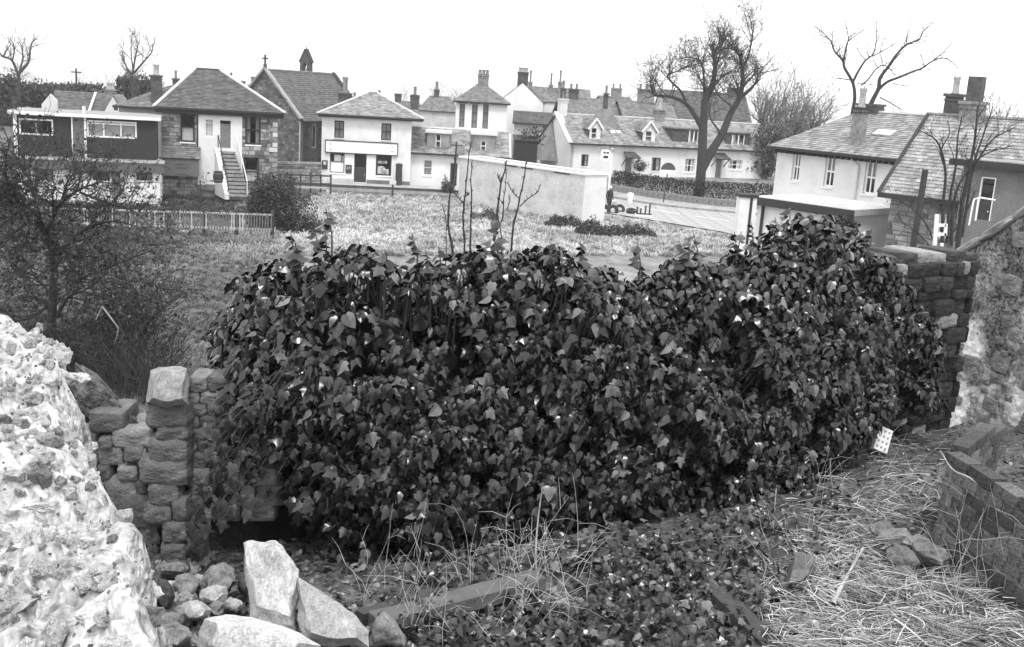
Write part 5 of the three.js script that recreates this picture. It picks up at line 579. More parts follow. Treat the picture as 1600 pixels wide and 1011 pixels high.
  for (const [x0, x1, yt, yb, wx0, wx1, wy0, wy1] of [[772, 912, 390, 476, 858, 908, 398, 474], [1062, 1190, 412, 502, 1092, 1160, 422, 492]]) { const q = R(x0, yt, x1, yb, -0.4), w = R(wx0, wy0, wx1, wy1, -0.4), dm = part('dormer', mergeGeometries([facade([[q[0], q[1]], [q[2], q[1]], [q[2], q[3]], [q[0], q[3]]], [w], 0.12).translate(0, 0, -0.4), boxG(q[0], q[1], -3.2, q[0] + 0.1, q[3], -0.522), boxG(q[2] - 0.1, q[1], -3.2, q[2], q[3], -0.522)]), M.chimDark, t); part('dormer_roof', boxG(q[0] - 0.2, q[3] + 0.002, -3.3, q[2] + 0.2, q[3] + 0.15, -0.2), M.chim, dm); const g = new Geo(); for (const fr of [0, 0.5, 0.95]) g.box(lerp(w[0], w[2], fr), w[1], -0.47, lerp(w[0], w[2], fr) + 0.12, w[3], -0.41); part('window', g.build(1, false), M.frame, dm, 'stuff'); part('pane', new THREE.PlaneGeometry(w[2] - w[0], w[3] - w[1]).translate((w[0] + w[2]) / 2, (w[1] + w[3]) / 2, -0.46), M.glass, dm); part('curtain', boxG(w[0], w[1], -0.75, lerp(w[0], w[2], 0.4), w[3], -0.72), M.curtain, dm); }
  for (const x of [418, 450]) { const q = R(x, 392, x + 24, 414, -1.9); part('skylight', new Geo().box(q[0], q[1], 0, q[2], q[3], 0.05).build(1, false).translate(0, -(q[1] + q[3]) / 2, 0).rotateX(-Math.atan2(D / 2 + 0.35, yR - yE)).translate(0, (q[1] + q[3]) / 2, -0.35 - ((q[1] + q[3]) / 2 - yE) / (yR - yE) * (D / 2) + 0.55), M.lead, t); }
  const c1 = R(672, 285, 715, 345, -D / 2); chimney(t, (c1[0] + c1[2]) / 2, yR - 0.6, -D / 2, 1.0, 0.8, c1[3] - yR + 0.5, 1, { m: M.chim, pm: M.potPale, ph: 1.6, pr: 0.38 }); const c2 = R(152, 225, 186, 268, -D / 2); chimney(t, 0.45, yR - 0.5, -D / 2, 0.75, 0.7, c2[3] - yR + 0.4, 1, { m: M.cream, ph: 0.7 });
}
{ // second range of slated houses behind the terrace
  const f = (x, y) => [830 + x / 3.486, 90 + y / 3.486], G = 'slated houses behind the terrace';
  const range = (label, x0, x1, yEz, yRz, d, m, chims, wallM = M.greyHarl) => { const t = building('slated_house', label, 'house', ...f(x0, yEz), d, 6, G), U = t.q(...f(x1, yEz + 12)).x, h = t.q(...f((x0 + x1) / 2, yRz), -4).y; part('wall', boxG(0, -6, -8, U, 0, -0.3), wallM, t); const roof = roofPart(t, [[V(-0.2, 0, 0), V(U + 0.2, 0, 0), V(U + 0.2, h, -4), V(-0.2, h, -4)], [V(U + 0.2, 0, -8.3), V(-0.2, 0, -8.3), V(-0.2, h, -4), V(U + 0.2, h, -4)]], m); ridge(roof, [V(-0.2, h, -4), V(U + 0.2, h, -4)], M.cope, 0.2); for (const x of [0, U - 0.35]) part('gable', facade([[0, -0.1], [7.7, -0.1], [3.85, h - 0.1]], [], 0.35).rotateY(-Math.PI / 2).translate(x + 0.35, 0, -8), wallM, t); for (const [cx, cw, ct, pots, cm] of chims) { const q = rectPx(t, f, cx - cw / 2, ct, cx + cw / 2, ct + 60, -4); chimney(t, (q[0] + q[2]) / 2, h - 0.6, -4, q[2] - q[0], 0.9, q[3] - h + 0.6, pots, { m: cm || M.chim, ph: 0.55, pr: 0.16 }); } return t; };
  range('slated house behind the gable end of the terrace', 180, 520, 310, 226, 112, M.slate, [[230, 48, 178, 2, M.chimDark]]);
  range('slated house with very broad chimney behind the middle of the terrace', 510, 790, 325, 245, 111, M.slate, [[625, 84, 180, 3]]);
  range('tall roofed house behind the great bare tree', 740, 1200, 350, 190, 118, M.slateDark, [[1100, 60, 170, 2, M.chimDark]]);
  range('far slated house with two potted chimney above terrace roofs', 400, 560, 250, 215, 135, M.slate, [[463, 52, 172, 2]]);
  const fl = (x, y) => [x, y]; const far = (label, x0, x1, ye, yr, d, m, wm, chims, g2) => { const t = building('far_house', label, 'house', x0, ye, d, 4, g2 || 'houses in the far village'), U = t.q(x1, ye + (x1 - x0) * 0.06).x, h = t.q((x0 + x1) / 2, yr, -4).y; part('wall', boxG(0, -6, -8, U, 0, -0.3), wm, t); roofPart(t, [[V(-0.2, 0, 0), V(U + 0.2, 0, 0), V(U * 0.75, h, -4), V(U * 0.25, h, -4)], [V(U + 0.2, 0, 0), V(U + 0.2, 0, -8.3), V(U * 0.75, h, -4), V(U * 0.75, h, -4)], [V(-0.2, 0, -8.3), V(-0.2, 0, 0), V(U * 0.25, h, -4), V(U * 0.25, h, -4)], [V(U + 0.2, 0, -8.3), V(-0.2, 0, -8.3), V(U * 0.25, h, -4), V(U * 0.75, h, -4)]], m); for (const [cx, cw, ct, pots] of chims) { const q = rectPx(t, fl, cx - cw / 2, ct, cx + cw / 2, ct + 16, -4); chimney(t, (q[0] + q[2]) / 2, Math.min(h, q[3]) - 1.5, -4, q[2] - q[0], 0.9, q[3] - Math.min(h, q[3]) + 1.5, pots, { m: M.chimDark, ph: 0.9, pr: 0.2 }); } return t; };
  far('grey hip roofed house between shop and tall white hall', 655, 715, 172, 150, 118, M.slate, M.greyHarl, [[648, 12, 150, 1], [682, 8, 142, 1]]);
  far('far roof with tall chimney behind the shop roof', 600, 668, 178, 158, 128, M.slate, M.greyHarl, [[622, 10, 148, 0], [648, 14, 152, 1]]);
  const G3 = 'long roof beyond the flat roofed block'; const t = building('gabled_house', 'slated house with two pale gables beyond the flat roofed block', 'house', 90, 178, 100, 8), U = t.q(160, 178).x, h = t.q(120, 143, -3).y; part('wall', boxG(-1, -5, -6, U, 0, -0.3), M.greyHarl, t); const rf = roofPart(t, [[V(-1, 0, 0), V(U + 1, 0, 0), V(U + 1, h, -3), V(-1, h, -3)], [V(U + 1, 0, -6.3), V(-1, 0, -6.3), V(-1, h, -3), V(U + 1, h, -3)]], M.slateDark); ridge(rf, [V(U * 0.68, 0.1, 0.05), V(U * 0.68, h, -3)], M.lead, 0.2, 'valley_flashing'); const gp = t.q(177, 150, 1), gr = t.q(193, 176, 1), gl = t.q(162, 176, 1); part('gable', facade([[gl.x, -3], [gr.x, -3], [gr.x, gr.y], [gp.x, gp.y], [gl.x, gl.y]], [], 0.3).translate(0, 0, 1), M.cream, t); const g2 = new Geo(); slates(g2, V(gr.x + 0.1, gr.y - 0.1, 1.1), V(gr.x + 0.1, gr.y - 0.1, -3), V(gp.x, gp.y + 0.1, -3), V(gp.x, gp.y + 0.1, 1.1)); part('wing_roof', g2.build(), M.slate, t, 'stuff'); const wl = rectPx(t, fl, 178, 164, 184, 172, 1); part('window', boxG(wl[0], wl[1], 1.002, wl[2], wl[3], 1.03), M.gutter, t); const q = rectPx(t, fl, 166, 142, 180, 160, -1); chimney(t, (q[0] + q[2]) / 2, q[1] - 1, -1, q[2] - q[0], 0.8, q[3] - q[1] + 1, 3, { m: M.chim, pm: M.potPale, ph: 0.6, pr: 0.18 }); const ww = t.q(70, 165, -1); part('wing_wall', facade([[ww.x, -4], [t.q(90, 178).x, -4], [t.q(90, 178).x, 1.2], [ww.x + 0.8, 1.8], [ww.x, 0.8]], [], 0.3), M.cream, t); const lo = t.q(196, 165), hi = t.q(228, 172); part('rear_range', boxG(lo.x, -4, -5, hi.x, lo.y - 0.4, -1), M.cream, t); roofPart(t, [[V(lo.x, lo.y - 0.5, -0.8), V(hi.x, lo.y - 0.5, -0.8), V(hi.x, lo.y + 0.3, -3), V(lo.x, lo.y + 0.3, -3)]], M.slate);
  for (const [x, y0, y1, w, lab] of [[275, 112, 135, 7, 'slender far chimney left of the villa ridge'], [361, 115, 132, 7, 'slender far chimney right of the villa ridge'], [380, 128, 150, 13, 'stumpy chimney between villa roof and church'], [395, 122, 155, 16, 'broad pale chimney beside the church gable'], [553, 146, 165, 7, 'slender chimney above the shop hip'], [592, 142, 152, 6, 'small chimney pot stack above the shop ridge'], [877, 128, 160, 8, 'slender chimney behind the terrace gable'], [945, 135, 150, 7, 'slender far chimney above the terrace roofs']]) { const d = 105, b = at(x, y1 + 25, d), k = FPX / d, tt = thing('roof_chimney', lab, 'chimney', b); const hh = (y1 + 25 - y0) / k; chimney(tt, 0, 0, 0, w / k, 0.6, hh - 0.9, 1, { m: x === 395 ? M.cream : M.chimDark, ph: 0.75, pr: Math.min(0.25, w / k * 0.32) }); part('house_roof', new Geo().hexa([V(-3, -4, -3), V(3, -4, -3), V(0.6, 0.3, -0.8), V(-0.6, 0.3, -0.8), V(-3, -4, 2.5), V(3, -4, 2.5), V(0.6, 0.3, 0.6), V(-0.6, 0.3, 0.6)]).build(1, false), M.slate, tt); }
}
// ---------------------------------------------------------------- white house at the right
{
  const f = (x, y) => [1160 + x / 3.063, 90 + y / 3.063], t = building('white_house', 'white two storey house with wall head chimney and slim sash windows', 'house', ...f(140, 700), 66, -56), R = (x0, y0, x1, y1, z) => rectPx(t, f, x0, y0, x1, y1, z);
  const e0 = t.q(...f(140, 425)), e1 = t.q(...f(735, 480)), yE = (e0.y + e1.y) / 2, U1 = e1.x + 4, wins = [R(238, 452, 274, 592), R(393, 470, 440, 620), R(583, 492, 637, 655)], D = 8.5, y0 = -4, lowW = R(603, 800, 658, 872);
  part('wall', mergeGeometries([facade([[0, y0], [U1, y0], [U1, yE], [0, yE]], [...wins, lowW]), ...shell(0, U1, y0, yE, D)]), M.white, t); for (const w of wins) windowIn(t, w, { rows: [0.5], cols: [0.5], w: 0.11, curtain: ['top', M.curtainGrey] }); windowIn(t, lowW, { rows: [0.5], cols: [0.5], w: 0.1 });
  const ra = t.q(...f(385, 250), -D / 2), P = { fl: V(-0.45, yE, 0.5), fr: V(U1 + 0.4, yE, 0.5), bl: V(-0.45, yE, -D - 0.5), br: V(U1 + 0.4, yE, -D - 0.5), ra: V(Math.max(2.5, Math.min(ra.x, U1 * 0.5)), 0, -D / 2), rb: V(U1 + 0.4, 0, -D / 2) }; P.ra.y = P.rb.y = t.q(...f(560, 255), -D / 2).y;
  const roof = roofPart(t, [[P.fl, P.fr, P.rb, P.ra], [P.bl, P.fl, P.ra, P.ra], [P.br, P.bl, P.ra, P.rb]], M.slatePale, { su: 0.3, sv: 0.27 }); ridge(roof, [P.ra, P.rb], M.lead, 0.3); part('gable', facade([[0, yE], [D, yE], [D / 2, P.ra.y - 0.1]], [], 0.3).rotateY(-Math.PI / 2).translate(U1, 0, -D), M.white, t); gutterBar(t, P.fl.clone().add(V(0, -0.07, 0.06)), P.fr.clone().add(V(0, -0.07, 0.06)), 0.15); part('eaves_board', boxG(-0.3, yE - 0.2, 0.05, U1, yE - 0.02, 0.42), M.gutter, t);
  for (let k = 0; k < 24; k++) part('eaves_bracket', boxG(0.1 + k * 0.42, yE - 0.34, 0.002, 0.2 + k * 0.42, yE - 0.202, 0.36), M.gutter, t);
  const ch = R(515, 240, 578, 430, -0.5); chimney(t, (ch[0] + ch[2]) / 2, yE - 0.2, -0.7, 0.62, 0.6, ch[3] - yE + 0.1, 1, { m: M.chim, cap: M.gutter, pm: M.potPale, ph: 1.1, pr: 0.24 });
  const c2 = R(350, 205, 465, 270, -D / 2); chimney(t, P.ra.x + 0.6, P.ra.y - 0.8, -D / 2, 1.5, 0.7, c2[3] - P.ra.y + 0.6, 0, { m: M.chimDark }); const c2t = P.ra.y + 1.6; part('television_aerial', new Tubes(4).add([V(P.ra.x, P.ra.y, -D / 2), V(P.ra.x, c2[3] + 1.2, -D / 2)], [0.03, 0.02]).add([V(P.ra.x - 0.9, c2[3] + 1.15, -D / 2), V(P.ra.x + 0.9, c2[3] + 1.05, -D / 2)], [0.02, 0.02]).add([V(P.ra.x - 0.5, c2[3] + 1.35, -D / 2), V(P.ra.x - 0.5, c2[3] + 0.9, -D / 2)], [0.015, 0.015]).add([V(P.ra.x + 0.4, c2[3] + 1.35, -D / 2), V(P.ra.x + 0.4, c2[3] + 0.9, -D / 2)], [0.015, 0.015]).build(), M.gutter, t, 'stuff');
  const sx = t.q(...f(690, 330), -2), sl = Math.atan2(P.ra.y - yE, D / 2 + 0.5); part('skylight', boxG(-0.6, -0.3, 0, 0.6, 0.3, 0.09).rotateX(-(Math.PI / 2 - sl)).translate(sx.x, yE + (P.ra.y - yE) * 0.5 + 0.05, 0.5 - (D / 2 + 0.5) * 0.5), M.lead, t);
  const dp = R(540, 480, 545, 690, 0.1); pipe(t, [V(dp[0] - 0.25, yE - 0.25, 0.35), V(dp[0] + 0.1, yE - 0.6, 0.09), V(dp[0] + 0.1, dp[1] - 0.3, 0.09)], M.lead, 0.06);
}
{ // flat roofed white extension in front of it
  const f = (x, y) => [1160 + x / 3.063, 90 + y / 3.063], Fc = at(1186, 311, 54), Rc = at(1334, 322, 50), turn = Math.atan2(-(Rc.z - Fc.z), Rc.x - Fc.x), y0 = -1, h = (Fc.y + Rc.y) / 2 - y0, len = Math.hypot(Rc.x - Fc.x, Rc.z - Fc.z), t = thing('white_extension', 'low white flat roofed extension with dark fascia in front of white house', 'extension', V(Fc.x, y0, Fc.z), null, turn), D = 4.4;
  part('wall', boxG(0, 0, -D, len, h - 0.3, 0), M.white, t); const r = part('flat_roof', boxG(-0.3, h - 0.298, -D - 0.2, len + 0.25, h, 0.3), mat(0.7, { map: T.blotch }), t); part('fascia', new Geo().box(-0.32, h - 0.42, 0.302, len + 0.27, h - 0.03, 0.36).box(-0.38, h - 0.42, -D - 0.2, -0.302, h - 0.03, 0.36).build(1, false), M.gutter, r, 'stuff'); pipe(t, [V(0.35, h - 0.4, 0.07), V(0.35, 0, 0.07)], M.gutter, 0.08); pipe(t, [V(len - 0.1, h - 0.4, 0.07), V(len - 0.1, 0, 0.07)], M.gutter, 0.07);
  const p = at(1172, 308, 50), b = at(1160, 376, 50); const post = thing('white_gatepost', 'square white post with black strip beside the extension', 'post', V(b.x, b.y - 1.5, b.z)); part('shaft', boxG(-0.4, 0, -0.4, 0.4, p.y - b.y + 1.5, 0.4), M.white, post); part('dark_strip', boxG(0.08, 0, 0.402, 0.2, p.y - b.y + 1.5, 0.43), M.gutter, post); part('cap', boxG(-0.46, p.y - b.y + 1.502, -0.46, 0.46, p.y - b.y + 1.65, 0.46), M.gutter, post);
}
// ---------------------------------------------------------------- stone house at the far right
{
  const f = (x, y) => [1340 + x / 3.065, 90 + y / 3.065], t = building('stone_house', 'grey stone house with sagging slate roof, tall chimneys and flat roofed doorway', 'house', ...f(135, 860), 48, -42), R = (x0, y0, x1, y1, z) => rectPx(t, f, x0, y0, x1, y1, z);
  const e0 = t.q(...f(120, 640)), e1 = t.q(...f(505, 692)), yE = (e0.y + e1.y) / 2, D = 8, U1 = e1.x + 6, yR = t.q(...f(430, 275), -D / 2).y, w = R(375, 748, 425, 850), y0 = -3;
  part('wall', mergeGeometries([facade([[0, y0], [U1, y0], [U1, yE], [0, yE]], [w]), ...shell(0, U1, y0, yE, D)]), M.chim, t); part('stonework', stonework([0, -0.5, U1, yE - 0.05], [w], { seed: 19, lo: 0.55, hi: 0.9, dark: 0.1 }).build(), M.masonry, t, 'stuff'); windowIn(t, w, { rows: [0.5], w: 0.14, sill: true });
  const roof = roofPart(t, [[V(-0.4, yE, 0.45), V(U1 + 0.3, yE, 0.45), V(U1 + 0.3, yR, -D / 2), V(-0.4, yR, -D / 2)], [V(U1 + 0.3, yE, -D - 0.4), V(-0.4, yE, -D - 0.4), V(-0.4, yR, -D / 2), V(U1 + 0.3, yR, -D / 2)]], M.slatePale, { su: 0.26, sv: 0.23 }); ridge(roof, [V(-0.4, yR, -D / 2), V(U1 + 0.3, yR, -D / 2)], M.cope, 0.24); ridge(roof, [V(-0.42, yE, 0.45), V(-0.42, yR, -D / 2)], M.gutter, 0.16, 'verge_board'); gutterBar(t, V(-0.4, yE - 0.1, 0.5), V(U1 + 0.3, yE - 0.1, 0.5), 0.2); part('gable', facade([[0, yE - 0.02], [D, yE - 0.02], [D / 2, yR - 0.1]], [], 0.3).rotateY(-Math.PI / 2).translate(0.3, 0, -D), M.chim, t); part('gable', facade([[0, yE - 0.02], [D, yE - 0.02], [D / 2, yR - 0.1]], [], 0.3).rotateY(-Math.PI / 2).translate(U1, 0, -D), M.chim, t);
  const c1 = R(432, 190, 505, 280, -D / 2 - 2), c2 = R(508, 150, 610, 260, -D / 2); chimney(t, (c1[0] + c1[2]) / 2 + 0.35, yR - 1, -D / 2 - 0.8, 0.7, 0.5, c1[3] - yR + 1, 1, { m: M.chimDark, pm: M.potPale, ph: 0.8, pr: 0.2 }); const c = chimney(t, (c2[0] + c2[2]) / 2, yR - 1, -D / 2, 0.95, 0.7, c2[3] - yR + 0.3, 0, { m: M.chim }); part('chimney_pot', boxG((c2[0] + c2[2]) / 2 - 0.32, c2[3] - 0.558, -D / 2 - 0.25, (c2[0] + c2[2]) / 2 + 0.32, c2[3] + 0.55, -D / 2 + 0.25), M.chimDark, c);
  // flat roofed door box breaking through the roof
  const x0 = t.q(...f(500, 600), 1).x, x1 = t.q(...f(718, 600), 1).x + 1.5, yt = t.q(...f(600, 515), 1).y, yb = -1, dr = R(578, 572, 650, 780, 1); dr[0] = Math.max(dr[0], x0 + 0.3); const B = part('door_box', mergeGeometries([facade([[x0, yb], [x1, yb], [x1, yt], [x0, yt]], [dr], 0.2).translate(0, 0, 1), boxG(x0, yb, -3, x0 + 0.25, yt, 0.798), boxG(x1 - 0.25, yb, -3, x1, yt, 0.798)]), mat(0.26, { map: T.blotch }), t); part('box_roof', boxG(x0 - 0.5, yt + 0.002, -3.2, x1 + 3.5, yt + 0.22, 1.35), mat(0.4, { map: T.blotch }), B); part('box_fascia', boxG(x0 - 0.52, yt - 0.08, 1.352, x1 + 3.5, yt + 0.18, 1.4), M.gutter, B); const DD = doorIn(t, dr, M.darkDoor, { z: 0.95, fan: 0.16, glass: 0.5 });
}
{ // leaning dark pole and ladder-like white stile beside it
  const a = at(1446, 265, 30), b = at(1420, 425, 30), p = thing('dark_pole', 'leaning dark timber pole before the grey stone house', 'pole', V(b.x, b.y - 0.6, b.z)); part('shaft', new Tubes(8).add([V(0, 0, 0), a.clone().sub(b).add(V(0, 0.6, 0))], [0.1, 0.085]).build(), M.darkWood, p);
  const s0 = at(1468, 412, 20), st = thing('white_gate_frame', 'flaking white timber gate frame standing on the wall end', 'gate frame', s0); const G = (x, y) => at(x, y, 20).sub(s0); for (const [p0, p1, w] of [[[1458, 414], [1464, 335], 0.06], [[1468, 412], [1472, 380], 0.05], [[1464, 352], [1478, 352], 0.05], [[1464, 366], [1478, 366], 0.05], [[1478, 350], [1477, 368], 0.05]]) part('rail', new Geo().bar(G(...p0), G(...p1), w, w).build(1, false), M.frame, st);
  const s2 = at(1528, 350, 36), gr = thing('white_handrail', 'white tubular handrail beside the flat roofed doorway', 'handrail', s2), H = (x, y) => at(x, y, 36).sub(s2); part('tube', new Tubes(6).add([H(1514, 352), H(1518, 330), H(1522, 311), H(1532, 309), H(1555, 313)], [0.03, 0.03, 0.03, 0.03, 0.03]).add([H(1524, 345), H(1529, 309)], [0.03, 0.03]).build(), M.frame, gr, 'stuff');
}
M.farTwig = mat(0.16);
// ---------------------------------------------------------------- bare trees
function sprout(tb, pts, rad, lvl, r, o) { // branches off a limb, again and again, down to twigs
  const len = pts.reduce((s, p, i) => i ? s + p.distanceTo(pts[i - 1]) : 0, 0), n = Math.max(1, Math.round(len * o.per[lvl]));
  for (let k = 0; k < n; k++) { const f = lerp(o.from ?? 0.25, 1, (k + r()) / n), x = f * (pts.length - 1), i = Math.min(pts.length - 2, Math.floor(x)), p = pts[i].clone().lerp(pts[i + 1], x - i), t = pts[i + 1].clone().sub(pts[i]).normalize(), R0 = Math.min(lerp(rad[i], rad[i + 1], x - i) * 0.7, o.rMax[lvl]);
    const d = t.multiplyScalar(0.55).add(V(r() - 0.5, r() - 0.5, r() - 0.5).multiplyScalar(1.7)).add(V(0, o.up, 0)).normalize(), L = o.len[lvl] * (0.5 + 0.8 * r()), q = [p], rr = [R0]; let c = p, v = d; const m = o.seg || 4;
    for (let j = 1; j <= m; j++) { v = v.clone().add(V(r() - 0.5, r() - 0.5 + o.up * 0.25, r() - 0.5).multiplyScalar(o.wiggle)).normalize(); c = c.clone().addScaledVector(v, L / m); q.push(c); rr.push(Math.max(o.rMin, R0 * (1 - 0.8 * j / m))); }
    tb.add(q, rr, lvl > 0 ? 3 : 4); if (o.tips && lvl === o.len.length - 1) o.tips.push(...q.slice(1)); if (lvl < o.len.length - 1) sprout(tb, q, rr, lvl + 1, r, { ...o, from: 0.2 }); }
}
function tracedTree(name, label, d, f, limbs, px, o) { // limbs: outline of the real branching, [points, r0, r1] in enlargement pixels
  const r = rng(o.seed), root = limbs[0][0][0], base = at(...f(...root), d); base.y = Math.min(base.y, groundY(base.x, base.z)); const t = thing(name, label, o.category || 'tree', base, o.group), trunk = new Tubes(7), twigs = new Tubes(3), k = d / FPX / px, list = [];
  limbs.forEach(([p, r0, r1], i) => { const dz = i === 0 ? 0 : (r() - 0.5) * o.depth, v = p.map(([x, y], j) => { const q = at(...f(x, y), d + dz * j / p.length).sub(base); return q; }); if (i === 0) v.unshift(V(v[0].x, -0.2, v[0].z)); const c = new THREE.CatmullRomCurve3(v).getPoints(p.length * 4), rr = c.map((_, j) => Math.max(0.004, lerp(r0, r1, j / (c.length - 1)) * k)); trunk.add(c, rr); list.push([c, rr, i]); });
  part('trunk', trunk.build(), o.bark || M.bark, t); for (const [c, rr, i] of list) if (i > 0 || o.all) sprout(twigs, c, rr, 0, r, o); part('crown', twigs.build(), o.twig || M.twig, t, 'stuff'); return t;
}
const fG = (x, y) => [980 + x / 3.37, 20 + y / 3.37];
tracedTree('bare_tree', 'great twin trunked bare tree behind the hedge before the terrace', 92, fG, [
  [[[385, 900], [395, 760], [400, 640], [405, 560], [410, 460], [440, 400], [460, 330], [462, 260], [455, 210], [500, 165], [490, 100]], 30, 3],
  [[[390, 830], [450, 720], [500, 640], [545, 530], [590, 450], [610, 360], [605, 290], [590, 220], [520, 140]], 26, 2.5],
  [[[395, 610], [350, 530], [300, 470], [220, 440], [150, 435], [128, 400], [125, 350]], 14, 2], [[[310, 470], [280, 410], [230, 360], [212, 335], [280, 300], [380, 265]], 7, 2], [[[410, 470], [405, 380], [395, 280], [360, 240], [220, 245]], 9, 1.5], [[[415, 480], [480, 360], [550, 300]], 6, 1.5], [[[600, 440], [640, 410], [680, 360], [690, 280]], 12, 2], [[[605, 300], [640, 220], [660, 120], [668, 40]], 7, 1.5], [[[610, 380], [655, 340], [680, 300]], 8, 2], [[[412, 420], [380, 340], [365, 320]], 4, 1.5], [[[560, 500], [470, 420], [450, 340]], 5, 1.5], [[[500, 640], [440, 560], [430, 500]], 6, 2]],
  3.37, { seed: 71, depth: 5, per: [3, 3, 3.6], len: [2.3, 1.1, 0.6], rMax: [0.06, 0.03, 0.018], rMin: 0.011, up: 0.25, wiggle: 0.7, seg: 4, all: true, from: 0.45 });
const fR = (x, y) => [1240 + x / 5.333, 10 + y / 5.333];
tracedTree('bare_tree', 'wide spreading bare tree rising behind the white house roof', 86, fR, [
  [[[490, 900], [510, 760], [495, 640], [420, 500], [415, 460], [340, 370], [310, 290], [250, 225], [170, 155]], 18, 2], [[[610, 900], [660, 780], [710, 680], [720, 600], [800, 490], [860, 400], [940, 320], [1050, 270], [1080, 210], [1200, 110]], 21, 2],
  [[[415, 470], [440, 330], [455, 270], [430, 120]], 8, 2], [[[455, 290], [560, 210], [650, 150]], 4, 1], [[[490, 640], [540, 540], [600, 450], [660, 400], [690, 270], [690, 120]], 11, 2], [[[600, 450], [530, 350], [535, 290]], 4, 1.5], [[[660, 415], [780, 350], [880, 290]], 5, 1.5], [[[700, 700], [780, 630], [880, 590], [1000, 540], [1080, 510], [1150, 460], [1250, 430], [1330, 470], [1370, 520]], 13, 2], [[[1150, 465], [1260, 370], [1340, 280]], 5, 1.5], [[[940, 320], [950, 240], [990, 100]], 5, 1.2], [[[560, 660], [620, 610], [690, 520], [750, 490], [790, 510], [850, 580]], 7, 3], [[[700, 510], [660, 430], [680, 380]], 4, 1.5], [[[830, 640], [880, 655], [960, 660], [1010, 640]], 4, 1.5], [[[480, 615], [370, 600], [330, 615]], 5, 1.5], [[[720, 760], [800, 800], [900, 860]], 6, 3], [[[740, 600], [745, 480], [720, 380], [760, 270], [800, 250]], 4, 1.2]],
  5.333, { seed: 72, depth: 6, per: [1.3, 1.8, 2.2], len: [1.7, 0.9, 0.45], rMax: [0.045, 0.022, 0.012], rMin: 0.008, up: 0.3, wiggle: 0.7, bark: M.bark, twig: M.greyTwig, all: true, from: 0.4 });
const fL = (x, y) => [x / 3.371, 30 + y / 3.371];
tracedTree('bare_tree', 'bare forked tree beyond the end of the flat roofed block', 112, fL, [[[[100, 520], [100, 380], [98, 290]], 12, 8], [[[98, 300], [60, 215], [10, 190], [-40, 120]], 8, 1.5], [[[98, 290], [120, 200], [105, 120]], 6, 1.5], [[[100, 285], [150, 225], [162, 140], [195, 95]], 8, 1.5], [[[65, 220], [75, 150], [50, 90]], 4, 1.2]], 3.371, { seed: 73, depth: 5, per: [2, 2.4, 2.6], len: [2, 1.1, 0.55], rMax: [0.06, 0.03, 0.018], rMin: 0.012, up: 0.3, wiggle: 0.6, all: true, twig: M.greyTwig });
tracedTree('bare_tree', 'small rounded bare tree above dark shrubs beside the villa roof', 118, fL, [[[[700, 420], [700, 330], [692, 290]], 9, 7], [[[695, 295], [660, 240], [640, 165]], 5, 1.2], [[[697, 290], [715, 190], [735, 105]], 6, 1.2], [[[700, 290], [760, 220], [800, 170], [800, 120]], 6, 1.2], [[[700, 260], [690, 180], [690, 110]], 4, 1]], 3.371, { seed: 74, depth: 4, per: [2.4, 2.8, 3], len: [1.8, 1, 0.5], rMax: [0.05, 0.03, 0.018], rMin: 0.012, up: 0.3, wiggle: 0.6, all: true, twig: M.greyTwig });
// trees of the wooded slope and the far village: one grown, each copy turned and sized on its own
{
  const grow = seed => { const r = rng(seed), trunk = new Tubes(6), twigs = new Tubes(3), h = 7, p = [V(0, -0.5, 0)]; for (let k = 1; k <= 6; k++) p.push(V((r() - 0.5) * 0.4, k / 6 * h * 0.8, (r() - 0.5) * 0.4)); const rr = p.map((_, i) => 0.2 * (1 - i / 7.5)); trunk.add(p, rr); const o = { per: [1.6, 1.3, 1.6], len: [3, 1.5, 0.75], rMax: [0.09, 0.04, 0.02], rMin: 0.013, up: 0.45, wiggle: 0.6, from: 0.25 }; sprout(twigs, p, rr, 0, r, o); return [trunk.build(), twigs.build()]; };
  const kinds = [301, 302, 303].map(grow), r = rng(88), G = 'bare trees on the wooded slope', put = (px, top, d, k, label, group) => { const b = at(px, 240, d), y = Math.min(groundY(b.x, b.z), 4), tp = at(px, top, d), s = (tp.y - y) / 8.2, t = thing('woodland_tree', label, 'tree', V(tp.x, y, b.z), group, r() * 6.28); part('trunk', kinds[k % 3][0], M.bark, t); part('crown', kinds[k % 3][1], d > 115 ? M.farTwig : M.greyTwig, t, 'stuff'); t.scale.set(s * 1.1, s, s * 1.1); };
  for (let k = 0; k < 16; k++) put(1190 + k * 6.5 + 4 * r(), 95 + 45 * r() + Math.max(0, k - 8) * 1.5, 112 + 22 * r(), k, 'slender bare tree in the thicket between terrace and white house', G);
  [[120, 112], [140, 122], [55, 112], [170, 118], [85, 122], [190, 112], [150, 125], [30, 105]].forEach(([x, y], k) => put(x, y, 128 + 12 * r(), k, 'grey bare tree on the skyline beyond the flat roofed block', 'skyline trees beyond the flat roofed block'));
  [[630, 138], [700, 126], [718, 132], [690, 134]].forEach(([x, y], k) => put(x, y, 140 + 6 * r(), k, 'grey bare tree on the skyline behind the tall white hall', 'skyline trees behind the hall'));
  [[905, 132], [925, 130], [975, 138], [1018, 128], [855, 140]].forEach(([x, y], k) => put(x, y, 145, k, 'grey bare tree on the skyline above the terrace roofs', 'skyline trees above the terrace')); [[1545, 150], [1580, 145], [1600, 150]].forEach(([x, y], k) => put(x, y, 95, k, 'grey bare tree behind the stone house ridge', 'trees behind the stone house'));
}
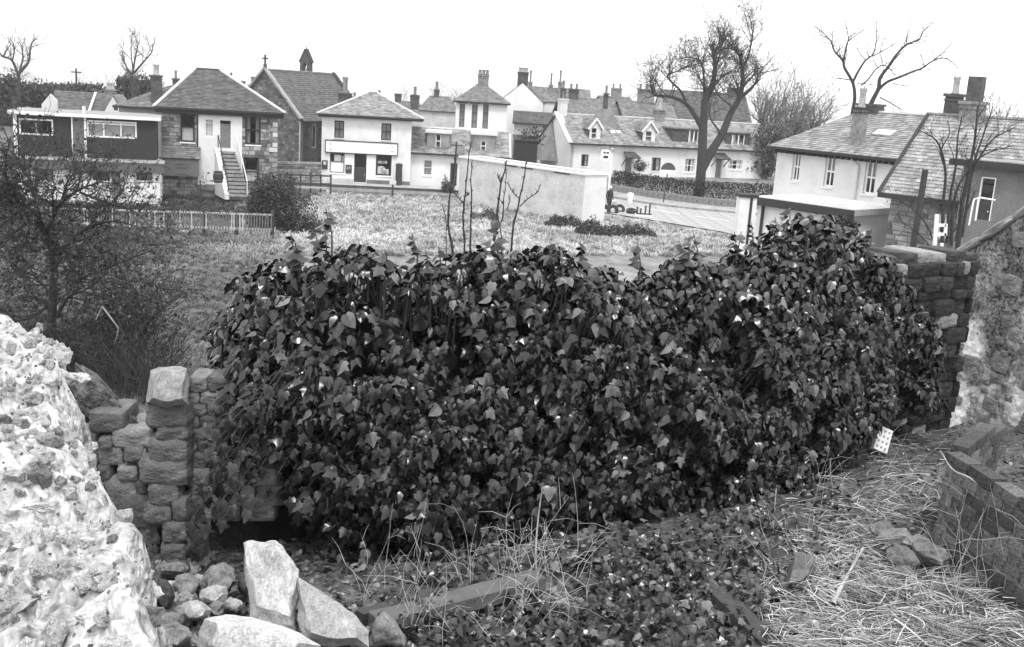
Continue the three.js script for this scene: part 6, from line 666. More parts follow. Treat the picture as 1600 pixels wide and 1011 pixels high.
// leaves and twigs packed into a bush: a scatter of small faces
const tuftLeaf = (() => { const g = new THREE.BufferGeometry(); g.setAttribute('position', new THREE.Float32BufferAttribute([0, 0, 0, 0.35, 0.5, 0.1, 0, 1, 0, -0.35, 0.5, 0.12], 3)); g.setIndex([0, 1, 2, 0, 2, 3]); g.computeVertexNormals(); g.setAttribute('uv', new THREE.Float32BufferAttribute([0, 0, 1, 0, 1, 1, 0, 1], 2)); return g; })();
const bushMat = mat(1, { rough: 0.8 });
function bushy(name, label, category, base, n, fn, size, lo, hi, seed, twigN = 0, group) { const r = rng(seed), t = thing(name, label, category, base, group), im = new THREE.InstancedMesh(tuftLeaf, bushMat, n), o = new THREE.Object3D(), c = new THREE.Color(), tb = new Tubes(3); for (let k = 0; k < n; k++) { const p = fn(r); o.position.copy(p).sub(base); o.rotation.set(r() * 6, r() * 6, r() * 6); const s = size * (0.5 + r()); o.scale.set(s, s, s); o.updateMatrix(); im.setMatrixAt(k, o.matrix); const v = lerp(lo, hi, Math.pow(r(), 2)); im.setColorAt(k, c.setRGB(v, v, v)); } im.name = 'foliage'; im.userData.kind = 'stuff'; im.castShadow = im.receiveShadow = true; t.add(im); for (let k = 0; k < twigN; k++) { const e = fn(r).sub(base), b = V(e.x * 0.35, Math.max(-0.1, e.y * 0.1), e.z * 0.35), m = b.clone().lerp(e, 0.55).add(V(0, 0.15 * e.y, 0)); tb.add([b, m, e.clone().multiplyScalar(1.06)], [size * 0.12, size * 0.08, size * 0.03]); } if (twigN) part('stems', tb.build(), M.twig, t, 'stuff'); return t; }
{ // thicket by the picket fence
  const b = at(452, 350, 54); b.y = groundY(b.x, b.z); const lobes = [[412, 305, 26, 34], [440, 300, 30, 34], [465, 330, 34, 36], [430, 340, 44, 36], [490, 365, 26, 26], [400, 335, 16, 36], [460, 372, 40, 20]].map(([x, y, rx, ry]) => [at(x, y, 54), rx * 54 / FPX, ry * 54 / FPX]);
  bushy('thicket', 'dense dark thicket at the end of the picket fence', 'bush', b, 17000, r => { const [c, rx, ry] = lobes[Math.floor(r() * lobes.length)]; const a = V(r() - 0.5, r() - 0.5, r() - 0.5).normalize().multiplyScalar(Math.pow(r(), 0.45)); const q = c.clone().add(V(a.x * rx, a.y * ry, a.z * rx)); q.addScaledVector(a, 0.25 * fbm(q.x * 1.6, q.y * 1.6, q.z, 2)); q.y = Math.max(q.y, groundY(q.x, q.z)); return q; }, 0.1, 0.018, 0.1, 91, 500); }
{ // evergreen bush before the extension, and dark skyline shrubs
  const bl = (px, py, rx, ry, d, name, label, n, size, seed, group, lo = 0.015, hi = 0.09) => { const c = at(px, py, d), k = d / FPX, b = at(px, py + ry, d); const low = name === 'garden_shrub' && d < 90, gb = low ? onGround(px, py + ry * 0.6) : b; bushy(name, label, 'bush', low ? gb : b, low ? n * 2 : n, low ? r => { const a = r() * 6.28, q = Math.sqrt(r()), x = gb.x + Math.cos(a) * q * rx * 1.25 * k, z = gb.z + Math.sin(a) * q * rx * 1.1 * k, h = 2 * ry * k * Math.max(0.12, (1 - q * q * 0.7) * (0.55 + 1.2 * fbm(x * 0.9, 3, z * 0.9, 3))); return V(x, groundY(x, z) + h * Math.pow(r(), 0.7), z); } : r => { const a = V(r() - 0.5, r() - 0.5, r() - 0.5).normalize().multiplyScalar(Math.pow(r(), 0.4) ); const w = 1 + 0.75 * fbm(a.x * 2.2 + seed, a.y * 2.2, a.z * 2.2, 3); return c.clone().add(V(a.x * rx * k * w, a.y * ry * k * w, a.z * rx * k * w)); }, size, lo, hi, seed, low ? 260 : 60, group); };
  bl(1308, 362, 36, 27, 14, 'evergreen_bush', 'round dark evergreen bush in front of the white extension', 2600, 0.045, 92); bl(1200, 230, 30, 50, 108, 'dark_shrub', 'dark leafless thicket beside the white house corner', 1800, 0.3, 93, null, 0.05, 0.15); bl(1250, 220, 40, 50, 118, 'dark_shrub', 'dark wooded bank behind the hip of the white house', 1500, 0.3, 94, null, 0.06, 0.18);
  bl(215, 142, 36, 24, 122, 'dark_shrub', 'dark shrubbery below the small rounded bare tree', 4000, 0.35, 95, null, 0.03, 0.1); bl(70, 150, 40, 22, 120, 'dark_shrub', 'dark evergreen clump beyond the forked bare tree', 3500, 0.35, 96, null, 0.03, 0.1); bl(15, 160, 26, 45, 118, 'dark_shrub', 'tall dark evergreens beside the end of the flat roofed block', 3500, 0.35, 97, null, 0.03, 0.1); bl(130, 143, 40, 12, 126, 'dark_shrub', 'low dark treetops on the skyline behind the pale gables', 2500, 0.35, 98, null, 0.04, 0.12); bl(830, 215, 22, 16, 98, 'garden_shrub', 'leafless shrub against the white gabled house wing', 500, 0.22, 99); bl(700, 290, 12, 26, 68, 'garden_shrub', 'twiggy weed clump at the corner of the rendered shed', 420, 0.16, 100, null, 0.05, 0.2); bl(757, 335, 22, 14, 56, 'garden_shrub', 'dry weed clump below the rendered shed wall', 900, 0.13, 101, null, 0.05, 0.22); bl(880, 345, 30, 18, 54, 'garden_shrub', 'dark bramble clump left of the scrap tyres', 1500, 0.13, 102, null, 0.03, 0.14); bl(935, 355, 36, 24, 52, 'garden_shrub', 'large dark bramble clump below the scrap tyres', 2400, 0.13, 103, null, 0.03, 0.14); bl(985, 360, 40, 18, 50, 'garden_shrub', 'long dark bramble clump beside the road edge', 2200, 0.12, 104, null, 0.03, 0.14); bl(280, 292, 30, 12, 66, 'garden_shrub', 'low weeds below the boarded lean-to', 700, 0.16, 105, null, 0.04, 0.2); bl(1000, 258, 12, 10, 97, 'garden_shrub', 'wall climber beside the terrace porch', 260, 0.2, 106, null, 0.05, 0.3);
}
// ---------------------------------------------------------------- thorn tree at the left
{
  const f = (x, y) => [x / 2.4075, 180 + y / 2.4075], d = 14.5, tips = []; const t = tracedTree('thorn_tree', 'gnarled dark thorn tree with dense twigs behind the rubble heap', d, f, [
    [[[195, 780], [200, 650], [200, 560], [188, 480], [150, 405], [95, 350], [50, 320], [0, 290], [-60, 270]], 18, 7], [[[200, 490], [265, 545], [290, 610]], 8, 4], [[[180, 440], [200, 380], [230, 330], [300, 280], [380, 250]], 9, 3], [[[150, 400], [140, 330], [120, 270], [110, 200], [130, 110]], 7, 2], [[[60, 325], [30, 260], [20, 180], [40, 80]], 6, 2], [[[215, 760], [250, 690], [300, 665], [370, 680], [430, 700]], 8, 3], [[[200, 560], [260, 480], [340, 420], [430, 400], [520, 420]], 8, 2], [[[440, 1010], [440, 900], [430, 800], [400, 740]], 10, 4], [[[485, 1010], [490, 880], [470, 780], [500, 700]], 9, 3], [[[515, 1010], [520, 880], [560, 780], [620, 720]], 9, 3], [[[300, 290], [400, 330], [500, 360], [570, 420]], 5, 2], [[[0, 300], [-30, 400], [0, 480]], 5, 2], [[[150, 405], [80, 420], [20, 480]], 5, 2], [[[230, 335], [260, 240], [330, 180]], 5, 2], [[[120, 280], [60, 240], [10, 230]], 4, 2], [[[430, 800], [520, 740], [600, 640]], 5, 2], [[[200, 700], [120, 760], [40, 780]], 6, 2], [[[260, 640], [340, 600], [440, 560], [540, 520]], 5, 2], [[[90, 350], [110, 420], [60, 560]], 4, 2], [[[400, 740], [340, 820], [280, 860]], 5, 2], [[[200, 640], [100, 640], [20, 660]], 4, 2]],
    2.4075, { seed: 75, depth: 1.6, per: [13, 10, 9], len: [0.7, 0.34, 0.17], rMax: [0.013, 0.008, 0.005], rMin: 0.0032, up: 0.1, wiggle: 0.9, all: true, tips, from: 0.1 });
  const r = rng(76), n = Math.min(7000, tips.length), im = new THREE.InstancedMesh(tuftLeaf, bushMat, n), o = new THREE.Object3D(), c = new THREE.Color(); for (let k = 0; k < n; k++) { o.position.copy(tips[Math.floor(r() * tips.length)]); o.rotation.set(r() * 6, r() * 6, r() * 6); const s = 0.03 + 0.035 * r(); o.scale.set(s, s, s); o.updateMatrix(); im.setMatrixAt(k, o.matrix); const v = 0.02 + 0.06 * r(); im.setColorAt(k, c.setRGB(v, v, v)); } im.name = 'leaves'; im.userData.kind = 'stuff'; im.castShadow = true; t.add(im);
  const q = [[385, 720], [415, 760], [445, 800], [440, 835], [430, 860]].map(p => at(...f(...p), d - 0.6).sub(t.position)); part('broken_twig', new Tubes(5).add(q, [0.013, 0.012, 0.011, 0.009, 0.007]).add([q[0], at(...f(360, 770), d - 0.6).sub(t.position)], [0.008, 0.004]).build(), M.paleBark, t);
  // brushwood under it
  const b = onGround(170, 560), brush = thing('brushwood', 'tangle of dark brushwood under the thorn tree', 'brushwood', b), tb = new Tubes(3), rr = rng(77); for (let k = 0; k < 900; k++) { const p = at(-20 + 290 * rr(), 590 - 20 * rr(), 13 + 3 * rr()); p.y = groundY(p.x, p.z); const h = 0.3 + 0.9 * rr() * (1 - 0.4 * rr()), lx = (rr() - 0.5) * 0.9, lz = (rr() - 0.5) * 0.6; const m = p.clone().add(V(lx * 0.4, h * 0.6, lz * 0.4)), e = p.clone().add(V(lx, h, lz)); tb.add([p, m, e].map(v => v.sub(b)), [0.006, 0.005, 0.002]); for (let j = 0; j < 3; j++) { const s = m.clone().lerp(e, rr()), a = s.clone().add(V((rr() - 0.5) * 0.4, rr() * 0.25, (rr() - 0.5) * 0.4)); tb.add([s, a], [0.0035, 0.0018]); } } part('twigs', tb.build(), M.twig, brush, 'stuff');
}
// bare multi-stemmed shrub before the stone house
tracedTree('bare_shrub', 'bare multi stemmed shrub growing before the stone house roof', 26, (x, y) => [1340 + x / 3.065, 90 + y / 3.065], [[[[480, 900], [500, 700], [530, 560], [560, 400], [575, 230]], 14, 3], [[[405, 900], [410, 700], [420, 540], [380, 400], [300, 350]], 9, 2], [[[430, 880], [440, 690], [470, 520], [480, 380], [500, 280]], 8, 2], [[[450, 900], [455, 740], [490, 600], [600, 470], [750, 420]], 8, 2], [[[470, 880], [530, 600], [640, 400], [760, 330]], 8, 2], [[[500, 860], [560, 500], [610, 350], [650, 230]], 7, 2], [[[385, 950], [330, 800], [230, 700], [160, 680]], 5, 1.5], [[[390, 960], [300, 850], [200, 780]], 4, 1.5], [[[420, 540], [400, 450], [440, 360], [430, 300]], 4, 1.5], [[[420, 890], [520, 740], [560, 640]], 6, 2]], 3.065, { seed: 78, depth: 1.2, per: [3, 3.6], len: [0.7, 0.32], rMax: [0.016, 0.008], rMin: 0.004, up: 0.4, wiggle: 0.6, all: true, category: 'shrub', bark: M.bark });
// young shoots standing out of the ivy
{
  const f = (x, y) => [640 + x / 6.154, 270 + y / 6.154], sap = (label, main, side, r0, i) => { const d = 9.2, P = p => at(...f(...p), d), b = P(main[0]); b.y -= 0.7; const t = thing('sapling', label, 'sapling', b), tb = new Tubes(6); const run = (pts, a, z) => { const c = new THREE.CatmullRomCurve3(pts).getPoints(24); const R = rng(500 + i); c.forEach((q, k) => { if (k % 3) q.x += (R() - 0.5) * 0.006; }); tb.add(c, c.map((_, k) => lerp(a, z, k / 24) * (k % 6 === 5 ? 1.25 : 1))); const sb = new Tubes(4); for (let k = 4; k < 24; k += 3) tb.add([c[k], c[k].clone().add(V((R() - 0.5) * 0.05, 0.03, 0.01))], [z * 1.4, z * 0.6], 4); }; r0 *= 0.62; run([V(0, 0, 0), ...main.map(p => P(p).sub(b))], r0, r0 * 0.35); for (const s of side) run(s.map(p => P(p).sub(b)), r0 * 0.5, r0 * 0.25); part('stem', tb.build(), M.bark, t, 'stuff'); };
  sap('leaning dark sapling with forked side shoot, outermost over the field', [[415, 780], [375, 540], [370, 420], [385, 250], [395, 150], [430, -60], [440, -180]], [[[530, 310], [470, 240], [405, 175]]], 0.02, 1);
  sap('thin short sapling beside the leaning dark sapling', [[352, 690], [348, 450], [325, 350], [312, 310]], [], 0.008, 2);
  sap('tall straight sapling with small spur, right of the leaning one', [[528, 650], [515, 500], [522, 300], [545, 100], [560, -80], [590, -300]], [[[540, 225], [575, 205]]], 0.017, 3);
  sap('slim tall sapling close beside the straight spurred one', [[585, 680], [590, 450], [597, 250], [590, 80], [602, -120]], [], 0.016, 4);
  sap('stout sapling leaning right in front of the rendered shed', [[815, 590], [835, 450], [850, 320], [880, 100], [915, -30], [935, -120]], [[[880, 100], [862, 60], [855, 30]]], 0.021, 5);
  sap('slender sapling crossing the stout one', [[830, 570], [890, 450], [905, 250], [925, 100], [930, -40]], [[[935, 360], [960, 280], [970, 220]], [[905, 310], [880, 280]]], 0.012, 6);
  sap('sapling with long right hand branch ending in a bud', [[1000, 500], [1040, 350], [1060, 230], [1100, 60], [1112, -30], [1125, -120]], [[[1058, 325], [1150, 240], [1230, 185], [1255, 120]], [[1050, 245], [990, 180], [935, 90]]], 0.017, 7);
}
// ---------------------------------------------------------------- field grass, hedge
{
  const r = rng(810), blades = new Tubes(3); const g = new Geo(); for (let k = 0; k < 16; k++) { const a = r() * 6.28, h = 0.12 + 0.2 * r(), l = 0.12 + 0.22 * r(), w = 0.012, x = (r() - 0.5) * 0.2, z = (r() - 0.5) * 0.2, px = -Math.sin(a) * w, pz = Math.cos(a) * w; const b0 = V(x - px, 0, z - pz), b1 = V(x + px, 0, z + pz), m0 = V(x + Math.cos(a) * l * 0.4 - px, h * 0.75, z + Math.sin(a) * l * 0.4 - pz), m1 = V(x + Math.cos(a) * l * 0.4 + px, h * 0.75, z + Math.sin(a) * l * 0.4 + pz), e = V(x + Math.cos(a) * l, h * 0.8, z + Math.sin(a) * l); g.quad(b0, b1, m1, m0).tri(m0, m1, e); }
  const tuft = g.build(1, false), N = 15000, im = new THREE.InstancedMesh(tuft, mat(1, { rough: 1 }), N), o = new THREE.Object3D(), c = new THREE.Color(); let n = 0;
  while (n < N) { const px = -20 + 1240 * r(), py = 285 + 310 * r(); if (py > 400 && px > 420) continue; if (px > 925 && py < 346 + (px - 1000) * 0.17 && py > 285) continue; const p = onGround(px, py); if (-p.z > 90 || -p.z < 9.5) continue; const g1 = fbm(p.x * 0.35, 11, -p.z * 0.2, 4), earth = smooth(46, 36, -p.z + 6 * g1); if (r() < earth * 0.72) continue; o.position.copy(p); o.rotation.set(0, r() * 6.28, 0); const s = (0.5 + 0.9 * r()) * (1 - 0.45 * earth); o.scale.set(s * 1.2, s * (0.5 + 0.7 * r()), s * 1.2); o.updateMatrix(); im.setMatrixAt(n, o.matrix); const patch = clamp(0.72 + 0.3 * smooth(400, 520, px) + 1.0 * fbm(p.x * 0.3, 5, p.z * 0.16, 3), 0.35, 1.3) * lerp(0.62, 1, smooth(330, 470, px)); const lawn = -p.z > 57 && p.x < -15, v = (lawn ? 0.1 : 0.42) * (0.72 + 0.5 * r()) * (1 - 0.35 * earth) * (px < 250 ? lerp(0.4, 1, smooth(160, 250, px)) : 1); const vv = v * patch; im.setColorAt(n, c.setRGB(vv, vv, vv)); n++; }
  im.name = 'field_grass'; im.userData = { label: 'bleached winter grass over the field and bank', category: 'grass', kind: 'stuff' }; im.castShadow = im.receiveShadow = true; scene.add(im);
}
// ---------------------------------------------------------------- road, pavements, kerbs
function strip(A, B, lift, n = 40) { // a sheet on the ground between two edges given in photograph pixels
  const run = P => { const w = P.map(p => onGround(...p)), c = new THREE.CatmullRomCurve3(w); return c.getPoints(n); }, a = run(A), b = run(B), pos = [], uv = [], idx = [], m = 8; for (let i = 0; i <= n; i++) for (let j = 0; j <= m; j++) { const p = a[i].clone().lerp(b[i], j / m); pos.push(p.x, groundY(p.x, p.z) + lift, p.z); uv.push(p.x, p.z); } for (let i = 0; i < n; i++) for (let j = 0; j < m; j++) { const k = i * (m + 1) + j; idx.push(k, k + m + 1, k + 1, k + 1, k + m + 1, k + m + 2); } const g = new THREE.BufferGeometry(); g.setAttribute('position', new THREE.Float32BufferAttribute(pos, 3)); g.setAttribute('uv', new THREE.Float32BufferAttribute(uv, 2)); g.setIndex(idx); g.computeVertexNormals(); return g; }
const farEdge = [[900, 302], [948, 309], [1000, 318], [1060, 326], [1120, 332], [1190, 338], [1260, 342]], nearEdge = [[880, 322], [935, 332], [1000, 342], [1060, 352], [1120, 362], [1190, 378], [1260, 396]], wallFoot = [[905, 294], [950, 300], [1000, 309], [1060, 318], [1120, 325], [1190, 330], [1260, 334]];
setting('road', strip(nearEdge, farEdge, 0.07), mat(0.6, { map: T.grit }));
setting('pavement', strip(farEdge, wallFoot, 0.2), mat(0.5, { map: T.blotch }));
{ const pts = new THREE.CatmullRomCurve3(farEdge.map(p => onGround(...p))).getPoints(60), g = new Geo(); for (let k = 0; k < 60; k++) g.bar(pts[k].clone().setY(groundY(pts[k].x, pts[k].z) + 0.12), pts[k + 1].clone().setY(groundY(pts[k + 1].x, pts[k + 1].z) + 0.12), 0.16, 0.2); setting('kerb', g.build(1, false), M.cope); }
{ const dash = (a, b) => { const p = onGround(...a), q = onGround(...b), n = 6, g = new Geo(); const s = q.clone().sub(p).setY(0).normalize(), t = V(-s.z, 0, s.x).multiplyScalar(0.09), P = (k, e) => { const v = p.clone().lerp(q, k / n).addScaledVector(t, e); v.y = groundY(v.x, v.z) + 0.085; return v; }; for (let k = 0; k < n; k++) g.quad(P(k, -1), P(k, 1), P(k + 1, 1), P(k + 1, -1)); setting('road_marking', g.build(1, false), mat(0.8)); }; dash([1008, 327], [1061, 335.5]); dash([1085, 339], [1140, 347]); }
{ // low boundary wall below the hedge, and the hedge
  const top = [[955, 290], [1000, 298], [1060, 307], [1112, 316], [1180, 322], [1240, 326]]; const pts = new THREE.CatmullRomCurve3(wallFoot.slice(1).map(p => onGround(...p))).getPoints(34), b = pts[17].clone(), t = thing('boundary_wall', 'low rubble boundary wall below the hedge along the road', 'wall', b), r = rng(66); for (let k = 0; k < 34; k++) for (let j = 0; j < 2; j++) { const p = pts[k], q = pts[k + 1], m = p.clone().lerp(q, 0.5), L = p.distanceTo(q); m.y = groundY(m.x, m.z) + 0.2 + 0.33 * j; const o = part('stone', blockCache[(k + j) % 9], M.paleRock[1], t); o.position.copy(m).sub(b).add(V(0, 0.05, 0)); o.scale.set(L * 1.02, 0.36, 0.4); o.rotation.y = Math.atan2(-(q.z - p.z), q.x - p.x); }
  const crest = new THREE.CatmullRomCurve3(pts.map(p => p.clone().add(V(0.15, 0, -1.1)))), c0 = crest.getPoint(0.5); bushy('hedge', 'long dark clipped hedge above the boundary wall before the terrace', 'hedge', c0.clone(), 15000, r => { const f = r(), p = crest.getPoint(f), e = smooth(0, 0.03, f), h = (1.75 + 0.5 * f + 0.25 * fbm(f * 30, 2, 1, 3)) * e; return p.clone().add(V((r() - 0.5) * 0.3, groundY(p.x, p.z) - p.y + h * Math.sqrt(r()), (r() - 0.5) * 1.5)); }, 0.13, 0.012, 0.05, 107); }
{ // pavement and kerb before the shop
  const o = at(502, 283, 86), turn = 8 * Math.PI / 180; const put = (name, g, m) => { const s = setting(name, g, m); s.position.copy(o); s.rotation.y = turn; return s; }; put('pavement', boxG(-4.5, -0.5, 0.06, 17, 0.0, 2.6), mat(0.6, { map: T.blotch })); const k = new Geo(); put('kerb', boxG(-4.5, -0.5, 2.602, 17, 0.04, 2.78), mat(0.12, { map: T.grit })); put('street', boxG(-9, -0.6, 2.782, 19, -0.16, 5.2), mat(0.3, { map: T.grit })); }
// ---------------------------------------------------------------- picket fence
{
  const d = 50, b = at(330, 362, d), t = thing('picket_fence', 'weathered paling fence with pale rails across the field', 'fence', b), r = rng(131), x0 = at(40, 340, d).x - b.x, x1 = at(426, 345, d).x - b.x, pale = mat(0.62, { map: T.wood }), grey = mat(0.2, { map: T.wood }), gy = x => groundY(x + b.x, b.z) - b.y; const yb = x => lerp(at(40, 350, d).y, at(426, 362, d).y, (x - x0) / (x1 - x0)) - b.y;
  const P = boxG(-0.03, 0, 0, 0.03, 0.84, 0.02); for (let x = x0; x < x1; x += 0.135) { const p = part('picket', P, r() < 0.75 ? grey : pale, t); p.position.set(x, yb(x) - 0.02 + 0.03 * r(), 0.035); p.rotation.z = (r() - 0.5) * 0.06; p.scale.y = 0.95 + 0.12 * r(); }
  for (const h of [0.1, 0.8]) { const n = 6; for (let k = 0; k < n; k++) { const a = lerp(x0, x1, k / n), c = lerp(x0, x1, (k + 1) / n) - 0.02; part('rail', new Geo().bar(V(a, yb(a) + h, 0), V(c, yb(c) + h, 0), 0.06, 0.07).build(1, false), pale, t); } }
  for (const px of [60, 130, 200, 263, 318, 369, 425]) { const x = at(px, 345, d).x - b.x; part('post', boxG(x - 0.08, yb(x) - 0.6, -0.14, x + 0.08, yb(x) + 1.0, -0.032), M.darkWood, t); }
  for (const [px, py, w] of [[285, 364, 20], [367, 367, 12]]) { const p = onGround(px, py), g = tagMesh('pale_board', boxG(-w * 0.015, 0, -0.1, w * 0.015, 0.12, 0.1), M.frame, px < 300 ? 'long pale board lying against the foot of the paling fence' : 'short pale stone block at the fence foot', 'board'); g.position.copy(p); }
}
// ---------------------------------------------------------------- small things of the middle distance
{
  const f2 = (x, y) => [220 + x / 4.0433, 60 + y / 4.0433];
  { const b = at(...f2(855, 880), 83), e = at(...f2(1140, 885), 85), h = at(...f2(1000, 795), 84).y - b.y, t = thing('stone_wall', 'low coursed stone wall between villa and shop before the church', 'wall', b, null, Math.atan2(-(e.z - b.z), e.x - b.x)), L = b.distanceTo(e); part('wall_core', boxG(0, -0.8, -0.4, L, h, 0), M.joint, t); part('stonework', stonework([0, -0.2, L, h], [], { seed: 15, lo: 0.7, hi: 1.1 }).build(), M.masonry, t, 'stuff'); for (let k = 0; k < 9; k++) part('coping_stone', boxG(L * k / 9 + 0.01, h + 0.002, -0.48, L * (k + 1) / 9 - 0.01, h + 0.16, 0.1), M.cope, t); }
  { const b = at(...f2(880, 940), 78), e = at(...f2(1200, 950), 79), t = thing('timber_railing', 'dark two rail timber railing before the low stone wall', 'railing', b, null, Math.atan2(-(e.z - b.z), e.x - b.x)), L = b.distanceTo(e); for (const h of [0.35, 0.95]) part('rail', new Geo().bar(V(0, h, 0), V(L, h, 0), 0.08, 0.12).build(1, false), M.darkWood, t); for (let k = 0; k <= 5; k++) part('post', boxG(L * k / 5 - 0.06, -0.4, -0.15, L * k / 5 + 0.06, 1.05, -0.045), M.darkWood, t); part('pale_board', boxG(L * 0.3, 0.02, 0.05, L * 0.92, 0.14, 0.1), mat(0.55, { map: T.wood }), t); }
  { const p = onGround(613, 309), t = thing('signpost', 'short dark post with pale square top before the shop pavement', 'post', p); const h = at(613, 282, -p.z).y - p.y; part('shaft', boxG(-0.07, -0.2, -0.07, 0.07, h - 0.3, 0.07), M.darkWood, t); part('top_plate', boxG(-0.25, h - 0.298, -0.05, 0.25, h, 0.05), M.curtain, t); }
  { const p = onGround(313, 322), t = thing('clothes_pole', 'thin bare clothes pole standing on the lawn below the stair', 'pole', p); const h = at(313, 282, -p.z).y - p.y; part('shaft', new Tubes(6).add([V(0, -0.2, 0), V(0, h, 0)], [0.045, 0.035]).build(), M.darkWood, t); part('crossbar', new Tubes(5).add([V(-0.25, h - 0.1, 0), V(0.25, h - 0.1, 0)], [0.025, 0.025]).build(), M.darkWood, t); }
  { const p = at(341, 285, 76), t = thing('barrel', 'dark barrel beside the foot of the outside stair', 'barrel', p); part('staves', new THREE.LatheGeometry([[0, 0], [0.3, 0], [0.36, 0.25], [0.38, 0.4], [0.36, 0.55], [0.3, 0.8], [0.27, 0.8], [0.27, 0.74], [0, 0.74]].map(q => new THREE.Vector2(...q)), 14), M.gutter, t); for (const h of [0.15, 0.62]) part('hoop', new THREE.TorusGeometry(0.355, 0.02, 5, 16).rotateX(Math.PI / 2).translate(0, h, 0), M.chim, t); }
  { const p = at(331, 284, 76); const o = tagMesh('white_stone', rockCache[4], M.paleRock[3], 'white stone lying between barrel and lean-to', 'stone'); o.position.copy(p).add(V(0, 0.15, 0)); o.scale.set(0.9, 0.5, 0.6); }
  [[660, 293, 12], [668, 298, 10], [673, 292, 14], [651, 296, 9], [684, 296, 10], [690, 300, 8]].forEach(([x, y, w], k) => { const p = onGround(x, y), s = w / FPX * -p.z, o = tagMesh('rubble_stone', rockCache[k], k % 2 ? M.darkStone[1] : M.paleRock[1], ['grey stone topmost in the rubble pile before the dormer cottage', 'dark stone at the front of the rubble pile before the dormer cottage', 'largest grey stone in the rubble pile before the dormer cottage', 'dark stone at the shop side of the rubble pile', 'grey stone at the pole side of the rubble pile', 'small dark stone lying apart beside the telegraph pole foot'][k], 'stone', 'rubble pile before the dormer cottage'); o.position.copy(p).add(V(0, s * 0.3, 0)); o.scale.set(s, s, s); });
  { const b = onGround(708, 300), t = thing('telegraph_pole', 'dark timber pole with short crossarm before the dormer cottage', 'pole', b), h = at(712, 222, -b.z).y - b.y; part('shaft', new Tubes(7).add([V(0, -0.3, 0), V(0.1, h, 0)], [0.11, 0.08]).build(), M.darkWood, t); part('crossarm', boxG(-0.35, h - 0.3, -0.05, 0.6, h - 0.2, 0.05), M.darkWood, t); }
  { const b = at(120, 150, 125), t = thing('telegraph_pole', 'thin telegraph pole on the skyline beyond the pale gables', 'pole', b), h = at(121, 107, 125).y - b.y; part('shaft', new Tubes(6).add([V(0, -6, 0), V(0, h, 0)], [0.13, 0.1]).build(), M.darkWood, t); part('crossarm', boxG(-0.6, h - 0.5, -0.06, 0.6, h - 0.36, 0.06), M.darkWood, t); }
  { const b = at(951, 268, 90), t = thing('hooded_signboard', 'white hooded signboard with dark markings on a post before the terrace', 'sign', V(b.x, groundY(b.x, b.z), b.z)), y0 = b.y - groundY(b.x, b.z), k = 90 / FPX; part('post', boxG(0.05, 0, -0.08, 0.22, y0 + 36 * k, 0.08), M.white, t); part('board', boxG(-0.75, y0 + 17 * k, -0.06, 0.03, y0 + 34 * k, 0.06), M.frame, t); part('hood', new Geo().bar(V(-0.85, y0 + 35 * k, 0), V(-0.2, y0 + 38 * k, 0), 0.4, 0.08).bar(V(-0.2, y0 + 38 * k, 0), V(0.4, y0 + 30 * k, 0), 0.4, 0.08).build(1, false), M.chim, t, 'stuff'); for (const [x, y, w, h] of [[-0.55, 27, 0.18, 3], [-0.3, 27, 0.2, 3], [-0.55, 20, 0.42, 4]]) part('marking', boxG(x, y0 + y * k, 0.061, x + w, y0 + (y + h) * k, 0.07), M.gutter, t); }
  // scrap tyres and a broken crate on the bank
  const tyre = (px, py, label, s, rx, rz) => { const p = onGround(px, py), t = thing('tyre_scrap', label, 'scrap', p.add(V(0, 0.25, 0))); part('tread', new THREE.TorusGeometry(0.32 * s, 0.13 * s, 9, 22).scale(1, 1, 1.25), mat(0.02, { rough: 0.7 }), t); part('bead', new THREE.TorusGeometry(0.21 * s, 0.035 * s, 6, 20).translate(0, 0, 0.1 * s), mat(0.05), t); t.rotation.set(rx, 0, rz); };
  tyre(922, 326, 'scrap tyre lying flat at the shed end of the heap', 1.1, -1.2, 0.2); tyre(940, 327, 'scrap tyre tilted in the middle of the heap, with pale rim', 1.0, -0.7, 0.3); tyre(957, 334, 'scrap tyre standing almost upright before the white scrap', 1.0, -0.25, 0); tyre(968, 332, 'scrap tyre leaning at the road end of the heap', 0.9, -0.5, 0.4); tyre(986, 335, 'single scrap tyre lying apart near the broken crate', 0.9, -1.3, 0);
  { const p = onGround(958, 325), t = tagMesh('panel_scrap', rockFrom([[950, 318], [956, 314], [963, 316], [966, 324], [958, 327], [950, 325]], -p.z, 0.3, 0.03, 55)[0], M.paleRock[3], 'white scrap metal panel among the tyres', 'scrap'); t.position.copy(p); }
  { const p = onGround(1005, 339), t = thing('broken_crate', 'broken timber crate with upright slats by the road edge', 'crate', p); part('base', boxG(-0.6, 0.05, -0.35, 0.6, 0.2, 0.35), M.frame, t); for (const [x, h] of [[-0.5, 0.5], [-0.25, 0.4], [0.1, 0.6], [0.4, 0.75]]) part('slat', boxG(x, 0.202, -0.3, x + 0.12, 0.2 + h, -0.24), M.darkWood, t); part('side', boxG(-0.58, 0.202, 0.28, 0.58, 0.3, 0.34), M.darkWood, t); }
  { const p = onGround(984, 319), t = thing('white_bollard', 'small white bollard at the pavement edge', 'bollard', p); part('shaft', new THREE.LatheGeometry([[0, -0.1], [0.22, -0.1], [0.2, 0.6], [0.26, 0.65], [0.24, 0.9], [0, 0.95]].map(q => new THREE.Vector2(...q)), 12), M.frame, t); }
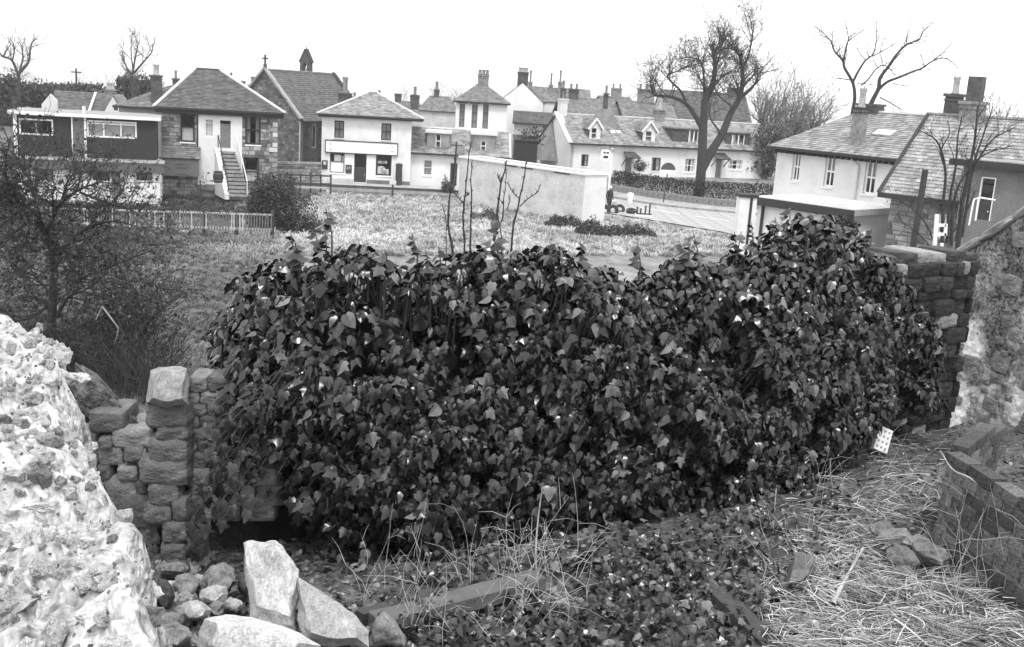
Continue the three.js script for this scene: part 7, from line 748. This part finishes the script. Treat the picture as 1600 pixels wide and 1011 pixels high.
  { const b = at(1037, 308, 88), t = thing('road_sign', 'small half round road sign on a dark pole rising from the hedge', 'sign', V(b.x, groundY(b.x, b.z), b.z)), h = at(1042, 265, 88).y - groundY(b.x, b.z); part('pole', new Tubes(6).add([V(0, -0.1, 0), V(0.15, h, 0)], [0.05, 0.05]).build(), M.gutter, t); const s = new THREE.Shape(); s.absarc(0, 0, 0.6, 0, Math.PI); part('plate', new THREE.ExtrudeGeometry(s, { depth: 0.04, bevelEnabled: false }).translate(0.15, h - 0.02, 0.06), M.chimDark, t); part('lower_plate', boxG(-0.45, h - 0.32, 0.06, 0.75, h - 0.03, 0.1), M.frame, t); }
}
// ---------------------------------------------------------------- parked car beyond the hedge
{
  const b = at(1203, 281, 112), t = thing('parked_car', 'white saloon car parked between terrace end and white house', 'car', V(b.x, b.y, b.z), null, -0.2), paint = mat(0.75, { rough: 0.35, clearcoat: 0.6 }); const s = new THREE.Shape([[-2, 0.3], [-2, 0.75], [-1.75, 0.85], [-1.2, 0.9], [-0.75, 1.38], [0.75, 1.4], [1.25, 0.92], [1.95, 0.82], [2.05, 0.35], [1.7, 0.3], [1.6, 0.55], [1.35, 0.66], [1.1, 0.55], [1.0, 0.3], [-0.95, 0.3], [-1.05, 0.55], [-1.3, 0.66], [-1.55, 0.55], [-1.65, 0.3]].map(p => new THREE.Vector2(...p))); part('body', boxUV(new THREE.ExtrudeGeometry(s, { depth: 1.4, bevelEnabled: true, bevelSize: 0.05, bevelThickness: 0.08, bevelSegments: 2 }).translate(0, 0, -0.7)), paint, t);
  for (const z of [0.79, -0.79]) for (const q of [[[-1.0, 0.95], [-0.68, 1.3], [-0.08, 1.32], [-0.08, 0.95]], [[0.02, 0.95], [0.02, 1.32], [0.68, 1.31], [1.02, 0.96]]]) part('side_window', new THREE.ExtrudeGeometry(new THREE.Shape(q.map(p => new THREE.Vector2(...p))), { depth: 0.01, bevelEnabled: false }).translate(0, 0, z - 0.005), mat(0.02, { rough: 0.1 }), t);
  for (const x of [-1.3, 1.35]) for (const z of [0.68, -0.68]) { const w = part('wheel', new THREE.CylinderGeometry(0.3, 0.3, 0.18, 18).rotateX(Math.PI / 2).translate(x, 0.3, z), mat(0.025), t); part('hubcap', new THREE.CylinderGeometry(0.16, 0.16, 0.2, 14).rotateX(Math.PI / 2).translate(x, 0.3, z), mat(0.6, { metalness: 0.8, rough: 0.3 }), w); } for (const z of [-0.5, 0.5]) part('headlight', new THREE.CylinderGeometry(0.1, 0.1, 0.05, 12).rotateZ(Math.PI / 2).translate(2.06, 0.66, z), mat(0.7, { rough: 0.2 }), t); part('bumper', boxG(2.06, 0.38, -0.72, 2.14, 0.48, 0.72), mat(0.6, { metalness: 0.8, rough: 0.3 }), t);
}
// ---------------------------------------------------------------- person walking past the shed
{
  const b = onGround(951, 329); b.y += 0.07; const t = thing('person', 'person in dark coat and hat walking with a pale shopping bag beside the shed', 'person', b, null, 0.5);
  // joints of the pose, tapered capsules blended into one body
  const J = [[[0, 0.93, 0], [0, 1.22, 0.01], 0.16, 0.175], [[0, 1.22, 0.01], [0, 1.42, 0], 0.175, 0.13], [[0, 1.42, 0], [0, 1.53, 0.015], 0.06, 0.055], [[-0.17, 1.4, 0], [0.17, 1.4, 0], 0.085, 0.085], [[-0.2, 1.38, 0], [-0.27, 1.12, -0.03], 0.07, 0.058], [[-0.27, 1.12, -0.03], [-0.28, 0.87, 0.06], 0.055, 0.042], [[0.2, 1.38, 0], [0.28, 1.12, -0.05], 0.07, 0.058], [[0.28, 1.12, -0.05], [0.27, 0.88, 0.05], 0.055, 0.042], [[-0.28, 0.87, 0.06], [-0.28, 0.77, 0.09], 0.035, 0.03], [[0.27, 0.88, 0.05], [0.27, 0.78, 0.08], 0.035, 0.03], [[0, 0.95, 0], [0, 0.62, 0], 0.17, 0.2], [[-0.09, 0.9, 0], [-0.1, 0.5, 0.08], 0.09, 0.065], [[-0.1, 0.5, 0.08], [-0.1, 0.09, 0.02], 0.06, 0.042], [[0.09, 0.9, 0], [0.1, 0.5, 0.03], 0.09, 0.065], [[0.1, 0.5, 0.03], [0.11, 0.1, -0.16], 0.06, 0.042], [[-0.1, 0.05, 0], [-0.1, 0.04, 0.16], 0.045, 0.035], [[0.11, 0.06, -0.18], [0.11, 0.04, -0.03], 0.045, 0.035]];
  const sdf = (x, y, z, L) => { let d = 9; for (const [p, q, r0, r1] of L) { const ax = q[0] - p[0], ay = q[1] - p[1], az = q[2] - p[2], h = clamp(((x - p[0]) * ax + (y - p[1]) * ay + (z - p[2]) * az) / (ax * ax + ay * ay + az * az), 0, 1), e = Math.hypot(x - p[0] - ax * h, y - p[1] - ay * h, z - p[2] - az * h) - lerp(r0, r1, h), k = 0.04, m = Math.max(k - Math.abs(d - e), 0) / k; d = Math.min(d, e) - m * m * k * 0.25; } return d; };
  const mesh = (L, c, half, N) => { const mc = new MarchingCubes(N, M.gutter, false, false, 60000); mc.isolation = 0; for (let k = 0; k < N; k++) for (let j = 0; j < N; j++) for (let i = 0; i < N; i++) mc.setCell(i, j, k, -sdf(c[0] + (i / N * 2 - 1) * half, c[1] + (j / N * 2 - 1) * half, c[2] + (k / N * 2 - 1) * half, L)); mc.update(); const n = mc.count, g = new THREE.BufferGeometry(); g.setAttribute('position', new THREE.BufferAttribute(mc.positionArray.slice(0, n * 3), 3)); g.scale(half, half, half).translate(...c); return (() => { const m = mergeVertices(g, 1e-4); m.computeVertexNormals(); return m; })(); };
  part('body', mesh(J, [0, 0.78, 0], 0.86, 76), mat(0.03, { rough: 0.9 }), t); const head = [[[0, 1.6, 0.02], [0, 1.66, 0.03], 0.085, 0.095], [[0, 1.62, 0.1], [0, 1.6, 0.125], 0.02, 0.015], [[-0.095, 1.62, 0.02], [-0.098, 1.65, 0.02], 0.018, 0.018], [[0.095, 1.62, 0.02], [0.098, 1.65, 0.02], 0.018, 0.018]]; part('head', mesh(head, [0, 1.64, 0.03], 0.16, 40), mat(0.45), t); part('hat', new THREE.LatheGeometry([[0, 0.12], [0.07, 0.11], [0.105, 0.06], [0.108, 0], [0.14, -0.02], [0.13, -0.03], [0, -0.025]].map(q => new THREE.Vector2(...q)), 18).translate(0, 1.7, 0.015), mat(0.7), t);
  const bag = thing('shopping_bag', 'pale shopping bag hanging from the walking person\'s hand', 'bag', b.clone().add(V(-0.36, 0.4, -0.05))); const bs = new THREE.Shape([[-0.2, 0], [0.2, 0], [0.24, 0.3], [-0.24, 0.3]].map(p => new THREE.Vector2(...p))); part('pouch', new THREE.ExtrudeGeometry(bs, { depth: 0.08, bevelEnabled: true, bevelSize: 0.02, bevelThickness: 0.03, bevelSegments: 2 }).translate(0, 0, -0.04), mat(0.65), bag); part('handle', new THREE.TorusGeometry(0.1, 0.012, 5, 14, Math.PI).translate(0, 0.3, 0), mat(0.1), bag);
}
scene.fog = new THREE.FogExp2(0xffffff, 0.0004);
renderer.render(scene, camera);
